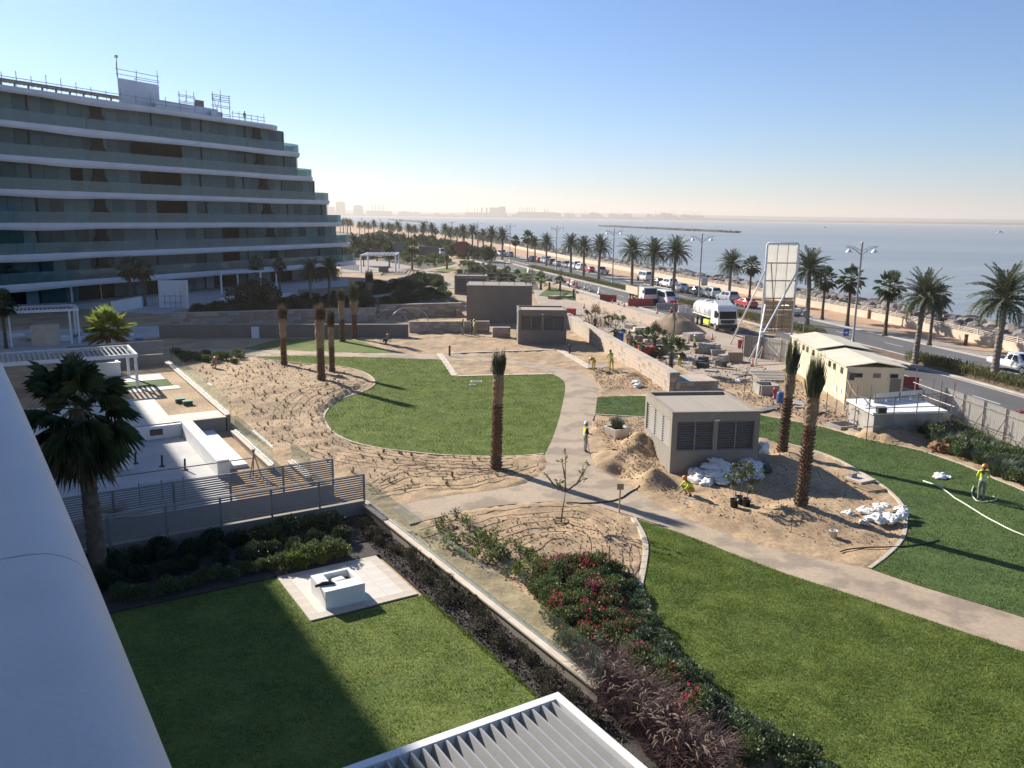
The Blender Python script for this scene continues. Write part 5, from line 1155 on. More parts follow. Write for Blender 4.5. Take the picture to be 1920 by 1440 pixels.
g=G(1562,1010); e=empty('bucket',(g.x,g.y,0),'white plastic bucket standing on the sand by the path','bucket'); mb=MB(); mb.lathe([(.13,0),(.16,.34),(.175,.34),(.175,.37),(.15,.37),(.14,.05)],14); mb.build('bucket',M['whiteplastic'],e,True); mb=MB(); mb.tube([(.17*math.cos(a),.05,.3-.18*math.sin(a)) for a in np.linspace(0,math.pi,9)],.008,5); mb.build('handle',M['steel'],e)
# pallets of slabs at the turf kerb
def pallet(loc,rz,label,group=None,l=1.2,w_=1.0,stack=0,sm='concrete'):
    e=empty('pallet',loc,label,'pallet',group,rz)
    for i in range(6): mb=MB(); mb.box((0,-w_/2+.08+i*(w_-.16)/5,.13),(l,.11,.022)); mb.build('deck_board',M['wood'],e)
    for y in (-w_/2+.08,0,w_/2-.08):
        for x in (-l/2+.08,0,l/2-.08): mb=MB(); mb.box((x,y,.07),(.13,.1,.095)); mb.build('block',M['wood'],e)
        mb=MB(); mb.box((0,y,.012),(l,.1,.022)); mb.build('base_board',M['wood'],e)
    return e
def slabstack(loc,rz,label,n,l=1.0,w_=.9,t=.06,m='concrete',group=None):
    e=empty('slab_stack',loc,label,'slabs',group,rz)
    for i in range(n): mb=MB(); mb.box((random.uniform(-.02,.02),random.uniform(-.02,.02),t*(i+.5)),(l,w_,t-.008),random.uniform(-.03,.03)); mb.build('slab',M[m],e)
    return e
g1=G(1612,905); pallet((g1.x,g1.y,0),.5,'timber pallet under pale slabs at the turf kerb'); slabstack((g1.x,g1.y,.142),.5,'pale slabs stacked on the pallet at the turf kerb',2,1.15,1.0,.05,'strip')
g2=G(1630,918); pallet((g2.x,g2.y,0),.35,'empty dark pallet beside the stacked slabs at the turf kerb'); 
e=empty('concrete_block',(g1.x-.3,g1.y+.2,.245),'grey hollow block resting on the pale slabs','block',rz=.5); mb=MB(); mb.box((0,0,.1),(.4,.2,.2)); mb.build('block',M['concrete'],e)
for (px,py,l) in [(1580,803,'dark access cover beyond the turf kerb near the scaffold'),(1622,815,'dark access cover beyond the turf kerb beside the earth heap')]:
    g=G(px,py); e=empty('manhole',(g.x,g.y,0),l,'manhole',rz=.35); mb=MB(); mb.box((0,0,.12),(1.5,1.3,.36)); mb.build('frame',M['concrete'],e); mb=MB(); mb.box((0,0,.31),(1.2,1.0,.03)); mb.build('cover',M['black'],e)
g=G(890,720); 
for k,(px,py) in enumerate([(893,717),(886,723)]):
    g=G(px,py); e=empty('manhole',(g.x,g.y,.05),['larger paved inspection cover set in the teardrop lawn','smaller paved inspection cover set in the teardrop lawn'][k],'manhole',rz=.1); mb=MB(); mb.box((0,0,.015),(.9-.4*k,.7-.25*k,.05)); mb.build('frame',M['kerb'],e); mb=MB(); mb.box((0,0,.045),(.7-.35*k,.5-.2*k,.02)); mb.build('cover',M['greymetal'],e)
# path lights (black bollards) and sprinkler stubs
for k,(px,py,l) in enumerate([(843,668,'black bollard light at the path bend by the paving band'),(1068,665,'black stub post by the diagonal paving band')]):
    g=G(px,py); e=empty('bollard_light',(g.x,g.y,0),l,'bollard'); mb=MB(); mb.lathe([(.09,0),(.09,.85),(.1,.85),(.1,1.0),(.02,1.03)],12); mb.build('post',M['black'],e,True); mb=MB(); mb.lathe([(.14,0),(.14,.04),(.09,.06)],12); mb.build('base_plate',M['greymetal'],e)
e=empty('planting_stake',G(1483,1000),'thin green cane standing in the sand beside the tall tied palm','stake'); mb=MB(); mb.tube([(0,0,0),(.02,0,1.1)],.012,5); mb.build('cane',M['leafgrey'],e); mb=MB(); mb.tube([(.02,0,1.05),(.06,.02,1.12)],.02,5); mb.build('tie',M['leafgrey'],e)
# rubble crumbs scattered over the sand
n=5200; cr=[]
for poly,k in [(P2([(1110,790),(1205,785),(1255,900),(1300,960),(1160,890)]),2200),(P2([(1095,690),(1240,720),(1240,735),(1130,730)]),1500),(P2([(1420,840),(1600,900),(1690,960),(1680,1030),(1500,1020),(1300,960)]),1500)]:
    for x,y in rand_in(poly,k): cr.append((x,y,ground_z(x,y)+.01))
for poly,k in [(seed_bed,2600),(P2([(760,1005),(1060,955),(1180,985),(1190,1090),(1000,1120)]),1800)]:
    for x,y in rand_in(poly,k):
        if not flat[int(round((y-Y0)/ST)),int(round((x-X0)/ST))]: cr.append((x,y,ground_z(x,y)+.0))
cr=np.array(cr); stuff(link('rubble',leaf_cloud(cr,np.tile([0,0,.4],(len(cr),1)),.09,.8,6,mat('rubble_clod',(.34,.23,.15),.95,scale=3,col2=(.2,.13,.085),island=.4),'rubble',1.)),'clods of dug earth scattered over the sand','rubble')
# ------------------------------------------------------------------ coast road: sea wall, rocks, lamps, palms, hedges, signs, cars
class RK:
    def __init__(s,seed,sub=1):
        bm=bmesh.new(); bmesh.ops.create_icosphere(bm,subdivisions=sub,radius=1)
        for v in bm.verts:
            c=v.co.copy(); v.co*=1+.42*mnoise.noise(c*1.2+Vector((seed*5.2,0,0)))+(.14*mnoise.noise(c*3+Vector((0,seed,0))) if sub>1 else 0); v.co.z*=.66; v.co.x*=1.2
        s.v=[v.co.copy() for v in bm.verts]; s.f=[tuple(x.index for x in f.verts) for f in bm.faces]; bm.free()
    def append_to(s,mb,c,sc,rz):
        m_=Matrix.Rotation(rz,3,'Z'); mb.add([c+m_@(p*sc) for p in s.v],s.f)
ROCKS=[RK(i) for i in range(4)]
WL=[p for p in WALL if 20<p.y<1000]
sw=empty('sea_wall',WL[0],'cream sea wall between the promenade and the rocks','wall')
for i,(a,b) in enumerate(zip(resample(WL,3.2),resample(WL,3.2)[1:])):
    if i>110: break
    d=b-a; mid=(a+b)/2
    wpart(sw,'wall_panel',M['cream2'] if 'cream2' in M else M.setdefault('cream2',mat('sea_wall_render',(.56,.46,.35),.85,scale=.6,var=.1,bump=.15)),(mid.x,mid.y,.5),(d.length-.03,.28,1.0),math.atan2(d.y,d.x))
rl=empty('railing',WL[0]+Vector((0,0,1)),'pale metal railing along the top of the sea wall','railing'); rp_=[p for p in resample([p for p in WL if p.y<260],3.2)]
for i,(a,b) in enumerate(zip(rp_,rp_[1:])):
    d=b-a; mid=(a+b)/2; rz=math.atan2(d.y,d.x)
    wpart(rl,'post',M['cream2'],(a.x,a.y,1.3),(.14,.14,.6),rz)
    for z in (1.15,1.32,1.5): wpart(rl,'rail',M['cream2'],(mid.x,mid.y,z),(d.length-.16,.06,.06),rz)
rev=bpy.data.objects.new('rock_revetment',None); COL.objects.link(rev); struct(rev)
mb=MB(); A_=offset_line(WL,.5);B_=offset_line(WL,11);C_=offset_line(WL,18); n=len(WL)
mb.add([(p.x,p.y,-.1) for p in A_]+[(p.x,p.y,.0) for p in B_]+[(p.x,p.y,-3.2) for p in C_],[(k*n+i,k*n+i+1,(k+1)*n+i+1,(k+1)*n+i) for k in range(2) for i in range(n-1)]); mb.build('rubble_core',M['rockwet'],rev)
rr=random.Random(4); RM=[]
for i in range(6):
    k=RK(i+10,2); b_=MB(); b_.add(k.v,k.f); RM.append(mesh_of(b_,'rock',M['rock'] if i<5 else M['rockwet']))
spots=[]
def wall_at(y): 
    p=at_y(WL,y); return p
for i in range(2600):
    y=60+rr.random()**1.5*420; q=rr.uniform(1.2,16.5); p=wall_at(y); z=.0+.035*q if q<11 else .35-(q-11)*.46; spots.append((y,q,p.x+q*.96,p.y+q*.2,z,rr.uniform(.6,1.35)*(1.1 if q>8 else .8)))
spots.sort(key=lambda s:-(s[5]/max(40,s[3])))
vis=[s for s in spots if abs(math.atan2(s[2],s[3]))<R(33)]
big=set(id(s) for s in vis[:300])
mb=MB()
for i,s in enumerate(spots):
    if id(s) in big:
        o=link('rock',RM[i%6],rev,(s[2],s[3],s[4])); o.rotation_euler=(rr.uniform(-.4,.4),rr.uniform(-.4,.4),rr.uniform(0,6)); o.scale=(s[5],s[5]*rr.uniform(.75,1.1),s[5]*rr.uniform(.8,1.1))
    else: ROCKS[i%4].append_to(mb,Vector((s[2],s[3],s[4])),s[5],rr.uniform(0,6))
o=mb.build('rocks',M['rock'],rev); o['kind']='stuff'
# --- street lamps
def lamp_mesh():
    pole=MB(); pole.lathe([(.26,0),(.26,.08),(.17,.12),(.15,.9),(.12,1.0),(.085,10.6),(.1,10.62),(.1,10.75),(.03,10.83)],10)
    arms=MB(); heads=[]
    for s in (-1,1):
        p=[Vector((s*x,0,z)) for x,z in ((.05,9.55),(.35,9.72),(.75,10.02),(1.2,10.2),(1.75,10.25))]; arms.tube(p,[.05,.045,.04,.035,.03],6)
        p=[Vector((s*x,0,z)) for x,z in ((.05,9.95),(.4,10.05),(.8,10.25),(1.3,10.35),(1.85,10.36))]; arms.tube(p,.028,5)
        for x in (.5,.9,1.3): arms.tube([Vector((s*x,0,9.8+.25*x)),Vector((s*x,0,10.06+.18*x))],.02,4)
        h=MB(); h.lathe([(.03,0),(.05,-.12),(.16,-.2),(.32,-.42),(.33,-.46),(.05,-.47)],12,(s*1.45,0,10.2)); heads.append(h)
    return pole,arms,heads
pole,arms,heads=lamp_mesh(); PM,AM=mesh_of(pole,'pole',M['steel'],True),mesh_of(arms,'arm',M['steel'],True); HM=[mesh_of(h,'lamp_head',M['whitemetal'],True) for h in heads]
def lamp(p,rz,label):
    e=empty('street_lamp',(p.x,p.y,.1),label,'street lamp','twin-arm street lamps on the median',rz); link('pole',PM,e); link('bracket',AM,e)
    for h in HM: link('lamp_head',h,e)
lp=[(1598,652),(1309,577),(1148,534),(1042.5,509)]; lw_=['twin-arm street lamp beside the blue arrow sign','twin-arm street lamp behind the white tanker truck','twin-arm street lamp beside the parked tipper truck','twin-arm street lamp beyond the row of young palms by the verge']
ly=[]
for i,(a,b) in enumerate(lp): g=G(a,b); ly.append(g.y); lamp(g,math.atan2(-.2,.98)*0+.2+.04*i,lw_[i])
y=196
for i in range(9):
    y+=44; p=at_y(offset_line(K,1.6),y); lamp(p,.25+.03*i,'distant twin-arm street lamp rising over the far row of palms')
# --- palms of the median and the verge
DT=[mesh_of(trunk_mesh(7.0,.30,.25,s,40,11,((-.2,.1,.25)[s%3],0),1.35,.06),'trunk',M['trunkgrey']) for s in (1,2,3)]
DC=[mesh_of(date_crown(66,3.0,60,s,-26,86,.05,.6),'crown',[M['frond'],M['petiole']]) for s in (1,2,3)]
dp_list=[(1862,718,1.0,'lone date palm at the end of the near hedge'),(1715,684,.9,'date palm in the hedge with a second crown behind it'),(1512,610,1.0,'date palm on the median behind the billboard'),(1366,566,.85,'date palm behind the tanker truck with upright fronds'),(1262,549,1.02,'date palm on the median nearest the minibus'),(1222,548,1.0,'date palm on the median just behind the tipper truck cab'),(1184,540,1.0,'date palm on the median beside the tipper truck bed'),(1122,524,.97,'date palm on the median before the red parked car'),(1094,518,.92,'date palm on the median before the white parked cars'),(1070,512,.95,'date palm on the median past the fourth lamp'),(1024,499,.88,'date palm on the median by the first fan palms'),(1003,493,.78,'date palm on the median beside the tall fan palm')]
for i,(a,b,s,l) in enumerate(dp_list):
    g=G(a,b); e=palm_thing('date_palm',(g.x,g.y,.1),l,DT[i%3],DC[i%3],7.0,i*1.7 if i>2 else 0,s,'date palms on the median',((-.2,.1,.25)[(1,2,3)[i%3]%3],0))
y=250; k=0
while y<640:
    p=at_y(offset_line(K,1.4),y); palm_thing('date_palm',(p.x+random.uniform(-.5,.5),y,.1),'distant date palm in the long row along the median',DT[k%3],DC[k%3],7.0,k*1.9,random.uniform(.85,1.05),'distant date palms along the median'); k+=1; y+=random.uniform(9,15)+ (8 if k%4==0 else 0)
WT=[mesh_of(trunk_mesh(5.6,.19,.14,s,30,9,rough=.03,flare=1.6),'trunk',M['trunk']) for s in (4,5)]
WC=[mesh_of(fan_crown(30,.95,.95,15,s,0,-50,84,.7),'crown',[M['fan'],M['petiole']]) for s in (21,22)]; WS=mesh_of(fan_skirt(14,.8,10,3),'dead_fronds',[M['frondry'],M['petiole']])
for i,(a,b,s,l) in enumerate([(1541,600,1.0,'fan palm on the verge behind the leafy date palm'),(1588,612,1.08,'fan palm on the verge beside the street lamp'),(1659,630,1.05,'fan palm on the verge between lamp and bushy date palm'),(1742,648,.98,'fan palm on the verge half hidden by the date palm'),(989,488,1.25,'tall fan palm above the parked vans'),(966,484,1.0,'shorter fan palm by the fifth lamp'),(1405,560,1.0,'fan palm behind the billboard')]):
    g=G(a,b); palm_thing('fan_palm',(g.x,g.y,.05),l,WT[i%2],WC[i%2],5.7,i*2.1,s,'fan palms on the verge',(0,0),WS)
for i in range(8):
    y=330+i*22; p=at_y(offset_line(K,12),y); palm_thing('fan_palm',(p.x,p.y,.05),'distant fan palm on the promenade verge',WT[i%2],WC[i%2],5.7,i*2.,random.uniform(.9,1.1),'distant fan palms on the verge',(0,0),WS)
for i,(a,b) in enumerate([(1628,598),(1693,612),(1810,648),(1502,567)]):
    g=G(a,b); e=empty('promenade_bollard',(g.x,g.y,.05),'rusty square post standing on the sandy promenade','bollard','rusty posts on the promenade'); mb=MB(); mb.box((0,0,.55),(.28,.22,1.1),.2); mb.build('post',M['scale'],e); mb=MB(); mb.box((0,0,1.13),(.34,.28,.06),.2); mb.build('cap',M['trunk'],e)
# --- hedges on the median
HG=[]
for s in range(3):
    rng=np.random.default_rng(s); n=4200; p=np.c_[rng.uniform(-4,4,n),rng.uniform(-.95,.95,n),np.zeros(n)]; hh=.75+.35*vnoise(p[:,0],p[:,1],1.2,s); pp=p.copy(); pp[:,2]=hh*rng.uniform(.05,.85,n); d=np.c_[rng.normal(0,.35,(n,2)),np.ones(n)]
    HG.append(leaf_cloud(pp,d,.36,.14,s,M['drygrass'] if s<2 else M['leaf'],'foliage',.25))
mc=offset_line(K,1.45); hi=0; y=50
while y<215:
    ok=all(abs(y-l)>4.6 for l in ly[:1])
    p=at_y(mc,y); q=at_y(mc,y+1)
    if ok:
        e=empty('hedge',(p.x,p.y,.1),'green verge hedge on the median beside the near date palms' if y<112 else 'low dry hedge on the median behind the works','hedge','hedges on the near median' if y<112 else 'low hedges on the far median',math.atan2(q.y-p.y,q.x-p.x)); link('foliage',HG[hi%2] if y<112 else HG[(hi)%3],e)
        if y>112: e.scale=(1,1,.62)
        mb=MB(); mb.box((0,0,.12),(7.6,1.6,.3)); mb.build('stems',M['soil'],e)
    hi+=1; y+=7.6
# --- signs
def sign(px,py,h,wd,ht,m,label,rz=0,name='road_sign',face=None):
    g=G(px,py); e=empty(name,(g.x,g.y,.05),label,'sign',rz=rz); mb=MB(); mb.tube([(0,0,0),(0,0,h)],.035,6); mb.build('post',M['steel'],e); mb=MB(); mb.box((0,-.05,h-ht/2+.1),(wd,.03,ht)); b=mb.build('panel',m,e)
    return e
e=sign(1583,655,2.0,.62,.75,M['signblue'],'blue road sign with white arrow at the foot of the lamp',.15)
ar=MB(); ar.add([(-.2,-.07,1.62),(.02,-.07,1.62),(.02,-.07,1.52),(.22,-.07,1.7),(.02,-.07,1.88),(.02,-.07,1.78),(-.2,-.07,1.78)],[tuple(range(7))]); ar.build('arrow',M['whitemetal'],e)
ar=MB(); 
for a in ((-.29,.29,1.36,1.39),(-.29,.29,2.05,2.08)): ar.box(((a[0]+a[1])/2,-.069,(a[2]+a[3])/2),(a[1]-a[0],.004,a[3]-a[2]))
sign(1505,640,3.2,.6,.75,M['greymetal'],'grey back of a road sign in the hedge before the date palm',.3)
sign(1319,556,3.0,1.1,1.3,M['whiteplastic'],'white notice board standing on the promenade',.1)
sign(865,487,5.2,3.4,3.6,M['signbrown'],'dark brown hoarding between the distant palms',.2,'hoarding')
# --- vehicles
def wheel_mesh(r,w_):
    t=MB(); Mx=Matrix.Rotation(math.pi/2,4,'X'); t.lathe([(r*.6,-w_/2),(r*.93,-w_/2),(r,-w_/2+.03),(r,w_/2-.03),(r*.93,w_/2),(r*.6,w_/2)],18,M=Mx)
    q=MB(); q.lathe([(r*.62,-w_/2-.005),(r*.5,-w_/2+.03),(r*.15,-w_/2+.01),(.0,-w_/2)],14,M=Mx); q.lathe([(r*.62,w_/2+.005),(r*.5,w_/2-.03),(r*.15,w_/2-.01),(.0,w_/2)],14,M=Mx)
    return mesh_of(t,'tyre',M['rubber'],True),mesh_of(q,'rim',M['chrome'])
WH=wheel_mesh(.33,.22); WHB=wheel_mesh(.38,.25); WHT=wheel_mesh(.5,.32)
def add_wheel(e,x,y,r,wm):
    o=link('wheel',wm[0],e,(x,y,r)); link('rim',wm[1],o)
def body_mesh(st):
    vs=[]
    for x,zb,zh,zt,w_,wt in st:
        prof=[(-w_*.86,zb),(-w_,zb+.18),(-w_*1.0,(zb+zh)/2+.06),(-w_*.97,zh),(-wt,zt-.05),(-wt*.86,zt),(wt*.86,zt),(wt,zt-.05),(w_*.97,zh),(w_,(zb+zh)/2+.06),(w_,zb+.18),(w_*.86,zb)]
        vs+=[(x,y,z) for y,z in prof]
    n=12; fs=[(i*n+j,i*n+(j+1)%n,(i+1)*n+(j+1)%n,(i+1)*n+j) for i in range(len(st)-1) for j in range(n)]+[tuple(range(n-1,-1,-1)),tuple((len(st)-1)*n+j for j in range(n))]
    mb=MB(); mb.add(vs,fs); return mb
SPEC={
 'sedan':dict(st=[(-2.3,.38,.72,.88,.78,.70),(-2.22,.26,.86,.99,.86,.74),(-1.55,.22,.92,1.05,.9,.76),(-.85,.22,.94,1.42,.9,.60),(.15,.22,.94,1.44,.9,.60),(1.05,.22,.92,1.0,.9,.76),(2.05,.24,.80,.88,.87,.72),(2.28,.36,.6,.70,.80,.68)],cab=(2,3,4,5),wb=(-1.38,1.4),r=.33,w='WH'),
 'suv':dict(st=[(-2.35,.42,.95,1.05,.86,.78),(-2.3,.3,1.02,1.15,.92,.8),(-2.25,.3,1.05,1.18,.93,.8),(-2.0,.3,1.06,1.78,.94,.66),(.25,.3,1.06,1.80,.94,.67),(1.05,.3,1.05,1.15,.94,.8),(2.1,.32,.95,1.03,.9,.76),(2.35,.42,.7,.82,.84,.7)],cab=(2,3,4,5),wb=(-1.4,1.45),r=.38,w='WHB'),
 'pickup':dict(st=[(-2.55,.5,.98,1.0,.9,.86),(-2.5,.4,1.0,1.02,.92,.88),(-.62,.35,1.02,1.04,.92,.88),(-.42,.35,1.05,1.72,.92,.64),(.65,.35,1.05,1.74,.92,.65),(1.35,.35,1.04,1.12,.92,.8),(2.3,.36,.95,1.02,.9,.76),(2.55,.46,.7,.8,.84,.7)],cab=(2,3,4,5),wb=(-1.5,1.6),r=.38,w='WHB'),
 'van':dict(st=[(-2.6,.4,1.1,1.2,.9,.84),(-2.55,.3,1.15,1.3,.94,.84),(-2.52,.3,1.15,1.32,.95,.84),(-2.4,.3,1.15,2.1,.95,.74),(1.3,.3,1.15,2.12,.95,.74),(2.15,.3,1.12,1.22,.95,.82),(2.5,.34,.9,1.0,.92,.8),(2.6,.42,.65,.75,.88,.75)],cab=(2,3,4,5),wb=(-1.55,1.65),r=.36,w='WHB')}
def make_car(kind,color,label,loc_,rz,group=None,sc=1,name=None):
    S=SPEC[kind]; st=S['st']; key=('car',kind,color)
    e=empty(name or {'sedan':'parked_car','suv':'parked_suv','pickup':'pickup_truck','van':'van'}[kind],loc_,label,{'sedan':'car','suv':'car','pickup':'pickup','van':'van'}[kind],group,rz); e.scale=(sc,)*3
    if key not in CARC:
        C={}; C['body']=[mesh_of(body_mesh(st),'body',M['car_'+color])]; a,b,c,d=S['cab']
        def quad(p,m): q=MB(); q.add(p,[tuple(range(len(p)))]); return mesh_of(q,'glass',m)
        def edge(i,f): x,zb,zh,zt,w_,wt=st[i]; return x,zh+(zt-zh)*f,w_*.97+(wt-w_*.97)*f
        ws=[]; 
        for (i,j,nm,f0,f1) in ((a,b,'rear_window',.18,.9),(d,c,'windscreen',.15,.92)):
            x0,zh0,zt0,w0,wt0=st[i][0],st[i][2],st[i][3],st[i][4],st[i][5]; x1,zt1,wt1=st[j][0],st[j][3],st[j][5]
            def P_(f,s): return (x0+(x1-x0)*f+(.015 if i==d else -.015),s*((wt0+(wt1-wt0)*f)*.84),zt0+(zt1-zt0)*f+.012)
            C[nm]=[quad([P_(f0,-1),P_(f0,1),P_(f1,1),P_(f1,-1)],M['carglass'])]
        C['side_window']=[]
        for s in (-1,1):
            def Q(x,f):
                # interpolate between stations
                for k in range(len(st)-1):
                    if st[k][0]<=x<=st[k+1][0]:
                        t=(x-st[k][0])/(st[k+1][0]-st[k][0]); zh=st[k][2]*(1-t)+st[k+1][2]*t; zt=st[k][3]*(1-t)+st[k+1][3]*t-.05; w_=(st[k][4]*(1-t)+st[k+1][4]*t)*.97; wt=st[k][5]*(1-t)+st[k+1][5]*t
                        return (x,s*(w_+(wt-w_)*f+.012),zh+(zt-zh)*f)
            xm=(st[b][0]+st[c][0])/2+.1
            C['side_window'].append(quad([Q(xm+.05,.1),Q(st[d][0]-.42,.1),Q(st[c][0]-.02,.84),Q(xm+.05,.86)],M['carglass']))
            x0=st[a][0]+.5 if kind in('sedan',) else st[b][0]+.12
            C['side_window'].append(quad([Q(x0,.1) if kind!='sedan' else Q(st[a][0]+.62,.2),Q(xm-.05,.1),Q(xm-.05,.86),Q(st[b][0]+.12,.84)],M['carglass']))
        lz=st[-1][2]; tz=st[0][2]
        def small(x,y,z,sx,sy,sz,m,nm): q=MB(); q.box((x,y,z),(sx,sy,sz)); return mesh_of(q,nm,m)
        C['headlight']=[small(st[-2][0]+.06,s*st[-2][4]*.74,lz+.06,.22,.34,.14,M['lightclear'],'headlight') for s in (-1,1)]
        C['tail_light']=[small(st[0][0]+.03,s*st[0][4]*.84,tz-.02,.10,.2,.2,M['lightred'],'tail_light') for s in (-1,1)]
        C['bumper']=[small(st[0][0]+.02,0,.48,.14,st[0][4]*1.9,.16,M['car_grey'],'bumper'),small(st[-1][0]-.02,0,.42,.14,st[-1][4]*1.8,.18,M['car_grey'],'bumper')]
        if kind=='pickup': C['load_bed']=[small(-1.55,0,1.035,1.7,1.5,.02,M['black'],'load_bed')]
        CARC[key]=C
    for nm,l in CARC[key].items():
        for me in l: link(nm,me,e)
    for x in S['wb']:
        for s in (-1,1): add_wheel(e,x,s*(st[3][4]-.1),S['r'],WH if S['w']=='WH' else WHB)
    return e
CARC={}
def road_dir(y): 
    a=at_y(K,y); b=at_y(K,y+2); return math.atan2(b.y-a.y,b.x-a.x)
cars=[(1477,590,'sedan','white','white saloon car seen from behind beside the billboard',0),(1905,698,'pickup','white','white pickup truck on the carriageway by the leaning palm',math.pi),
(1398,576,'sedan','red','dark red saloon car behind the tanker truck',0),(1363,566,'suv','silver','silver off-road car parked behind the tanker tank',0),(1332,558,'suv','white','white off-road car parked between grey saloon and silver car',0),(1302,552,'sedan','grey','grey saloon car parked beside the second lamp',0),(1277,546,'sedan','white','white saloon car parked next to the palm behind the minibus',0),(1253,539,'suv','white','white off-road car parked behind the minibus roof',0),(1233,535,'sedan','dark','dark saloon car parked between the two palms',0),(1209,527,'van','white','white van parked behind the tipper truck',0),
(1128,514,'pickup','silver','silver pickup truck at the near end of the far parked row',0),(1106,511,'sedan','red','bright red car parked between silver and white ones',0),(1088,507,'suv','white','white car parked next to the bright red one',0),(1077,505,'van','white','white van in the middle of the far parked row',0),(1062,502,'pickup','white','white pickup truck beside the van in the far row',0),(1045,499,'sedan','silver','silver saloon car by the fourth lamp',0),(1033,497,'suv','grey','grey car beyond the silver saloon',0),(1023,494,'van','white','white van beside the first fan palms',0),(1009,492,'sedan','red','small red car parked past the white van',0),(998,491,'suv','blue','blue car parked under the fan palm',0)]
for a,b,k,c,l,fl in cars:
    g=G(a,b); make_car(k,c,l,(g.x,g.y,.045),road_dir(g.y)+fl+random.uniform(-.05,.05),'cars parked along the promenade' if a<1440 else None)
for i,(a,b,c,k) in enumerate([(955,482,'silver','suv'),(940,480,'white','van'),(932,479,'white','sedan'),(919,477,'dark','suv'),(912,476,'white','pickup'),(903,474,'beige','van'),(893,472,'white','suv'),(884,470,'dark','sedan'),(838,463,'white','van'),(872,468,'white','sedan')]):
    g=G(a,b); make_car(k,c,'distant %s %s parked before the row of far palms'%(dict(suv='off-road car',van='van',sedan='saloon car',pickup='pickup')[k] if False else dict(silver='silver',white='white',dark='dark',beige='beige')[c],dict(suv='off-road car',van='van',sedan='saloon car',pickup='pickup')[k]),(g.x,g.y,.045),road_dir(g.y),'distant cars parked by the far palms')
g=G(828,478); make_car('van','white','white van driving along the near carriageway in the distance',(g.x,g.y,.045),road_dir(g.y)+math.pi)
# ------------------------------------------------------------------ shaded gardens before the apartment block and the far planted park
M['pavegrey']=mat('grey_terrace_paving',(.42,.41,.40),.8,world=True,scale=.5,var=.12,bump=.1)
M['darkbed']=mat('planted_soil',(.10,.085,.055),.95,world=True,scale=1.2,col2=(.06,.06,.035),bump=.6,bscale=5)
struct(sheet('villa_terrace',P2([(-60,585),(120,577),(300,590),(420,566),(655,548),(652,520),(-60,556)]),.10,M['pavegrey'],None,.15))
struct(sheet('planting_bed',P2([(296,606),(700,601),(712,572),(300,582)])[:0] or P2([(330,600),(706,598),(700,560),(560,562),(420,574)]),.13,M['darkbed'],None,.18))
struct(sheet('planting_bed',P2([(700,560),(757,553),(830,546),(850,558),(860,566),(712,577)]),.14,M['darkbed'],None,.18))
struct(sheet('planting_bed',P2([(668,560),(757,546),(833,538),(840,531),(822,519),(790,520),(735,538),(672,536)]),.12,M['darkbed'],None,.15))
struct(sheet('planting_bed',P2([(862,489),(885,490),(1000,522),(1012,548),(985,553),(935,535),(868,530),(850,512),(868,500)]),.10,M['darkbed'],None,.12))
struct(sheet('planting_bed',P2([(800,476),(835,485),(858,494),(820,501),(792,506),(770,500),(775,485)]),.10,M['darkbed'],None,.12))
struct(sheet('far_lawn',P2([(813,540),(836,537),(838,531),(826,525),(808,529)]),.16,M['lawn'],None,.1)); struct(sheet('far_lawn',P2([(815,497),(845,497),(852,493),(825,488)]),.16,M['lawn'],None,.1))
rg=random.Random(21)
def scatter(poly,n,meshes,label,group,dmin,s0,s1,z=.1,stems=None):
    c=[]
    for x,y in rand_in(P2(poly),n*5):
        if all((x-a)**2+(y-b)**2>dmin*dmin for a,b in c): c.append((x,y))
        if len(c)>=n: break
    for i,(x,y) in enumerate(c): shrub((x,y,z),label,meshes[i%len(meshes)],stems,rg.uniform(0,6),rg.uniform(s0,s1),group)
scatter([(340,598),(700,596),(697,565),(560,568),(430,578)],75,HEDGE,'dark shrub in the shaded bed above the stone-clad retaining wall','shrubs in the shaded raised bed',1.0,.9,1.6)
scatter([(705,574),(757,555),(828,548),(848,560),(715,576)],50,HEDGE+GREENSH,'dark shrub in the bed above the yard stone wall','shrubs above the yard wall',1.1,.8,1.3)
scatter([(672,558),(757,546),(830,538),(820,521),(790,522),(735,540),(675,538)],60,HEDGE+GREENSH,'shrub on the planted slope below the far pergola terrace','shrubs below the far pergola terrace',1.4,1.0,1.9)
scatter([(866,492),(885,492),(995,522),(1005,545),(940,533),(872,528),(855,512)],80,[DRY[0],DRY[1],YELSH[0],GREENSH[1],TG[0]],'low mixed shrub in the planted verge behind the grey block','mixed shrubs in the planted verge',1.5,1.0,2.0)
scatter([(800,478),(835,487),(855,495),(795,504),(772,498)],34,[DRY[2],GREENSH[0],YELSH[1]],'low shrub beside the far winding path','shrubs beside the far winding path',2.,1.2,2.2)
g=G(485,583); b_=shrub((g.x,g.y,.1),'large dark mounded bush before the ground-floor pergola',HEDGE[0],STEMS,0,4.2)
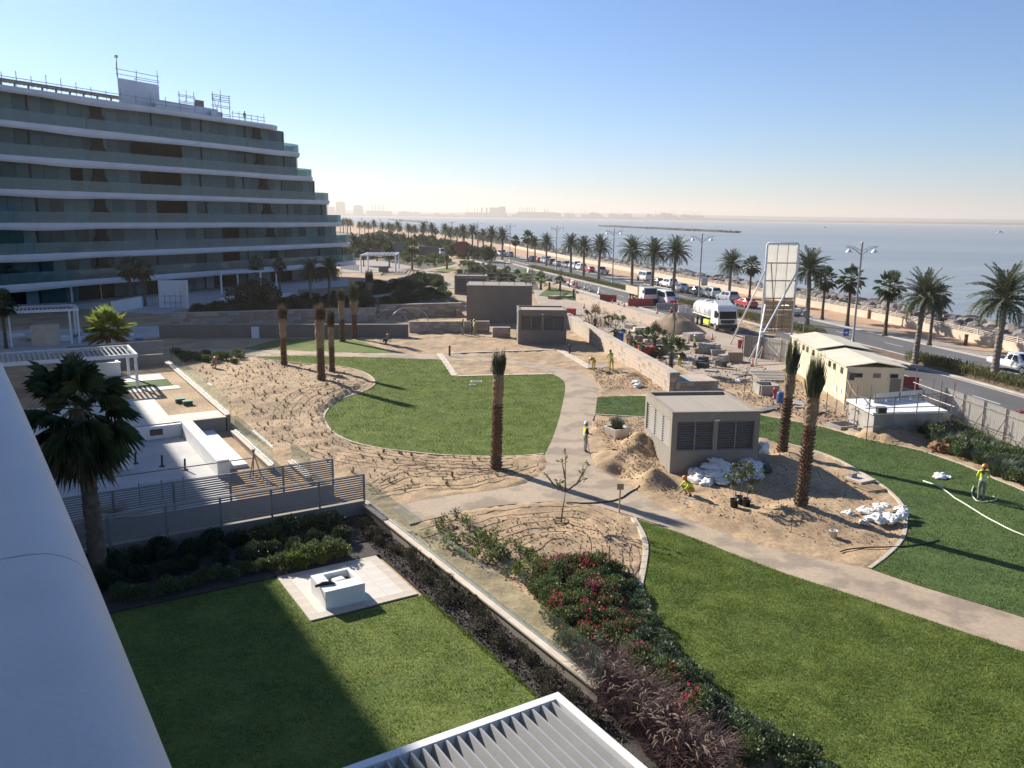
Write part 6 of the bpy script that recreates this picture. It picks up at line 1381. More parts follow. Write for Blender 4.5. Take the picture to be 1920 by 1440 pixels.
# stone-clad low walls and render walls of the terraces
for A,B,h,m,l in [((560,556),(655,548),1.0,'beige','low pale wall between the shaded terraces'),((412,566),(548,556),.7,'white','low white terrace wall below the ground-floor pergola'),((672,537),(735,541),1.3,'white','white wall below the far pergola terrace'),((735,541),(788,522),1.4,'beige','curved beige wall end below the far pergola terrace'),((212,588),(265,577),1.6,'white','white wall block behind the yellow-green palm'),((0,592),(140,585),1.2,'greywall','dark wall behind the shaded pergola'),((785,479),(823,481),3.0,'greywall','long brown wall beyond the winding path'),((738,482),(762,482),4.4,'beige','tall beige wall among the far palms'),((668,462),(696,460),3.8,'beige','far beige pavilion wall among the palms'),((640,505),(672,508),1.2,'white','white terrace wall at the foot of the building end')]:
    plain_wall(l,G(*A),G(*B),.35,h,M[m])
A=G(349,578); B=G(300,578); e=empty('garden_wall',A,'freestanding pale wall panel with scaffold poles before the building','wall'); wpart(e,'panel',M['slab'],((A+B)/2)+Vector((0,0,1.9)),((A-B).length,.35,3.8),math.atan2((A-B).y,(A-B).x)); wpart(e,'end_pier',M['white'],A+Vector((.2,0,1.9)),(.3,.6,3.85),0)
scaffold('scaffold','scaffold poles leaning on the freestanding pale wall',[G(310+i*10,580) for i in range(4)],[.9,1.8],.1,.04,False)
def gpergola(pts,h,label,z=.1,th=.28):
    P_=[G(a,b) for a,b in pts]; e=empty('pergola',P_[0],label,'pergola')
    for p in P_: wpart(e,'post',M['slab'],(p.x,p.y,z+h/2),(th,th,h),.45)
    n=len(P_)
    for i in range(n): a,b=P_[i],P_[(i+1)%n]; m_=(a+b)/2; d=b-a; wpart(e,'frame_beam',M['slab'],(m_.x,m_.y,z+h+.15+.003*i),(d.length+th,th,.3),math.atan2(d.y,d.x))
    for k in range(1,9):
        a=P_[0].lerp(P_[1],k/9); b=P_[3].lerp(P_[2],k/9); m_=(a+b)/2; d=b-a; wpart(e,'slat',M['slab'],(m_.x,m_.y,z+h+.14),(d.length-th,.1,.18),math.atan2(d.y,d.x))
    return e
gpergola([(416,552),(490,549),(519,545),(447,546)],3.3,'white ground-floor pergola before the dark glazed terrace')
gpergola([(52,570),(136,568),(192,562),(110,563)],3.3,'white ground-floor pergola behind the shaded louvred one')
gpergola([(677,513),(742,511),(748,505),(690,506)],3.7,'far white pergola frame on the raised terrace at the building end')
st_=empty('outdoor_kitchen',G(718,511),'dark stone counter under the far white pergola','counter'); wpart(st_,'counter',M['greywall'],G(718,511)+Vector((0,1,.7)),(2.2,.9,1.3),.1); wpart(st_,'top',M['slab'],G(718,511)+Vector((0,1,1.4)),(2.4,1.1,.08),.1)
# hoops and cable drums in the sunken yard
for i,(a,b,r) in enumerate([(733,605,2.0),(768,604,2.3),(750,601,1.7)]):
    g=G(a,b); mb=MB(); mb.tube([(r*math.cos(t),0,r*.75*math.sin(t)) for t in np.linspace(0,math.pi,16)],.055,7); o=mb.build('plant_hoop',M['steel'] if i<2 else M['trunk'],None,True,(g.x,g.y,.1),.2*i); tag(o,['pale hoop frame standing in the sunken yard','largest pale hoop frame in the sunken yard','dark hoop frame behind the two pale ones'][i],'frame')
# clutter under the shaded pergola: stacks, sheets, boxes
g=G(88,648); slabstack((g.x,g.y,.1),.3,'tall stack of pale boards under the shaded pergola',14,2.2,1.6,.14,'strip')
for i in range(14):
    g=G(30+i*18+rg.uniform(-8,8),632+rg.uniform(-10,12)); mb=MB(); mb.box((0,0,0),(rg.uniform(.6,1.6),rg.uniform(.4,1.0),rg.uniform(.08,.5))); o=mb.build('building_board',M[['white','wood','slab','blue','black'][i%5]],None,False,(g.x,g.y,.2),rg.uniform(0,3)); tag(o,'%s left on the shaded villa terrace under construction'%['white panel','timber board','grey panel','blue box','dark bundle'][i%5],'board','building materials on the shaded terrace')
struct(sheet('villa_terrace',P2([(0,668),(235,640),(300,632),(300,612),(0,622)]),.08,M['pavegrey'],None,.12))
# palms before the building and in the far gardens
for i,(a,b,s,k,l) in enumerate([(247,573,.95,'w','dark fan palm before the building beside its twin'),(273,575,.9,'w','dark fan palm twin before the building by the pale wall'),(483,548,.85,'w','dark fan palm rising behind the ground-floor pergola'),(525,545,.8,'w','dark fan palm at the seaward post of the ground-floor pergola'),(583,572,.8,'d','dark date palm before the seaward end of the building'),(618,570,.85,'d','darker date palm beside the last balconies'),(12,655,.8,'w','dark fan palm rising by the parapet at the shaded pergola'),(20,580,.9,'w','dark fan palm before the ground-floor glazing by the parapet'),(682,500,.7,'w','squat fan palm left of the far white pergola'),(730,503,.95,'w','fan palm rising behind the far white pergola'),(773,506,1.0,'w','leafy fan palm beside the far pergola terrace'),(778,483,1.0,'w','slim fan palm at the end of the brown wall'),(665,497,1.0,'d','date palm in the garden at the building end'),(707,490,.95,'w','bright fan palm in the cluster behind the pergola'),(718,484,.9,'d','leafy date palm in the cluster behind the pergola'),(745,480,.8,'d','short date palm before the tall beige wall'),(757,476,.85,'d','date palm over the tall beige wall'),(700,482,.9,'w','fan palm at the back of the cluster behind the pergola')]):
    g=G(a,b); 
    if k=='w': palm_thing('fan_palm',(g.x,g.y,.05),l,WT[i%2],WC[i%2],5.7,i*1.9,s,None,(0,0),WS)
    else: palm_thing('date_palm',(g.x,g.y,.05),l,DT[i%3],DC[i%3],7.0,i*1.9,s*.85,None,((-.2,.1,.25)[(1,2,3)[i%3]%3],0))
tied_palm(878,488,3.6,12,'tied date palm beside the near carriageway in the planted verge',None,True,.4,.2,0,.25,.45,.1)
# garden at the seaward end of the building
struct(sheet('villa_terrace',P2([(640,512),(760,512),(772,500),(700,487),(645,492)]),.09,M['pave'],None,.12))  # darker paving colour stands in for the building's shade on this terrace
struct(sheet('planting_bed',P2([(645,490),(700,486),(772,499),(790,484),(800,470),(730,462),(650,466)]),.08,M['darkbed'],None,.1))
scatter([(650,488),(700,484),(768,497),(785,483),(795,472),(730,464),(655,468)],46,HEDGE+GREENSH,'leafy shrub in the garden between the building end and the brown wall','shrubs in the building-end garden',3.0,2.2,3.6)
for i,(a,b,s,k) in enumerate([(652,480,.8,'d'),(672,478,.8,'w'),(690,476,.85,'d'),(715,474,.8,'w'),(733,472,.9,'d'),(752,470,.8,'w'),(766,480,.85,'w'),(790,474,.8,'d'),(812,472,.75,'d'),(700,470,.8,'d'),(725,468,.8,'d')]):
    g=G(a,b)
    if k=='w': palm_thing('fan_palm',(g.x,g.y,.05),'fan palm in the dense grove at the building end',WT[i%2],WC[i%2],5.7,i*1.9,s,'fan palms in the grove at the building end',(0,0),WS)
    else: palm_thing('date_palm',(g.x,g.y,.05),'date palm in the dense grove at the building end',DT[i%3],DC[i%3],7.0,i*1.9,s*.85,'date palms in the grove at the building end',((-.2,.1,.25)[(1,2,3)[i%3]%3],0))
# works clutter: cones, timber, stones, rubble
def cone(px,py,label='orange traffic cone standing in the works area'):
    g=G(px,py); e=empty('traffic_cone',(g.x,g.y,.17),label,'cone','traffic cones in the works area'); mb=MB(); mb.lathe([(.15,.03),(.12,.2),(.03,.72),(.0,.73)],10); mb.build('cone',M['orange'],e,True); mb=MB(); mb.lathe([(.125,.22),(.085,.42)],10,(0,0,0)); mb.build('stripe',M['whiteplastic'],e); mb=MB(); mb.box((0,0,.015),(.36,.36,.03)); mb.build('base',M['black'],e)
for a,b in [(1148,572),(1160,574),(1170,577),(1232,590),(1335,640),(1410,690),(1290,648),(1095,580)]: cone(a,b)
site_pts=[(1075,600),(1130,575),(1200,598),(1330,650),(1420,672),(1450,720),(1350,735),(1290,700),(1180,640)]
xs=rand_in(P2(site_pts),2600); cr=np.array([(x,y,max(.17,ground_z(x,y))+.0) for x,y in xs])
stuff(link('rubble',leaf_cloud(cr,np.tile([0,0,.4],(len(cr),1)),.16,.8,8,mat('site_rubble',(.36,.28,.21),.95,scale=3,col2=(.16,.13,.10),island=.5),'rubble',1.)),'broken stone and earth crumbs strewn over the works area','rubble')
xs=rand_in(P2([(1415,700),(1480,700),(1560,770),(1640,815),(1600,815),(1440,770),(1380,745)]),1800); cr=np.array([(x,y,ground_z(x,y)+.01) for x,y in xs])
stuff(link('rubble',leaf_cloud(cr,np.tile([0,0,.4],(len(cr),1)),.15,.8,9,bpy.data.materials['site_rubble'],'rubble',1.)),'rubble strewn before the cream cabin','rubble')
names=['timber batten','grey slab','dark bundle','pale sack','steel tube']
for i,(x,y) in enumerate(rand_in(P2([(1170,620),(1240,640),(1330,668),(1420,690),(1400,730),(1300,695),(1190,660)]),40)):
    k=i%5; z=max(.17,ground_z(x,y))
    if k==3: o=link('sack',SACK[i%5],None,(x,y,z-.03)); c='sack'
    else:
        mb=MB(); d=[(2.2,.1,.08),(1.0,.8,.12),(.9,.6,.45),None,(2.6,.07,.07)][k]; mb.box((0,0,d[2]/2),d); o=mb.build(['timber_batten','stone_slab','tarp_bundle','','steel_tube'][k],M[['wood','stone3','black','','steel'][k]],None,False,(x,y,z)); c=['timber','slab','bundle','','tube'][k]
    o.rotation_euler=(0,0,rg.uniform(0,3)); tag(o,'%s lying on the littered ground behind the sandstone wall'%names[k],c,names[k]+'s behind the sandstone wall')
g=G(1752,853); 
for i,(a,b) in enumerate([(1758,848),(1772,851),(1765,846)]):
    g=G(a,b); o=link('uprooted_stump',lump('uprooted_stump',(.5,.4,.35),30+i,M['scale'],.6),None,(g.x,g.y,ground_z(g.x,g.y)-.02),i); tag(o,'dug-up orange-brown root ball at the edge of the spiky bed','stump','root balls at the spiky bed')
for i,(a,b) in enumerate([(1130,690),(1125,695),(1110,694)]):
    g=G(a,b); o=link('stone_slab',slabm if i else mesh_of(MB().box((0,0,.06),(1.0,.7,.1)),'stone_slab',M['concrete']),None,(g.x,g.y,ground_z(g.x,g.y)+.05*i),i*.8); slabm=o.data; tag(o,'loose grey slab where the men dig beside the stone wall','slab','slabs where the men dig')
for i,(a,b) in enumerate([(1290,940),(1305,937)]):
    g=G(a,b); o=link('paving_board',slabm,None,(g.x,g.y,ground_z(g.x,g.y)-.02),.4+i); o.scale=(.75,.35,.3); tag(o,'flat board on the sand beside the squatting person','board','boards beside the squatting person')
scatter([(655,464),(735,459),(800,467),(840,483),(880,488),(930,496),(900,478),(840,462),(760,452),(690,446)],60,HEDGE+GREENSH+[DRY[0]],'leafy shrub in the verge beside the distant carriageway','shrubs beside the distant carriageway',4.,2.5,4.5)
stk=[('stone2','pinkish'),('concrete','grey'),('strip','pale'),('stone3','brown-grey')]
for i,(x,y) in enumerate(rand_in(P2([(1175,600),(1245,628),(1330,655),(1400,668),(1390,690),(1290,668),(1190,640)]),24)):
    if i%3<2: slabstack((x,y,.17),rg.uniform(0,3),'%s paving stack on the littered ground behind the sandstone wall'%stk[i%4][1],rg.randint(4,9),rg.uniform(.8,1.5),rg.uniform(.7,1.0),.11,stk[i%4][0],stk[i%4][1]+' paving stacks behind the sandstone wall')
    else: pallet((x,y,.17),rg.uniform(0,3),'empty timber pallet on the littered ground behind the sandstone wall','empty pallets behind the sandstone wall')
# ------------------------------------------------------------------ works area
def lp_(e,name,m,c,d,rz=0,par=None,bevel=0): mb=MB(); mb.box((0,0,0),d); o=mb.build(name,m,par or e,bevel=bevel); o.location=c; o.rotation_euler=(0,0,rz); return o
def lmesh(e,name,m,mb,smooth=False): return mb.build(name,m,e,smooth)
# water tanker
g=G(1366,624); g0=G(1323,609); d=(g-g0); rz=math.atan2(d.y,d.x)
e=empty('tanker_truck',(g.x-.6,g.y+.6,.2),'white water tanker truck standing on the site track','truck',None,rz)
lp_(e,'chassis',M['black'],(-3.2,0,.85),(8.2,.9,.3)); W=M['car_white']
mb=MB(); prof=[]
for x,s in ((-6.9,.9),(-6.75,1),(-1.35,1),(-1.2,.9)):
    for j in range(20): a=2*math.pi*j/20; prof.append((x,1.15*s*math.cos(a)*abs(math.cos(a))**-.15 if abs(math.cos(a))>1e-6 else 0,2.05+.92*s*math.sin(a)))
mb.add(prof,[(i*20+j,i*20+(j+1)%20,(i+1)*20+(j+1)%20,(i+1)*20+j) for i in range(3) for j in range(20)]+[tuple(range(19,-1,-1)),tuple(60+j for j in range(20))]); t=lmesh(e,'tank',W,mb,True)
for x in (-6.2,-4.6,-2.9,-1.6): mb=MB(); mb.tube([(x,1.17*math.cos(a),2.05+.945*math.sin(a)) for a in np.linspace(0,6.283,25)],.03,5); mb.build('band',M['car_silver'],t)
for x in (-5.2,-3.2): mb=MB(); mb.lathe([(.3,2.9),(.3,3.08),(.05,3.12)],12,(x,0,0)); mb.build('hatch',W,t)
mb=MB(); 
for s in (-.25,.25): mb.tube([(-7.02,s,.9),(-7.02,s,2.95),(-6.6,s,3.15)],.03,5)
for k in range(7): mb.tube([(-7.02,-.25,1.0+k*.28),(-7.02,.25,1.0+k*.28)],.02,5)
lmesh(e,'ladder',M['steel'],mb)
cabp=[(1.35,.75),(1.42,1.35),(1.28,2.35),(.95,2.95),(-.75,2.98),(-.95,2.8),(-.95,.75)]
mb=MB(); n=len(cabp); mb.add([(x,-1.15,z) for x,z in cabp]+[(x,1.15,z) for x,z in cabp],[tuple(range(n)),tuple(range(2*n-1,n-1,-1))]+[(i,(i+1)%n,(i+1)%n+n,i+n) for i in range(n)]); cb=mb.build('cab',W,e,bevel=.04)
mb=MB(); mb.add([(1.44,-1.02,1.5),(1.44,1.02,1.5),(1.31,.98,2.36),(1.31,-.98,2.36)],[(0,1,2,3)]); mb.build('windscreen',M['carglass'],cb)
for s in (-1,1):
    mb=MB(); mb.add([(1.15,s*1.165,1.55),(.15,s*1.165,1.55),(.15,s*1.165,2.35),(1.05,s*1.165,2.35)],[(0,1,2,3)]); mb.build('side_window',M['carglass'],cb)
    lp_(e,'mirror',M['black'],(1.55,s*1.35,2.0),(.1,.22,.5)); lp_(e,'headlight',M['lightclear'],(1.44,s*.85,.92),(.05,.4,.2))
    lp_(e,'side_locker',M['hivis'],(-2.2,s*1.05,.75),(1.6,.3,.5)); lp_(e,'mudguard',M['black'],(-5.0,s*1.0,1.32),(2.8,.5,.06))
    lp_(e,'side_walkway',W,(-4,s*1.08,1.38),(5.4,.22,.12))
lp_(e,'bumper',M['black'],(1.4,0,.65),(.2,2.3,.45)); lp_(e,'grille',M['black'],(1.43,0,1.18),(.05,1.7,.42))
mb=MB(); mb.add([(.6,-.9,2.99),(.6,.9,2.99),(-.7,.95,3.5),(-.7,-.95,3.5),(-.72,-.95,2.99),(-.72,.95,2.99)],[(0,1,2,3),(3,2,5,4),(0,3,4),(1,5,2)]); lmesh(e,'roof_deflector',W,mb)
for x in (.55,-4.35,-5.65):
    for s in (-1,1): add_wheel(e,x,s*1.0,.5,WHT)
# tipper truck and minibus facing the camera
g=G(1215,572); e=empty('tipper_truck',(g.x,g.y+1,.18),'white tipper truck with open pale bed behind the red barrier','truck',None,road_dir(g.y)+math.pi)
lp_(e,'chassis',M['black'],(-2.2,0,.8),(7,.9,.3))
mb=MB(); cabp=[(1.3,.7),(1.36,1.35),(1.15,2.45),(-.7,2.5),(-.8,.7)]; n=len(cabp); mb.add([(x,-1.1,z) for x,z in cabp]+[(x,1.1,z) for x,z in cabp],[tuple(range(n)),tuple(range(2*n-1,n-1,-1))]+[(i,(i+1)%n,(i+1)%n+n,i+n) for i in range(n)]); cb=mb.build('cab',W,e,bevel=.04)
mb=MB(); mb.add([(1.37,-.98,1.45),(1.37,.98,1.45),(1.19,.94,2.35),(1.19,-.94,2.35)],[(0,1,2,3)]); mb.build('windscreen',M['carglass'],cb)
lp_(e,'bumper',M['black'],(1.3,0,.6),(.2,2.2,.4))
for s in (-1,1): lp_(e,'headlight',M['lightclear'],(1.37,s*.8,.95),(.05,.35,.2)); lp_(e,'bed_side',M['cream2'],(-3.6,s*1.15,1.75),(5,.08,1.2)); lp_(e,'mirror',M['black'],(1.4,s*1.3,1.9),(.1,.2,.4))
lp_(e,'bed_front',M['cream2'],(-1.12,0,1.9),(.08,2.3,1.5)); lp_(e,'bed_tail',M['cream2'],(-6.1,0,1.75),(.08,2.3,1.2)); lp_(e,'bed_floor',M['greymetal'],(-3.6,0,1.15),(5,2.2,.1))
for x in (.4,-3.6,-4.8):
    for s in (-1,1): add_wheel(e,x,s*.95,.5,WHT)
g=G(1250,574); make_car('van','white','white minibus parked beside the tipper truck',(g.x,g.y+1,.18),road_dir(g.y)+math.pi,None,1.0,'minibus')
# site cabin
A=G(1583,758); dl=(G(1490,698)-A); dl=Vector((dl.x,dl.y,0)).normalized(); ang=math.atan2(dl.y,dl.x)-math.pi/2
e=empty('site_cabin',A,'long cream site cabin with pitched roof and square windows','cabin',rz=ang)
def cabin(y0,L,wd,h,rise,tag_):
    lp_(e,'wall',M['cream'],(wd/2,y0+L/2,h/2-.05),(wd,L,h+.1))
    mb=MB(); o_=.18; mb.add([(-o_,y0-.12,h),(wd/2,y0-.12,h+rise),(wd+o_,y0-.12,h),(-o_,y0+L,h),(wd/2,y0+L,h+rise),(wd+o_,y0+L,h),(-o_,y0-.12,h+.06),(wd/2,y0-.12,h+rise+.06),(wd+o_,y0-.12,h+.06),(-o_,y0+L,h+.06),(wd/2,y0+L,h+rise+.06),(wd+o_,y0+L,h+.06)],[(6,7,10,9),(7,8,11,10),(0,3,4,1),(1,4,5,2),(0,1,7,6),(1,2,8,7),(3,9,10,4),(4,10,11,5),(0,6,9,3),(2,5,11,8)]); mb.build('roof',M['cream2b'],e)
    for y in (1.1,2.7,3.8,6.2): 
        if y<L-.5: w_=lp_(e,'window',M['greymetal'],(-.012,y0+y,h-.45),(.04,.55,.5)); lp_(e,'pane',M['carglass'],(-.024,0,0),(.02,.45,.4),0,w_)
    for y in (1.0,2.1,4.6):
        if y<L-.5: lp_(e,'vent',M['whiteplastic'],(-.02,y0+y,.75),(.05,.45,.45))
    for y in (.05,1.7,2.45,3.3,5.0):
        if y<L: lp_(e,'joint_strip',M['cream2'],(-.005,y0+y,h/2),(.02,.04,h-.1))
M['cream2b']=layered(mat('cream_roof_sheet',(.62,.56,.43),.6,scale=.6,var=.06),.7,.3,.7,(.9,.9,.9),(1.04,1.04,1.04))
cabin(0,6.6,4.0,2.75,.35,0); cabin(6.75,7.4,4.0,2.95,.35,1)
for x,w_ in ((.75,.7),(2.1,.55),(3.3,.6)): w2=lp_(e,'window',M['greymetal'],(x,-.012,2.15),(w_,.04,.34)); lp_(e,'pane',M['carglass'],(0,-.024,0),(w_-.1,.02,.25),0,w2)
ac=lp_(e,'air_conditioner',M['black'],(.18,-.3,2.1),(.35,.4,.45)); lp_(e,'door',M['greywall'],(3.45,-.02,1.0),(.75,.03,1.9))
# concrete tank with white deck and scaffold
zc=1.7; cs=[G(1587,748,zc),G(1710,743,zc),G(1777,770,zc),G(1637,774,zc)]
e=empty('pump_chamber',G(1640,806),'concrete chamber with a flat white deck in the works area','building'); o0=e.location
def lpoly(e,name,m,pts,z0,z1): mb=MB(); mb.prism([(p.x-e.location.x,p.y-e.location.y) for p in pts],z0-e.location.z,z1-e.location.z); return mb.build(name,m,e)
cen=sum((Vector((p.x,p.y,0)) for p in cs),Vector())/4
lpoly(e,'wall',M['concrete'],[cen+(Vector((p.x,p.y,0))-cen)*.93 for p in cs],-.2,zc-.14); 
mid01=(cs[0]+cs[1])/2; mid23=(cs[2]+cs[3])/2
lpoly(e,'deck_slab',M['white'],[cs[0],mid01,mid23,cs[3]],zc-.13,zc); lpoly(e,'deck_slab',M['white'],[mid01+(cs[1]-cs[0]).normalized()*.03,cs[1],cs[2],mid23+(cs[2]-cs[3]).normalized()*.03],zc-.13,zc)
lpoly(e,'lower_wall',M['concrete'],[G(1613,806),G(1780,806),G(1775,797),G(1610,797)],-.2,.95)
pp=[cs[3].lerp(cs[2],t) for t in (-.08,.25,.55,.85,1.02)]+[cs[2].lerp(cs[1],t) for t in (.5,1)]
scaffold('scaffold','scaffold rails round the white deck of the concrete chamber',[Vector((p.x,p.y-.25,0)) for p in pp],[.9,zc+.35,zc+.95],0,.03,False)
scaffold('scaffold','scaffold between the cream cabin and the concrete chamber',[G(1583,770),G(1590,790),G(1600,806),G(1625,812)],[.6,1.3,2.2],0,.03,True)
sg=bpy.data.objects
g=G(1656,776,zc); e=empty('deck_box',(g.x,g.y+.3,zc),'small black box on the edge of the white deck','box'); lp_(e,'box',M['black'],(0,0,.17),(.5,.4,.34)); lp_(e,'lid',M['greymetal'],(0,0,.355),(.54,.44,.03))
# corrugated hoarding, one sheet at a time
def hoarding(A,B,h,label,z0=0,step=1.05,mt='hoard',back=1):
    e=empty('site_hoarding',Vector((A.x,A.y,z0)),label,'fence'); pts=resample([Vector((A.x,A.y,0)),Vector((B.x,B.y,0))],step)
    for a,b in zip(pts,pts[1:]):
        d=b-a; L=d.length; mb=MB(); k=6; vs=[]
        for i in range(k*2+1):
            x=-L/2+.01+(L-.02)*i/(k*2); y=.03*(1 if (i//1)%2 else -1)
            vs+=[(x,y,0),(x,y,h)]
        mb.add(vs,[(2*i,2*i+2,2*i+3,2*i+1) for i in range(k*2)]); o=mb.build('sheet',M[mt],e); m_=(a+b)/2-Vector((A.x,A.y,0)); o.location=(m_.x,m_.y,0); o.rotation_euler=(0,0,math.atan2(d.y,d.x))
    nrm=Vector((pts[1].y-pts[0].y,-(pts[1].x-pts[0].x),0)).normalized()*back
    for i,p in enumerate(pts):
        if i%2==0:
            q=p-Vector((A.x,A.y,0))+nrm*.08; mb=MB(); mb.tube([q,q+Vector((0,0,h+.05))],.035,6); mb.build('post',M['scaf'],e)
            mb=MB(); mb.tube([q+Vector((0,0,h*.75)),q+nrm*.9],.028,5); mb.build('stay',M['scaf'],e)
    for z in (h*.3,h*.85):
        a=pts[0]-Vector((A.x,A.y,0))+nrm*.07; b=pts[-1]-Vector((A.x,A.y,0))+nrm*.07; mb=MB(); mb.tube([a+Vector((0,0,z)),b+Vector((0,0,z))],.025,5); mb.build('rail',M['scaf'],e)
    return e
M['hoard']=mat('white_hoarding',(.68,.65,.58),.6,scale=.6,var=.08)
H2=2.3; c0=G(1775,727,H2); c1=G(1922,778,H2); c2=G(1640,738,H2)
hoarding(c0,c0+(c1-c0)*1.35,H2,'cream corrugated hoarding with stays facing the spiky shrubs')
hoarding(c0,c2,H2,'grey-shaded corrugated hoarding behind the white deck',back=-1)
hb0,hb1=G(1434,632,2.2),G(1556,652,2.2); hoarding(hb0,hb1,2.2,'sunlit corrugated hoarding behind the billboard'); hoarding(hb0,G(1395,628,2.2),2.2,'short corrugated hoarding side before the tanker truck',mt='concrete',back=-1)
for i,(px,py,s,l) in enumerate([(1850,808,1,'large concrete block against the hoarding stays'),(1870,818,.8,'small concrete block beside the large ones'),(1895,828,1,'concrete block by the white drum'),(1790,790,.9,'concrete block at the corner of the white deck')]):
    g=G(px,py); e=empty('concrete_block',(g.x,g.y,0),l,'block',rz=.5); lp_(e,'block',M['concrete'],(0,0,.32*s),(1.5*s,.8*s,.75*s),0,None,.02); mb=MB(); mb.tube([(-.1,0,.68*s),(-.1,0,.78*s),(.1,0,.78*s),(.1,0,.68*s)],.02,5); mb.build('lifting_eye',M['scaf'],e)
g=G(1912,836); e=empty('drum',(g.x,g.y,0),'white drum with blue band by the hoarding','drum'); mb=MB(); mb.lathe([(.26,0),(.28,.3),(.26,.62),(.24,.64)],14); mb.build('drum',M['whiteplastic'],e,True); mb=MB(); mb.lathe([(.285,.25),(.285,.4)],14); mb.build('band',M['blue'],e)
g=G(1911,815); e=empty('barrier',(g.x+.3,g.y+.6,0),'red lattice barrier leaning by the hoarding','barrier',rz=.5)
for x in (-.5,0,.5): lp_(e,'upright',M['redplastic'],(x,0,.7),(.1,.1,1.5))
for z in (.4,.9,1.3): lp_(e,'rail',M['redplastic'],(0,0,z),(1.1,.08,.12))
# billboard seen from behind
A=G(1424,658); B=G(1467,655); d=(B-A); W_=3.35; ang=math.atan2(d.y,d.x)*.3+.05; e=empty('billboard',A,'tall white billboard seen from behind on slanted props','billboard',rz=ang)
h=10.7; zb=3.9
for i in range(3):
    for j in range(3):
        lp_(e,'panel',M['board'],(W_*(i+.5)/3,.05,5.35+(j+.5)*1.72),(W_/3-.03,.05,1.70))
for i in range(7):
    for j in range(2): lp_(e,'plank',M['ply'],(W_*(j+.5)/2,.05,2.0+i*.47),(W_/2-.03,.05,.40))
for x in (0,W_): mb=MB(); mb.tube([(x,0,-.1),(x,0,h-.15),(x+(.12 if x==0 else -.12),0,h)],.11,8); mb.build('frame_post',M['whitemetal'],e,True)
mb=MB(); mb.tube([(.1,0,h),(W_-.1,0,h)],.11,8); mb.build('frame_top',M['whitemetal'],e,True)
for x in (W_/3,2*W_/3): mb=MB(); mb.tube([(x,-.06,1.9),(x,-.06,h-.1)],.035,5); mb.build('stiffener',M['scaf'],e)
for z in (5.3,7.05,8.8): mb=MB(); mb.tube([(.1,-.08,z),(W_-.1,-.08,z)],.06,6); mb.build('cross_rail',M['scaf'],e)
for z in (2.4,3.2,4.1): mb=MB(); mb.tube([(.1,-.08,z),(W_-.1,-.08,z)],.03,5); mb.build('cross_rail',M['scaf'],e)
def prop(px,py,top): g=G(px,py)-A; c,s=math.cos(-ang),math.sin(-ang); q=Vector((g.x*c-g.y*s,g.x*s+g.y*c,0)); mb=MB(); mb.tube([q,Vector(top)],.085,7); mb.build('prop',M['whitemetal'],e,True)
prop(1368,648,(0,-.1,8.2)); prop(1402,680,(W_,-.1,8.0)); prop(1415,690,(0.2,-.1,4.8))
mb=MB(); mb.tube([(.5,-.1,8.8),(1.0,-1.0,2.0)],.05,6); mb.build('prop',M['scaf'],e); lp_(e,'footing',M['concrete'],(0,0,.2),(.9,.9,.6)); lp_(e,'footing',M['concrete'],(W_,0,.2),(.9,.9,.6))
lp_(e,'working_platform',M['whitemetal'],(W_*.3,-.5,2.0),(2.6,.5,.08))
# barriers
def jersey(px,py,m,label,group,rz=.2,l=1.1,h=.8,z=.03):
    g=G(px,py); e=empty('road_barrier',(g.x,g.y,z),label,'barrier',group,rz); pr=[(-.25,0),(-.25,.15),(-.1,.35),(-.07,1),(.07,1),(.1,.35),(.25,.15),(.25,0)]
    mb=MB(); n=len(pr); mb.add([(-l/2,y,q*h) for y,q in pr]+[(l/2,y,q*h) for y,q in pr],[tuple(range(n)),tuple(range(2*n-1,n-1,-1))]+[(i,(i+1)%n,(i+1)%n+n,i+n) for i in range(n)]); mb.build('body',M[m],e)
    lp_(e,'slot',M['black'],(0,-.255,.07*h),(l*.3,.02,.06)); return e
for i,(px,py,c) in enumerate([(990,512,'w'),(997,515,'r'),(1003,518,'w'),(1066,533,'r'),(1073,536,'w'),(1080,539,'r'),(1097,543,'w'),(1107,547,'w'),(1123,552,'w')]):
    jersey(px,py,'whiteplastic' if c=='w' else 'redplastic','%s plastic barrier along the edge of the near carriageway'%('white' if c=='w' else 'red'),'%s barriers along the near carriageway'%('white' if c=='w' else 'red'),1.75+random.uniform(-.3,.3),1.6,1.05,.1)
jersey(1140,567,'redplastic','long red barrier behind the sandstone wall end',None,-.15,2.6,1.0,.16); jersey(1200,576,'redplastic','long red barrier before the tipper truck',None,.0,3.6,1.1,.16)
jersey(1253,583,'concrete','grey concrete barrier before the minibus',None,-.1,3.4,.9,.16); jersey(1292,603,'concrete','grey concrete barrier by the rear of the tanker',None,-.35,3.2,.95,.16); jersey(1312,607,'concrete','grey concrete barrier beside the tanker rear wheels',None,-.2,2.4,.95,.16)
for i,(px,py) in enumerate([(1268,583),(1280,588),(1262,578),(1288,592)]): jersey(px,py,'whiteplastic' if i%2 else 'redplastic','%s barrier stacked by the hedge behind the works'%('pale' if i%2 else 'red-striped'),'barriers stacked by the hedge',random.uniform(0,3),1.3,1.0,.16)
jersey(1690,728,'redplastic','pink-red barrier standing behind the grey hoarding',None,-.3,2.4,.95); jersey(1673,727,'whiteplastic','pale barrier standing behind the cream cabin end',None,-.3,1.4,1.1)
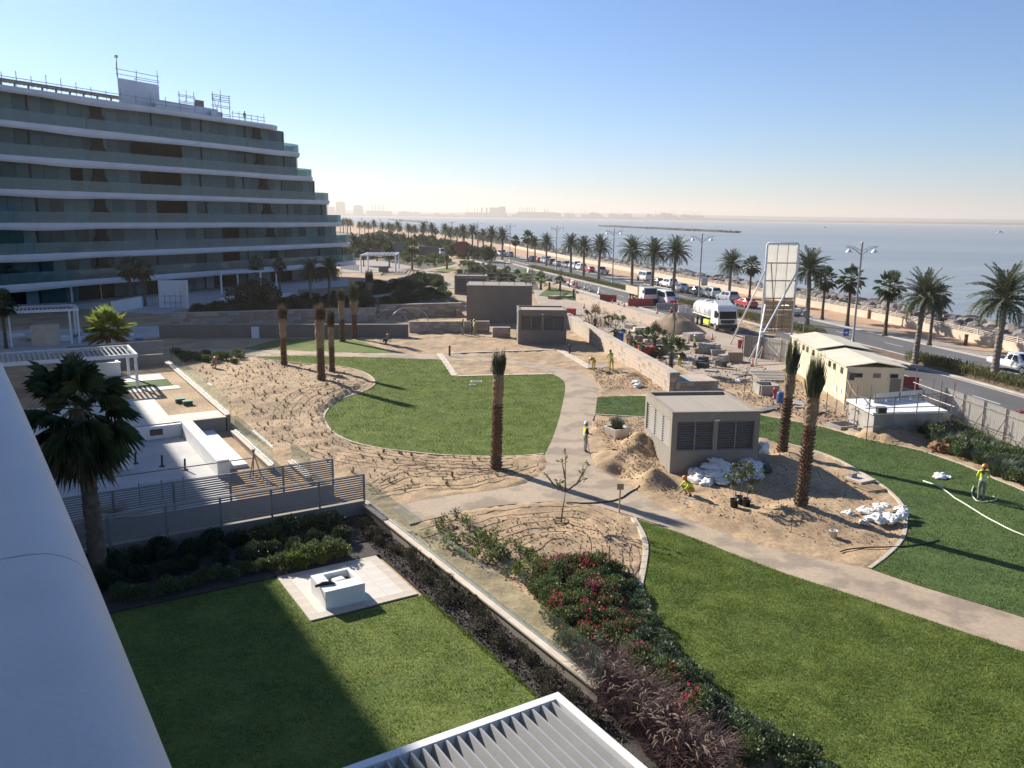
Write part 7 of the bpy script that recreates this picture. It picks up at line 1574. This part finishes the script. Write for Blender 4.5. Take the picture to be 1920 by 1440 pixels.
# sand heap
def heap(px,py,r,h,m,label,seed=1,z=.0):
    g=G(px,py); n=28; rg=12; vs=[]; rnd=random.Random(seed)
    for i in range(rg+1):
        t=i/rg
        for j in range(n):
            a=2*math.pi*j/n; rr=r*(1-t)*(1+.16*mnoise.noise(Vector((math.cos(a)*1.5,math.sin(a)*1.5,seed+t)))); zz_=h*(1-(1-t)**1.35)*(1+.1*mnoise.noise(Vector((a*2,t*5,seed)))); vs.append((rr*math.cos(a),rr*math.sin(a),zz_-.12))
    mb=MB(); mb.add(vs,[(i*n+j,i*n+(j+1)%n,(i+1)*n+(j+1)%n,(i+1)*n+j) for i in range(rg) for j in range(n)]); o=mb.build('sand_heap',M[m],None,True,(g.x,g.y,z)); return tag(o,label,'heap')
heap(1262,622,4.0,2.2,'soil2' if 'soil2' in M else M.setdefault('soil2',mat('dug_earth',(.34,.245,.16),.95,scale=1.2,col2=(.24,.17,.11),bump=.7,bscale=7)) and 'soil2','tall brown earth heap behind the sandstone wall',1,.1); heap(1305,635,3.0,.5,'sand','low pale sand spread beside the tanker front',2,.12); heap(1313,590,1.6,.9,'soil2','small earth heap behind the tanker',3,.16)
# timber stakes bundle, crates, stacks, drums
for i in range(26):
    px=1096+i*2.05; g=G(px+random.uniform(-1,1),613+random.uniform(-3,3)); mb=MB(); hh=random.uniform(.75,1.25); mb.box((0,0,hh/2),(.09,.09,hh),random.uniform(0,1)); o=mb.build('timber_stake',M['wood'],None,False,(g.x,g.y,.12)); o.rotation_euler=(random.uniform(-.12,.12),random.uniform(-.12,.12),0); tag(o,'upright timber stake in the rough row behind the young palms','stake','timber stakes in a rough row')
for i,(px,py,n,m,l) in enumerate([(1205,652,9,'stone2','stack of pinkish slabs before the young palms'),(1222,655,7,'stone','paler stack of slabs beside the pinkish one'),(1190,648,8,'stone2','narrow stack of pinkish slabs by the standing worker'),(1300,640,6,'stone3','stack of grey slabs on the site track'),(1238,660,4,'concrete','low stack of grey slabs beside the red sheet'),(1065,560,3,'concrete','low stack of slabs at the track bend'),(1040,562,4,'wood','stack of boards at the track bend')]):
    g=G(px,py); slabstack((g.x,g.y,.14),.15*i,l,n,2.0,1.3,.13,m)
for i,(px,py,m,l) in enumerate([(1222,668,'redplastic','dark red covered crate before the slab stacks'),(1410,652,'redplastic','red drum crate under the billboard'),(1440,660,'redplastic','red crate by the hoarding foot'),(1395,655,'redplastic','low red crate by the billboard prop'),(1240,668,'scale','brown covered crate beside the dark red one'),(1165,640,'signblue','small blue crate behind the stakes'),(1160,637,'leafgrey','green bin behind the young palms'),(1048,588,'redplastic','red trestle behind the smaller kiosk'),(1070,592,'redplastic','second red trestle behind the smaller kiosk'),(1420,668,'whiteplastic','pale crate between the red ones under the billboard')]):
    g=G(px,py); e=empty('crate',(g.x,g.y,.1),l,'crate',rz=.3*i); w_=1.1 if i else 2.6; lp_(e,'box',M[m],(0,0,.42),(w_,.9,.8)); lp_(e,'lid',M[m],(0,0,.85),(w_+.08,.98,.06)); lp_(e,'strap',M['black'],(w_*.2,0,.44),(.06,.93,.86))
g=G(1452,748); e=empty('fire_hydrant',(g.x,g.y,.05),'red fire hydrant on the dug ground near the tied palm','hydrant'); mb=MB(); mb.lathe([(.16,0),(.16,.05),(.11,.08),(.11,.6),(.14,.62),(.14,.68),(.1,.78),(.03,.84)],12); mb.build('barrel',M['redplastic'],e,True)
for s in (-1,1): mb=MB(); mb.tube([(0,0,.5),(s*.2,0,.5)],.055,8); mb.build('outlet',M['redplastic'],e)
g=G(1463,757); e=empty('drum',(g.x,g.y,.05),'blue plastic drum beside the red hydrant','drum'); mb=MB(); mb.lathe([(.27,0),(.29,.2),(.29,.6),(.27,.8),(.25,.82)],14); mb.build('drum',M['blue'],e,True); mb=MB(); mb.lathe([(.295,.36),(.305,.4),(.295,.44)],14); mb.build('hoop',M['blue'],e)
# concrete steps and box chamber
A=G(1425,716); e=empty('steps',A,'grey concrete steps being laid behind the tied palms','steps',rz=.15)
for i in range(7): lp_(e,'step',M['concrete'],(1.6,.42*i,.1+.045*i),(3.2-.05*i,.34,.16))
A=G(1426,742); e=empty('manhole_chamber',A,'open grey concrete chamber beside the hydrant','chamber',rz=.1)
for a in ((.7,0,1.4,.18),(.7,1.5,1.4,.18),(0,.75,.18,1.32),(1.4,.75,.18,1.32)): lp_(e,'wall',M['concrete'],(a[0],a[1],.35),(a[2],a[3],.85))
lp_(e,'floor',M['black'],(.7,.75,.02),(1.2,1.2,.05)); 
for i,(px,py) in enumerate([(1440,770),(1530,775),(1500,760),(1395,700),(1345,680),(1420,700)]):
    g=G(px,py); mb=MB(); mb.box((0,0,.04),(random.uniform(1.2,2.4),random.uniform(.4,.9),.06)); o=mb.build('sheet_board',M[['greymetal','wood','concrete'][i%3]],None,False,(g.x,g.y,ground_z(g.x,g.y)+.03),random.uniform(0,3)); tag(o,'loose %s board on the dug ground of the works'%['dark','timber','grey'][i%3],'board','loose boards in the works area')
# red and white tube frames before the cabin
scaffold('scaffold','low red and grey tube rails before the cream cabin',[G(1530,775),G(1548,782),G(1565,788),G(1585,796)],[.35,.8],0,.03,True)
# thin black lamp posts of the site
for i,(px,py,h,l) in enumerate([(1263,640,4.6,'slim dark lamp post beside the earth heap'),(1051,560,4.6,'slim dark lamp post by the young palms near the verge'),(946,523,3.6,'slim dark lamp post by the far winding path')]):
    g=G(px,py); e=empty('lamp_post',(g.x,g.y,0),l,'lamp post'); mb=MB(); mb.tube([(0,0,0),(0,0,h)],.055,7); mb.build('pole',M['black'],e); lp_(e,'lamp_head',M['black'],(0,0,h+.04),(.55,.22,.08)); mb=MB(); mb.lathe([(.13,0),(.13,.12),(.06,.16)],10); mb.build('base',M['black'],e)
# young palms
YT=mesh_of(trunk_mesh(1.5,.2,.16,9,16,10,rough=.14),'trunk',M['trunk']); YC=[mesh_of(fan_crown(11,.85,.8,14,s,0,18,84,.5),'crown',[M['fan'],M['petiole']]) for s in (5,6)]; YC2=[mesh_of(fan_crown(6,.9,.8,12,s,0,-20,86,.8),'crown',[M['frondry'] if s==7 else M['fan'],M['petiole']]) for s in (7,8)]
for i,(px,py,s,k,l) in enumerate([(1257,700,1.2,0,'young fan palm with a full green head by the stone wall'),(1204,674,1.05,1,'young palm with drooping fronds beside the red sheet'),(1226,668,1.1,0,'young fan palm with a bushy head behind the slab stacks'),(1153,652,1.25,1,'sparse young palm beside the standing worker'),(1114,632,1.3,1,'sparse young palm beside the smaller kiosk'),(1300,0,1,0,''),(1014,544,1.15,0,'fuller young palm of the verge pair'),(1030,546,1.0,1,'sparse young palm of the verge pair'),(1075,562,1.05,1,'sparse young palm on the green verge by the wall'),(1050,546,1.0,0,'young palm behind the slim lamp post')]):
    if not l: continue
    g=G(px,py); palm_thing('young_palm',(g.x,g.y,.05),l,YT,(YC if k==0 else YC2)[i%2],1.5,i*1.3,s)
for i in range(7):
    g=G(886+i*10.5,516+i*2.2+random.uniform(-3,3)); palm_thing('young_palm',(g.x,g.y,.05),'young feathery palm in the planted verge behind the grey block',YT,[DC[0],DC[1]][i%2],1.5,i,.0+.9 if False else .8,'young palms in the verge behind the grey block')
for o in [o for o in bpy.data.objects if o.name.startswith('crown') and o.parent and o.parent.get('group')=='young palms in the verge behind the grey block']: o.scale=(.55,.55,.6)
# bare sapling
g=G(1393,757); rr=random.Random(2); br=[([(0,0,0),(.05,0,1),(.0,.05,2.2)],0)]
for k in range(12):
    z=rr.uniform(.9,2.1); a=rr.uniform(0,6.28); q=rr.uniform(.3,.8); br.append(([(0,0,z),(q*.5*math.cos(a),q*.5*math.sin(a),z+.35),(q*math.cos(a),q*math.sin(a),z+rr.uniform(.5,.9))],1))
small_tree('sapling',g,'bare sapling standing on the dug ground before the billboard',br,4,.08,M['leafyel'],3,.025)
# verge lawns and far garden
for poly in ([(1030,540),(1060,545),(1140,568),(1130,575),(1080,566),(1010,556)],[(1080,556),(1150,572),(1140,580),(1075,566)][:0] or [(985,505),(1035,525),(1010,530),(960,508)]): struct(sheet('verge_lawn',P2(poly),.19,M['turf'],None,.2))
fl=[P2([(880,497),(905,500),(900,505),(862,502)]),P2([(840,502),(862,506),(828,512),(815,505)]),P2([(805,530),(835,535),(825,543),(795,545)])]
for p in fl: struct(sheet('far_lawn',p,.06,M['lawn'],None,.08))
fp=[Vector((p.x,p.y,0)) for p in far_path]
band('far_path',fp,-1.5,1.5,.07,M['path'],.08)
# ------------------------------------------------------------------ people
def person(loc_,rz,pose,label,top,legs,helmet=None,vest=True,h=1.75,held=None):
    k=h/1.75; J={}; B=[]     # joints and bones; x forward, y left
    if pose in('stand','handface','hose','dig','walk'):
        lean=.0 if pose in('stand','handface','walk') else (.08 if pose=='hose' else .22)
        pel=Vector((0,0,.93)); chest=Vector((lean*.8,0,1.30)); neck=Vector((lean*1.1,0,1.47)); head=Vector((lean*1.25+.015,0,1.60)); st=.18 if pose=='walk' else (.1 if pose=='dig' else .02)
        F_={1:Vector((st,.10,.08)),-1:Vector((-st,-.10,.08))}; Kn={s:Vector(((F_[s].x)*.5+.04,s*.105,.50)) for s in(1,-1)}
    elif pose=='crouch':
        pel=Vector((-.12,0,.30)); chest=Vector((.10,0,.62)); neck=Vector((.22,0,.77)); head=Vector((.30,0,.88)); F_={1:Vector((.02,.13,.08)),-1:Vector((.08,-.13,.08))}; Kn={s:Vector((.32+(.04 if s<0 else 0),s*.19,.50)) for s in(1,-1)}
    elif pose=='bend':
        pel=Vector((-.15,0,.88)); chest=Vector((.22,0,1.08)); neck=Vector((.38,0,1.10)); head=Vector((.50,0,1.08)); F_={1:Vector((.08,.12,.08)),-1:Vector((-.14,-.12,.08))}; Kn={1:Vector((.1,.12,.48)),-1:Vector((-.1,-.12,.5))}
    V_=[];E_=[];Rr=[];Cat=[]
    def add(p,r,par=None,cat='top'):
        V_.append(p*k); Rr.append(r*k); i=len(V_)-1
        if par is not None: E_.append((par,i)); Cat.append(cat)
        return i
    up=(chest-pel).normalized(); hip=add(pel,.135); wa=add(pel.lerp(chest,.45),.125,hip,'top'); ch=add(chest,.15,wa,'top'); nk=add(neck,.062,ch,'skin')
    fwd=Vector((1,0,0)); hd=(head-neck).normalized(); h1=add(head-hd*.06+fwd*.01,.078,nk,'skin'); h2=add(head+hd*.02,.095,h1,'skin'); h3=add(head+hd*.10,.075,h2,'skin')
    add(head+fwd*.105-hd*.01,.016,h2,'skin')
    for s in(1,-1): add(head+Vector((0,s*.098,0)),.016,h2,'skin')
    for s in (1,-1):
        hi=add(pel+Vector((0,s*.095,-.05)),.10,hip,'leg'); th=add((pel+Vector((0,s*.1,-.05))).lerp(Kn[s],.5),.085,hi,'leg'); kn=add(Kn[s],.062,th,'leg'); cf=add(Kn[s].lerp(F_[s],.35)-fwd*.015,.06,kn,'leg'); an=add(F_[s],.042,cf,'leg'); add(F_[s]+Vector((-.05,0,-.04)),.04,an,'shoe'); add(F_[s]+Vector((.15,0,-.05)),.036,an,'shoe')
        sh=add(chest+up*.10+Vector((0,s*.17,0)),.072,ch,'top'); S=chest+up*.10+Vector((0,s*.19,0))
        if pose in('stand','walk'): el=S+Vector((-.03*s if pose=='walk' else -.02,s*.06,-.29)); wr=el+Vector((.1 if pose=='walk' else .06,s*.0,-.24))
        elif pose=='handface':
            if s==1: el=S+Vector((.08,.06,-.26)); wr=head+Vector((.10,.09,-.10))
            else: el=S+Vector((.06,-.05,-.28)); wr=el+Vector((.2,.12,-.08))
        elif pose=='hose': el=S+Vector((.05,s*.07,-.27)); wr=el+Vector((.24,-s*.06,-.05))
        elif pose=='dig': el=S+Vector((.14,s*.04,-.25)); wr=el+Vector((.20,-s*.10,-.10))
        elif pose=='crouch': el=S+Vector((.18,s*.05,-.18)); wr=el+Vector((.20,-s*.05,-.16))
        else: el=S+Vector((.06,s*.02,-.28)); wr=el+Vector((.12,-s*.03,-.22))
        ua=add(S.lerp(el,.5),.052,sh,'top'); e_=add(el,.043,ua,'top'); fa=add(el.lerp(wr,.5),.04,e_,'arm'); w_=add(wr,.028,fa,'skin'); dr=(wr-el).normalized(); pm=add(wr+dr*.07,.03,w_,'skin')
        sd=dr.cross(Vector((0,1,0)) if abs(dr.y)<.8 else Vector((1,0,0))).normalized()
        for q,(o_,l) in enumerate(((-.028,.07),(-.01,.082),(.01,.078),(.027,.062))):
            f1=add(wr+dr*(.09+l*.5)+sd*o_+Vector((.008,0,-.006)),.010,pm,'skin'); add(wr+dr*(.09+l)+sd*o_*.9+Vector((.022,0,-.022)),.008,f1,'skin')
        add(wr+dr*.075-sd*.05+Vector((.02,0,0)),.010,w_,'skin')
    me=bpy.data.meshes.new('sk'); me.from_pydata(V_,E_,[]); ob=bpy.data.objects.new('sk',me); COL.objects.link(ob)
    md=ob.modifiers.new('s','SKIN'); ob.modifiers.new('u','SUBSURF').levels=1
    for i,sv in enumerate(me.skin_vertices[0].data): sv.radius=(Rr[i],Rr[i]*(1.0 if i not in(0,1,2) else 1.0)); sv.use_root=(i==0)
    me.skin_vertices[0].data[1].radius=(.115*k,.15*k); me.skin_vertices[0].data[2].radius=(.13*k,.18*k)
    dg=bpy.context.evaluated_depsgraph_get(); bm_=bpy.data.meshes.new_from_object(ob.evaluated_get(dg)); bpy.data.objects.remove(ob); bpy.data.meshes.remove(me)
    root=empty('person',loc_,label,'person',rz=rz); bm_.name='body'; bm_.materials.clear()
    for m_ in (M[top],M[legs],M['skin'],M['black']): bm_.materials.append(m_)
    ea=np.array([V_[a] for a,b in E_]); eb=np.array([V_[b] for a,b in E_]); idx={'top':0,'leg':1,'skin':2,'shoe':3,'arm':0}; near=[]
    cs=np.array([f.center for f in bm_.polygons]); 
    for c in cs:
        ab=eb-ea; t=np.clip(((c-ea)*ab).sum(1)/np.maximum((ab**2).sum(1),1e-9),0,1); dd=np.linalg.norm(ea+ab*t[:,None]-c,axis=1); near.append(int(np.argmin(dd)))
    bm_.polygons.foreach_set('material_index',[idx[Cat[i]] for i in near]); bm_.polygons.foreach_set('use_smooth',[True]*len(bm_.polygons)); link('body',bm_,root)
    if vest:
        tv={};vv=[];ff=[];mi=[]; pa=np.array(pel*k); ax=np.array(up)
        for fi,f in enumerate(bm_.polygons):
            i=near[fi]
            if Cat[i]=='top' and (E_[i][1] in (1,2) or (E_[i][0]==2)):
                ids=[]
                for v in f.vertices:
                    if v not in tv: tv[v]=len(vv); q=bm_.vertices[v]; vv.append(q.co+q.normal*.016)
                    ids.append(tv[v])
                ff.append(ids); t=float(np.dot(cs[fi]-pa,ax)); mi.append(1 if (.10<t/k<.155 or .27<t/k<.32) else 0)
        m2=bpy.data.meshes.new('vest'); m2.from_pydata(vv,[],ff); m2.materials.append(M['hivis']); m2.materials.append(M['hivisstripe'])
        if ff: m2.polygons.foreach_set('material_index',mi); m2.polygons.foreach_set('use_smooth',[True]*len(ff)); link('vest',m2,root)
    if helmet:
        mb=MB(); q=head+hd*.055; Mx=Matrix.Translation(q*k)@hd.to_track_quat('Z','Y').to_matrix().to_4x4(); mb.lathe([(.15*k,-.01),(.125*k,.0),(.12*k,.05*k),(.095*k,.10*k),(.05*k,.13*k),(.01,.138*k)],12,M=Mx); mb.build('helmet',M[helmet],root,True)
    else:
        mb=MB(); q=head+hd*.045; Mx=Matrix.Translation(q*k)@hd.to_track_quat('Z','Y').to_matrix().to_4x4(); mb.lathe([(.104*k,-.02),(.108*k,.02),(.09*k,.07*k),(.05*k,.1*k),(.01,.105*k)],12,M=Mx); mb.build('hair',M['black'],root,True)
    mb=MB()
    for s in(1,-1): mb.lathe([(.002,-.012*k),(.012*k,0),(.002,.012*k)],6,tuple((head+Vector((.088,s*.034,.015)))*k))
    mb.build('eyes',M['black'],root)
    if held=='tool':
        mb=MB(); a=V_[pm]; mb.tube([Vector(a)+Vector((-.1,0,.25)),Vector(a)+Vector((.35,0,-1.0*k))],.018,6); root_t=mb.build('digging_tool',M['wood'],None,False,loc_,rz); tag(root_t,'wooden handled digging tool held by the worker at the earth heap','tool')
    return root
def ppl(px,py,*a,**k): g=G(px,py); return person((g.x,g.y,max(ground_z(g.x,g.y),k.pop('z',.0))-.01),*a,**k)
ppl(1097,848,R(20),'handface','person in hi-vis vest and white helmet standing at the path edge, hand to face','navy','trouser','helmet',h=1.74,z=.04)
ppl(1293,931,R(200),'crouch','person in lime vest and orange helmet squatting by the white sacks','hivis','coverall','helmety',h=1.72)
ppl(1838,940,R(65),'hose','person in yellow hi-vis jacket watering the turf, seen from behind','hivis','trouser','helmety',h=1.74,z=.06)
ppl(1112,699,R(240),'bend','person in yellow coverall bending beside the diagonal paving band','coverall','coverall','helmety')
ppl(1146,703,R(110),'dig','person in yellow coverall digging by the sandstone wall','coverall','coverall',None,held='tool')
ppl(868,629,R(150),'stand','person in lime vest standing at the brown stone wall','navy','trouser','helmety')
ppl(889,629,R(30),'walk','person in yellow coverall walking along the brown stone wall','coverall','coverall','helmety')
ppl(884,628,R(200),'stand','person in dark clothes standing behind the yellow coverall','navy','navy',None,vest=False)
ppl(722,645,R(-20),'crouch','person in dark clothes squatting at the edge of the upper lawn','trouser','navy','helmety',vest=False)
ppl(400,690,R(-30),'crouch','person in pale shirt squatting at the edge of the shaded sand','beige','trouser','helmety',vest=False)
ppl(1178,655,R(80),'stand','person in yellow coverall standing among the slab stacks','coverall','coverall','helmety',z=.16)
ppl(1274,690,R(60),'bend','person in yellow coverall bending behind the young fan palm','coverall','coverall',None)
ppl(1301,664,R(-20),'walk','person in lime vest and blue trousers crossing the site track','hivis','navy','helmet',z=.16)
ppl(1258,592,R(-90),'crouch','person in orange squatting before the striped barriers','orange','navy','helmety',vest=False,z=.16)
ppl(1190,570,R(-60),'bend','person in lime vest bending beside the tipper truck','orange','navy','helmety',z=.16)
p=rp(479,1.6,ZR+.16); person((p.x,p.y,p.z),R(-60),'stand','person in hi-vis vest standing on the roof edge of the apartment block','navy','trouser','helmety')
# ------------------------------------------------------------------ far shore, breakwaters, boats, haze
def far_pt(px,d,z=-2.2):
    x,y,_=ray(px,405); k=d/math.hypot(x,y); return Vector((x*k,y*k,z))
DF=7000.
def fz(py,px,d): return 13+(405+(px-960)*.014-py)*d/F*1.0
pts=[(430,396),(560,397),(640,396),(720,399),(800,402),(900,402.5),(1000,402),(1100,403),(1200,404),(1340,408),(1500,411),(1800,415.5),(2100,420)]
fr=[far_pt(a,DF) for a,b in pts]; bk=[far_pt(a,DF+2500) for a,b in pts]
mb=MB(); vs=[]
for i,(p,q,(a,b)) in enumerate(zip(fr,bk,pts)):
    h=fz(b,a,DF)+18; h=max(6,min(60,h)); vs+=[(p.x,p.y,-3),(p.x,p.y,14+6*math.sin(i*1.7)),(q.x,q.y,h+10),(q.x,q.y,-3)]
mb.add(vs,[(4*i+j,4*i+4+j,4*i+5+j,4*i+1+j) for i in range(len(pts)-1) for j in range(3)]); struct(mb.build('far_shore',M['fardark']))
hz=random.Random(12)
def farbox(e,name,px0,px1,pyt,d,dep=120,zb=-1):
    a=far_pt(px0,d);b=far_pt(px1,d); mid=(a+b)/2; zt=fz(pyt,(px0+px1)/2,d); mb=MB(); mb.box((mid.x-e.location.x,mid.y-e.location.y,(zt+zb)/2-e.location.z),((b-a).length,dep,zt-zb),math.atan2((b-a).y,(b-a).x)); return mb.build(name,M['farhaze'],e)
def far_thing(name,label,cat,px,boxes,d=DF-150,group=None):
    e=empty(name,far_pt(px,d,-1),label,cat,group)
    for nm,a,b,t in boxes: farbox(e,nm,a,b,t,d,60 if nm=='chimney' else 150)
    return e
far_thing('coastal_building','hazy slab building on the far shore just past the apartment block','building',640,[('wall',630,648,381),('roof_storey',634,645,379.5)])
far_thing('coastal_building','hazy cubic building on the far shore beside the row of five chimneys','building',665,[('wall',663,681,386.5),('roof_storey',667,676,385.5)])
far_thing('coastal_building','hazy low blocks on the far shore touching the apartment block','building',615,[('wall',600,628,388),('wall',606,618,384)])
far_thing('power_station','hazy row of five chimneys on the far shore','power station',710,[('chimney',698+i*5.2,699.8+i*5.2,384.5) for i in range(5)]+[('hall',688,735,396)])
far_thing('power_station','hazy tall chimneys beside a broad block on the far shore','power station',910,[('chimney',a,a+w_,t) for a,w_,t in ((876,1,387),(889,1.2,389),(895,1.2,389.5),(902,3,389.5),(911,3,390))]+[('hall',918,948,390),('hall',872,950,399),('hall',936,947,388)])
far_thing('power_station','hazy cluster of seven thin chimneys on the far shore','power station',990,[('chimney',974+i*4.6,975.4+i*4.6,389+(i%3)) for i in range(7)]+[('hall',970,1035,398),('chimney',1020,1021.5,392),('chimney',1026,1027.5,393)])
for k,(a,b) in enumerate([(1058,1078),(1090,1108),(1112,1130),(1148,1168),(1228,1248),(1255,1272),(1283,1320)]):
    e=empty('harbour_crane',far_pt((a+b)/2,DF-150,-1),'hazy harbour crane with upright jib on the far shore','crane','harbour cranes on the far shore')
    for i in range(int((b-a)/5)): x=a+i*5; farbox(e,'jib',x,x+.7,394+hz.uniform(-1.5,3)+k*.4,DF-150,20)
    farbox(e,'gantry',a,b,402+k*.5,DF-150,60)
def farblock(a,b,t,lab): far_thing('coastal_building',lab,'building',(a+b)/2,[('wall',a,b,t),('wall',a+(b-a)*.2,a+(b-a)*.5,t-1.2)],DF-60,'low hazy sheds on the far shore')
for i in range(16):
    a=740+i*36+hz.uniform(-8,8); farblock(a,a+hz.uniform(10,26),400+hz.uniform(-3,1)+i*.25,'low hazy shed on the far shore between the chimneys and cranes')
M['seadark']=mat('wet_breakwater_rock',(.022,.022,.022),.95,scale=.3,var=.4)
# rock breakwaters in the sea
def breakwater(a,b,d0,d1,label,n=260,hh=1.9):
    p,q=far_pt(a,d0),far_pt(b,d1); e=empty('breakwater',(p+q)/2,label,'breakwater'); rnd=random.Random(int(a)); dirv=(q-p).normalized(); nn=Vector((-dirv.y,dirv.x,0)); L=(q-p).length
    mb=MB(); k=24
    vs=[]
    for i in range(k+1):
        t=i/k; c=p.lerp(q,t)-e.location; w_=7*min(1,6*t+.1,6*(1-t)+.1); h_=hh*min(1,8*t+.05,8*(1-t)+.05)*rnd.uniform(.8,1.15)
        for o_,z in ((-w_,-.6),(-w_*.35,h_),(w_*.35,h_*.95),(w_,-.6)): vs.append(tuple(c+nn*o_+Vector((0,0,z+.1))))
    mb.add(vs,[(4*i+j,4*i+4+j,4*i+5+j,4*i+1+j) for i in range(k) for j in range(3)]); mb.build('core',M['seadark'],e)
    mb=MB()
    for i in range(n):
        t=rnd.random(); w_=6*min(1,6*t+.1,6*(1-t)+.1); c=p.lerp(q,t)-e.location+nn*rnd.uniform(-w_,w_); s=rnd.uniform(.9,2.2); ROCKS[i%4].append_to(mb,c+Vector((0,0,hh*.6*rnd.uniform(.1,1))),s,rnd.uniform(0,6))
    o=mb.build('boulders',M['seadark'],e); o['kind']='stuff'; return e
breakwater(1122,1392,1420,960,'long low rock breakwater lying off the shore',240,2.6); breakwater(728,801,2300,1560,'hazy rock breakwater off the far palms',160,3.6)
def boat(px,py,rz,label,l=9):
    g=G(px,py,-2.1); e=empty('motor_boat',g,label,'boat',rz=rz); vs=[];st=[(-1,.9,.9),(-.4,1,.95),(.3,.85,1.05),(.8,.4,1.25),(1,.02,1.4)]
    for x,wd,h in st: vs+=[(x*l/2,-wd*l*.14,h),(x*l/2,-wd*l*.09,-.1),(x*l/2,wd*l*.09,-.1),(x*l/2,wd*l*.14,h)]
    mb=MB(); mb.add(vs,[(4*i+j,4*i+4+j,4*i+4+(j+1)%4,4*i+(j+1)%4) for i in range(4) for j in range(4)]+[(0,1,2,3)]); mb.build('hull',M['white'],e); mb=MB(); mb.box((-.3,0,1.6),(l*.3,l*.18,1.2),taper=.8); mb.build('cabin',M['carglass'],e)
    mb=MB(); rnd=random.Random(int(px))
    for i in range(60):
        t=rnd.random()**.7; x=-l/2-t*l*5; s=rnd.uniform(.4,1.1)*(1-t*.6); mb.box((x,rnd.gauss(0,.8+t*1.5),.12),(s*2.4,s*.8,.18),rnd.uniform(-.3,.3))
    o=mb.build('wake_foam',M['white'],e); o['kind']='stuff'; return e
boat(1547,427,math.pi,'small white motor boat under way off the breakwater end',8); boat(1876,436,0,'white motor boat trailing a long wake off the rock shore',11)
# haze: one even volume round the whole place
hb=MB(); hb.add([(-14500,-1500,-4),(14500,-1500,-4),(14500,18000,-4),(-14500,18000,-4),(-14500,-1500,190),(14500,-1500,190),(14500,18000,190),(-14500,18000,190)],[(0,3,2,1),(4,5,6,7),(0,1,5,4),(1,2,6,5),(2,3,7,6),(3,0,4,7)])
hm=bpy.data.materials.new('haze'); hm.use_nodes=True; n=hm.node_tree; n.nodes.clear(); pv=n.nodes.new('ShaderNodeVolumePrincipled'); pv.inputs['Density'].default_value=1.7e-4; pv.inputs['Color'].default_value=(.97,.87,.77,1); pv.inputs['Anisotropy'].default_value=.25
om=n.nodes.new('ShaderNodeOutputMaterial'); n.links.new(pv.outputs[0],om.inputs['Volume'])
o=hb.build('haze',hm); o['kind']='stuff'; o['label']='pale warm haze over the sea and far shore'; o['category']='haze'
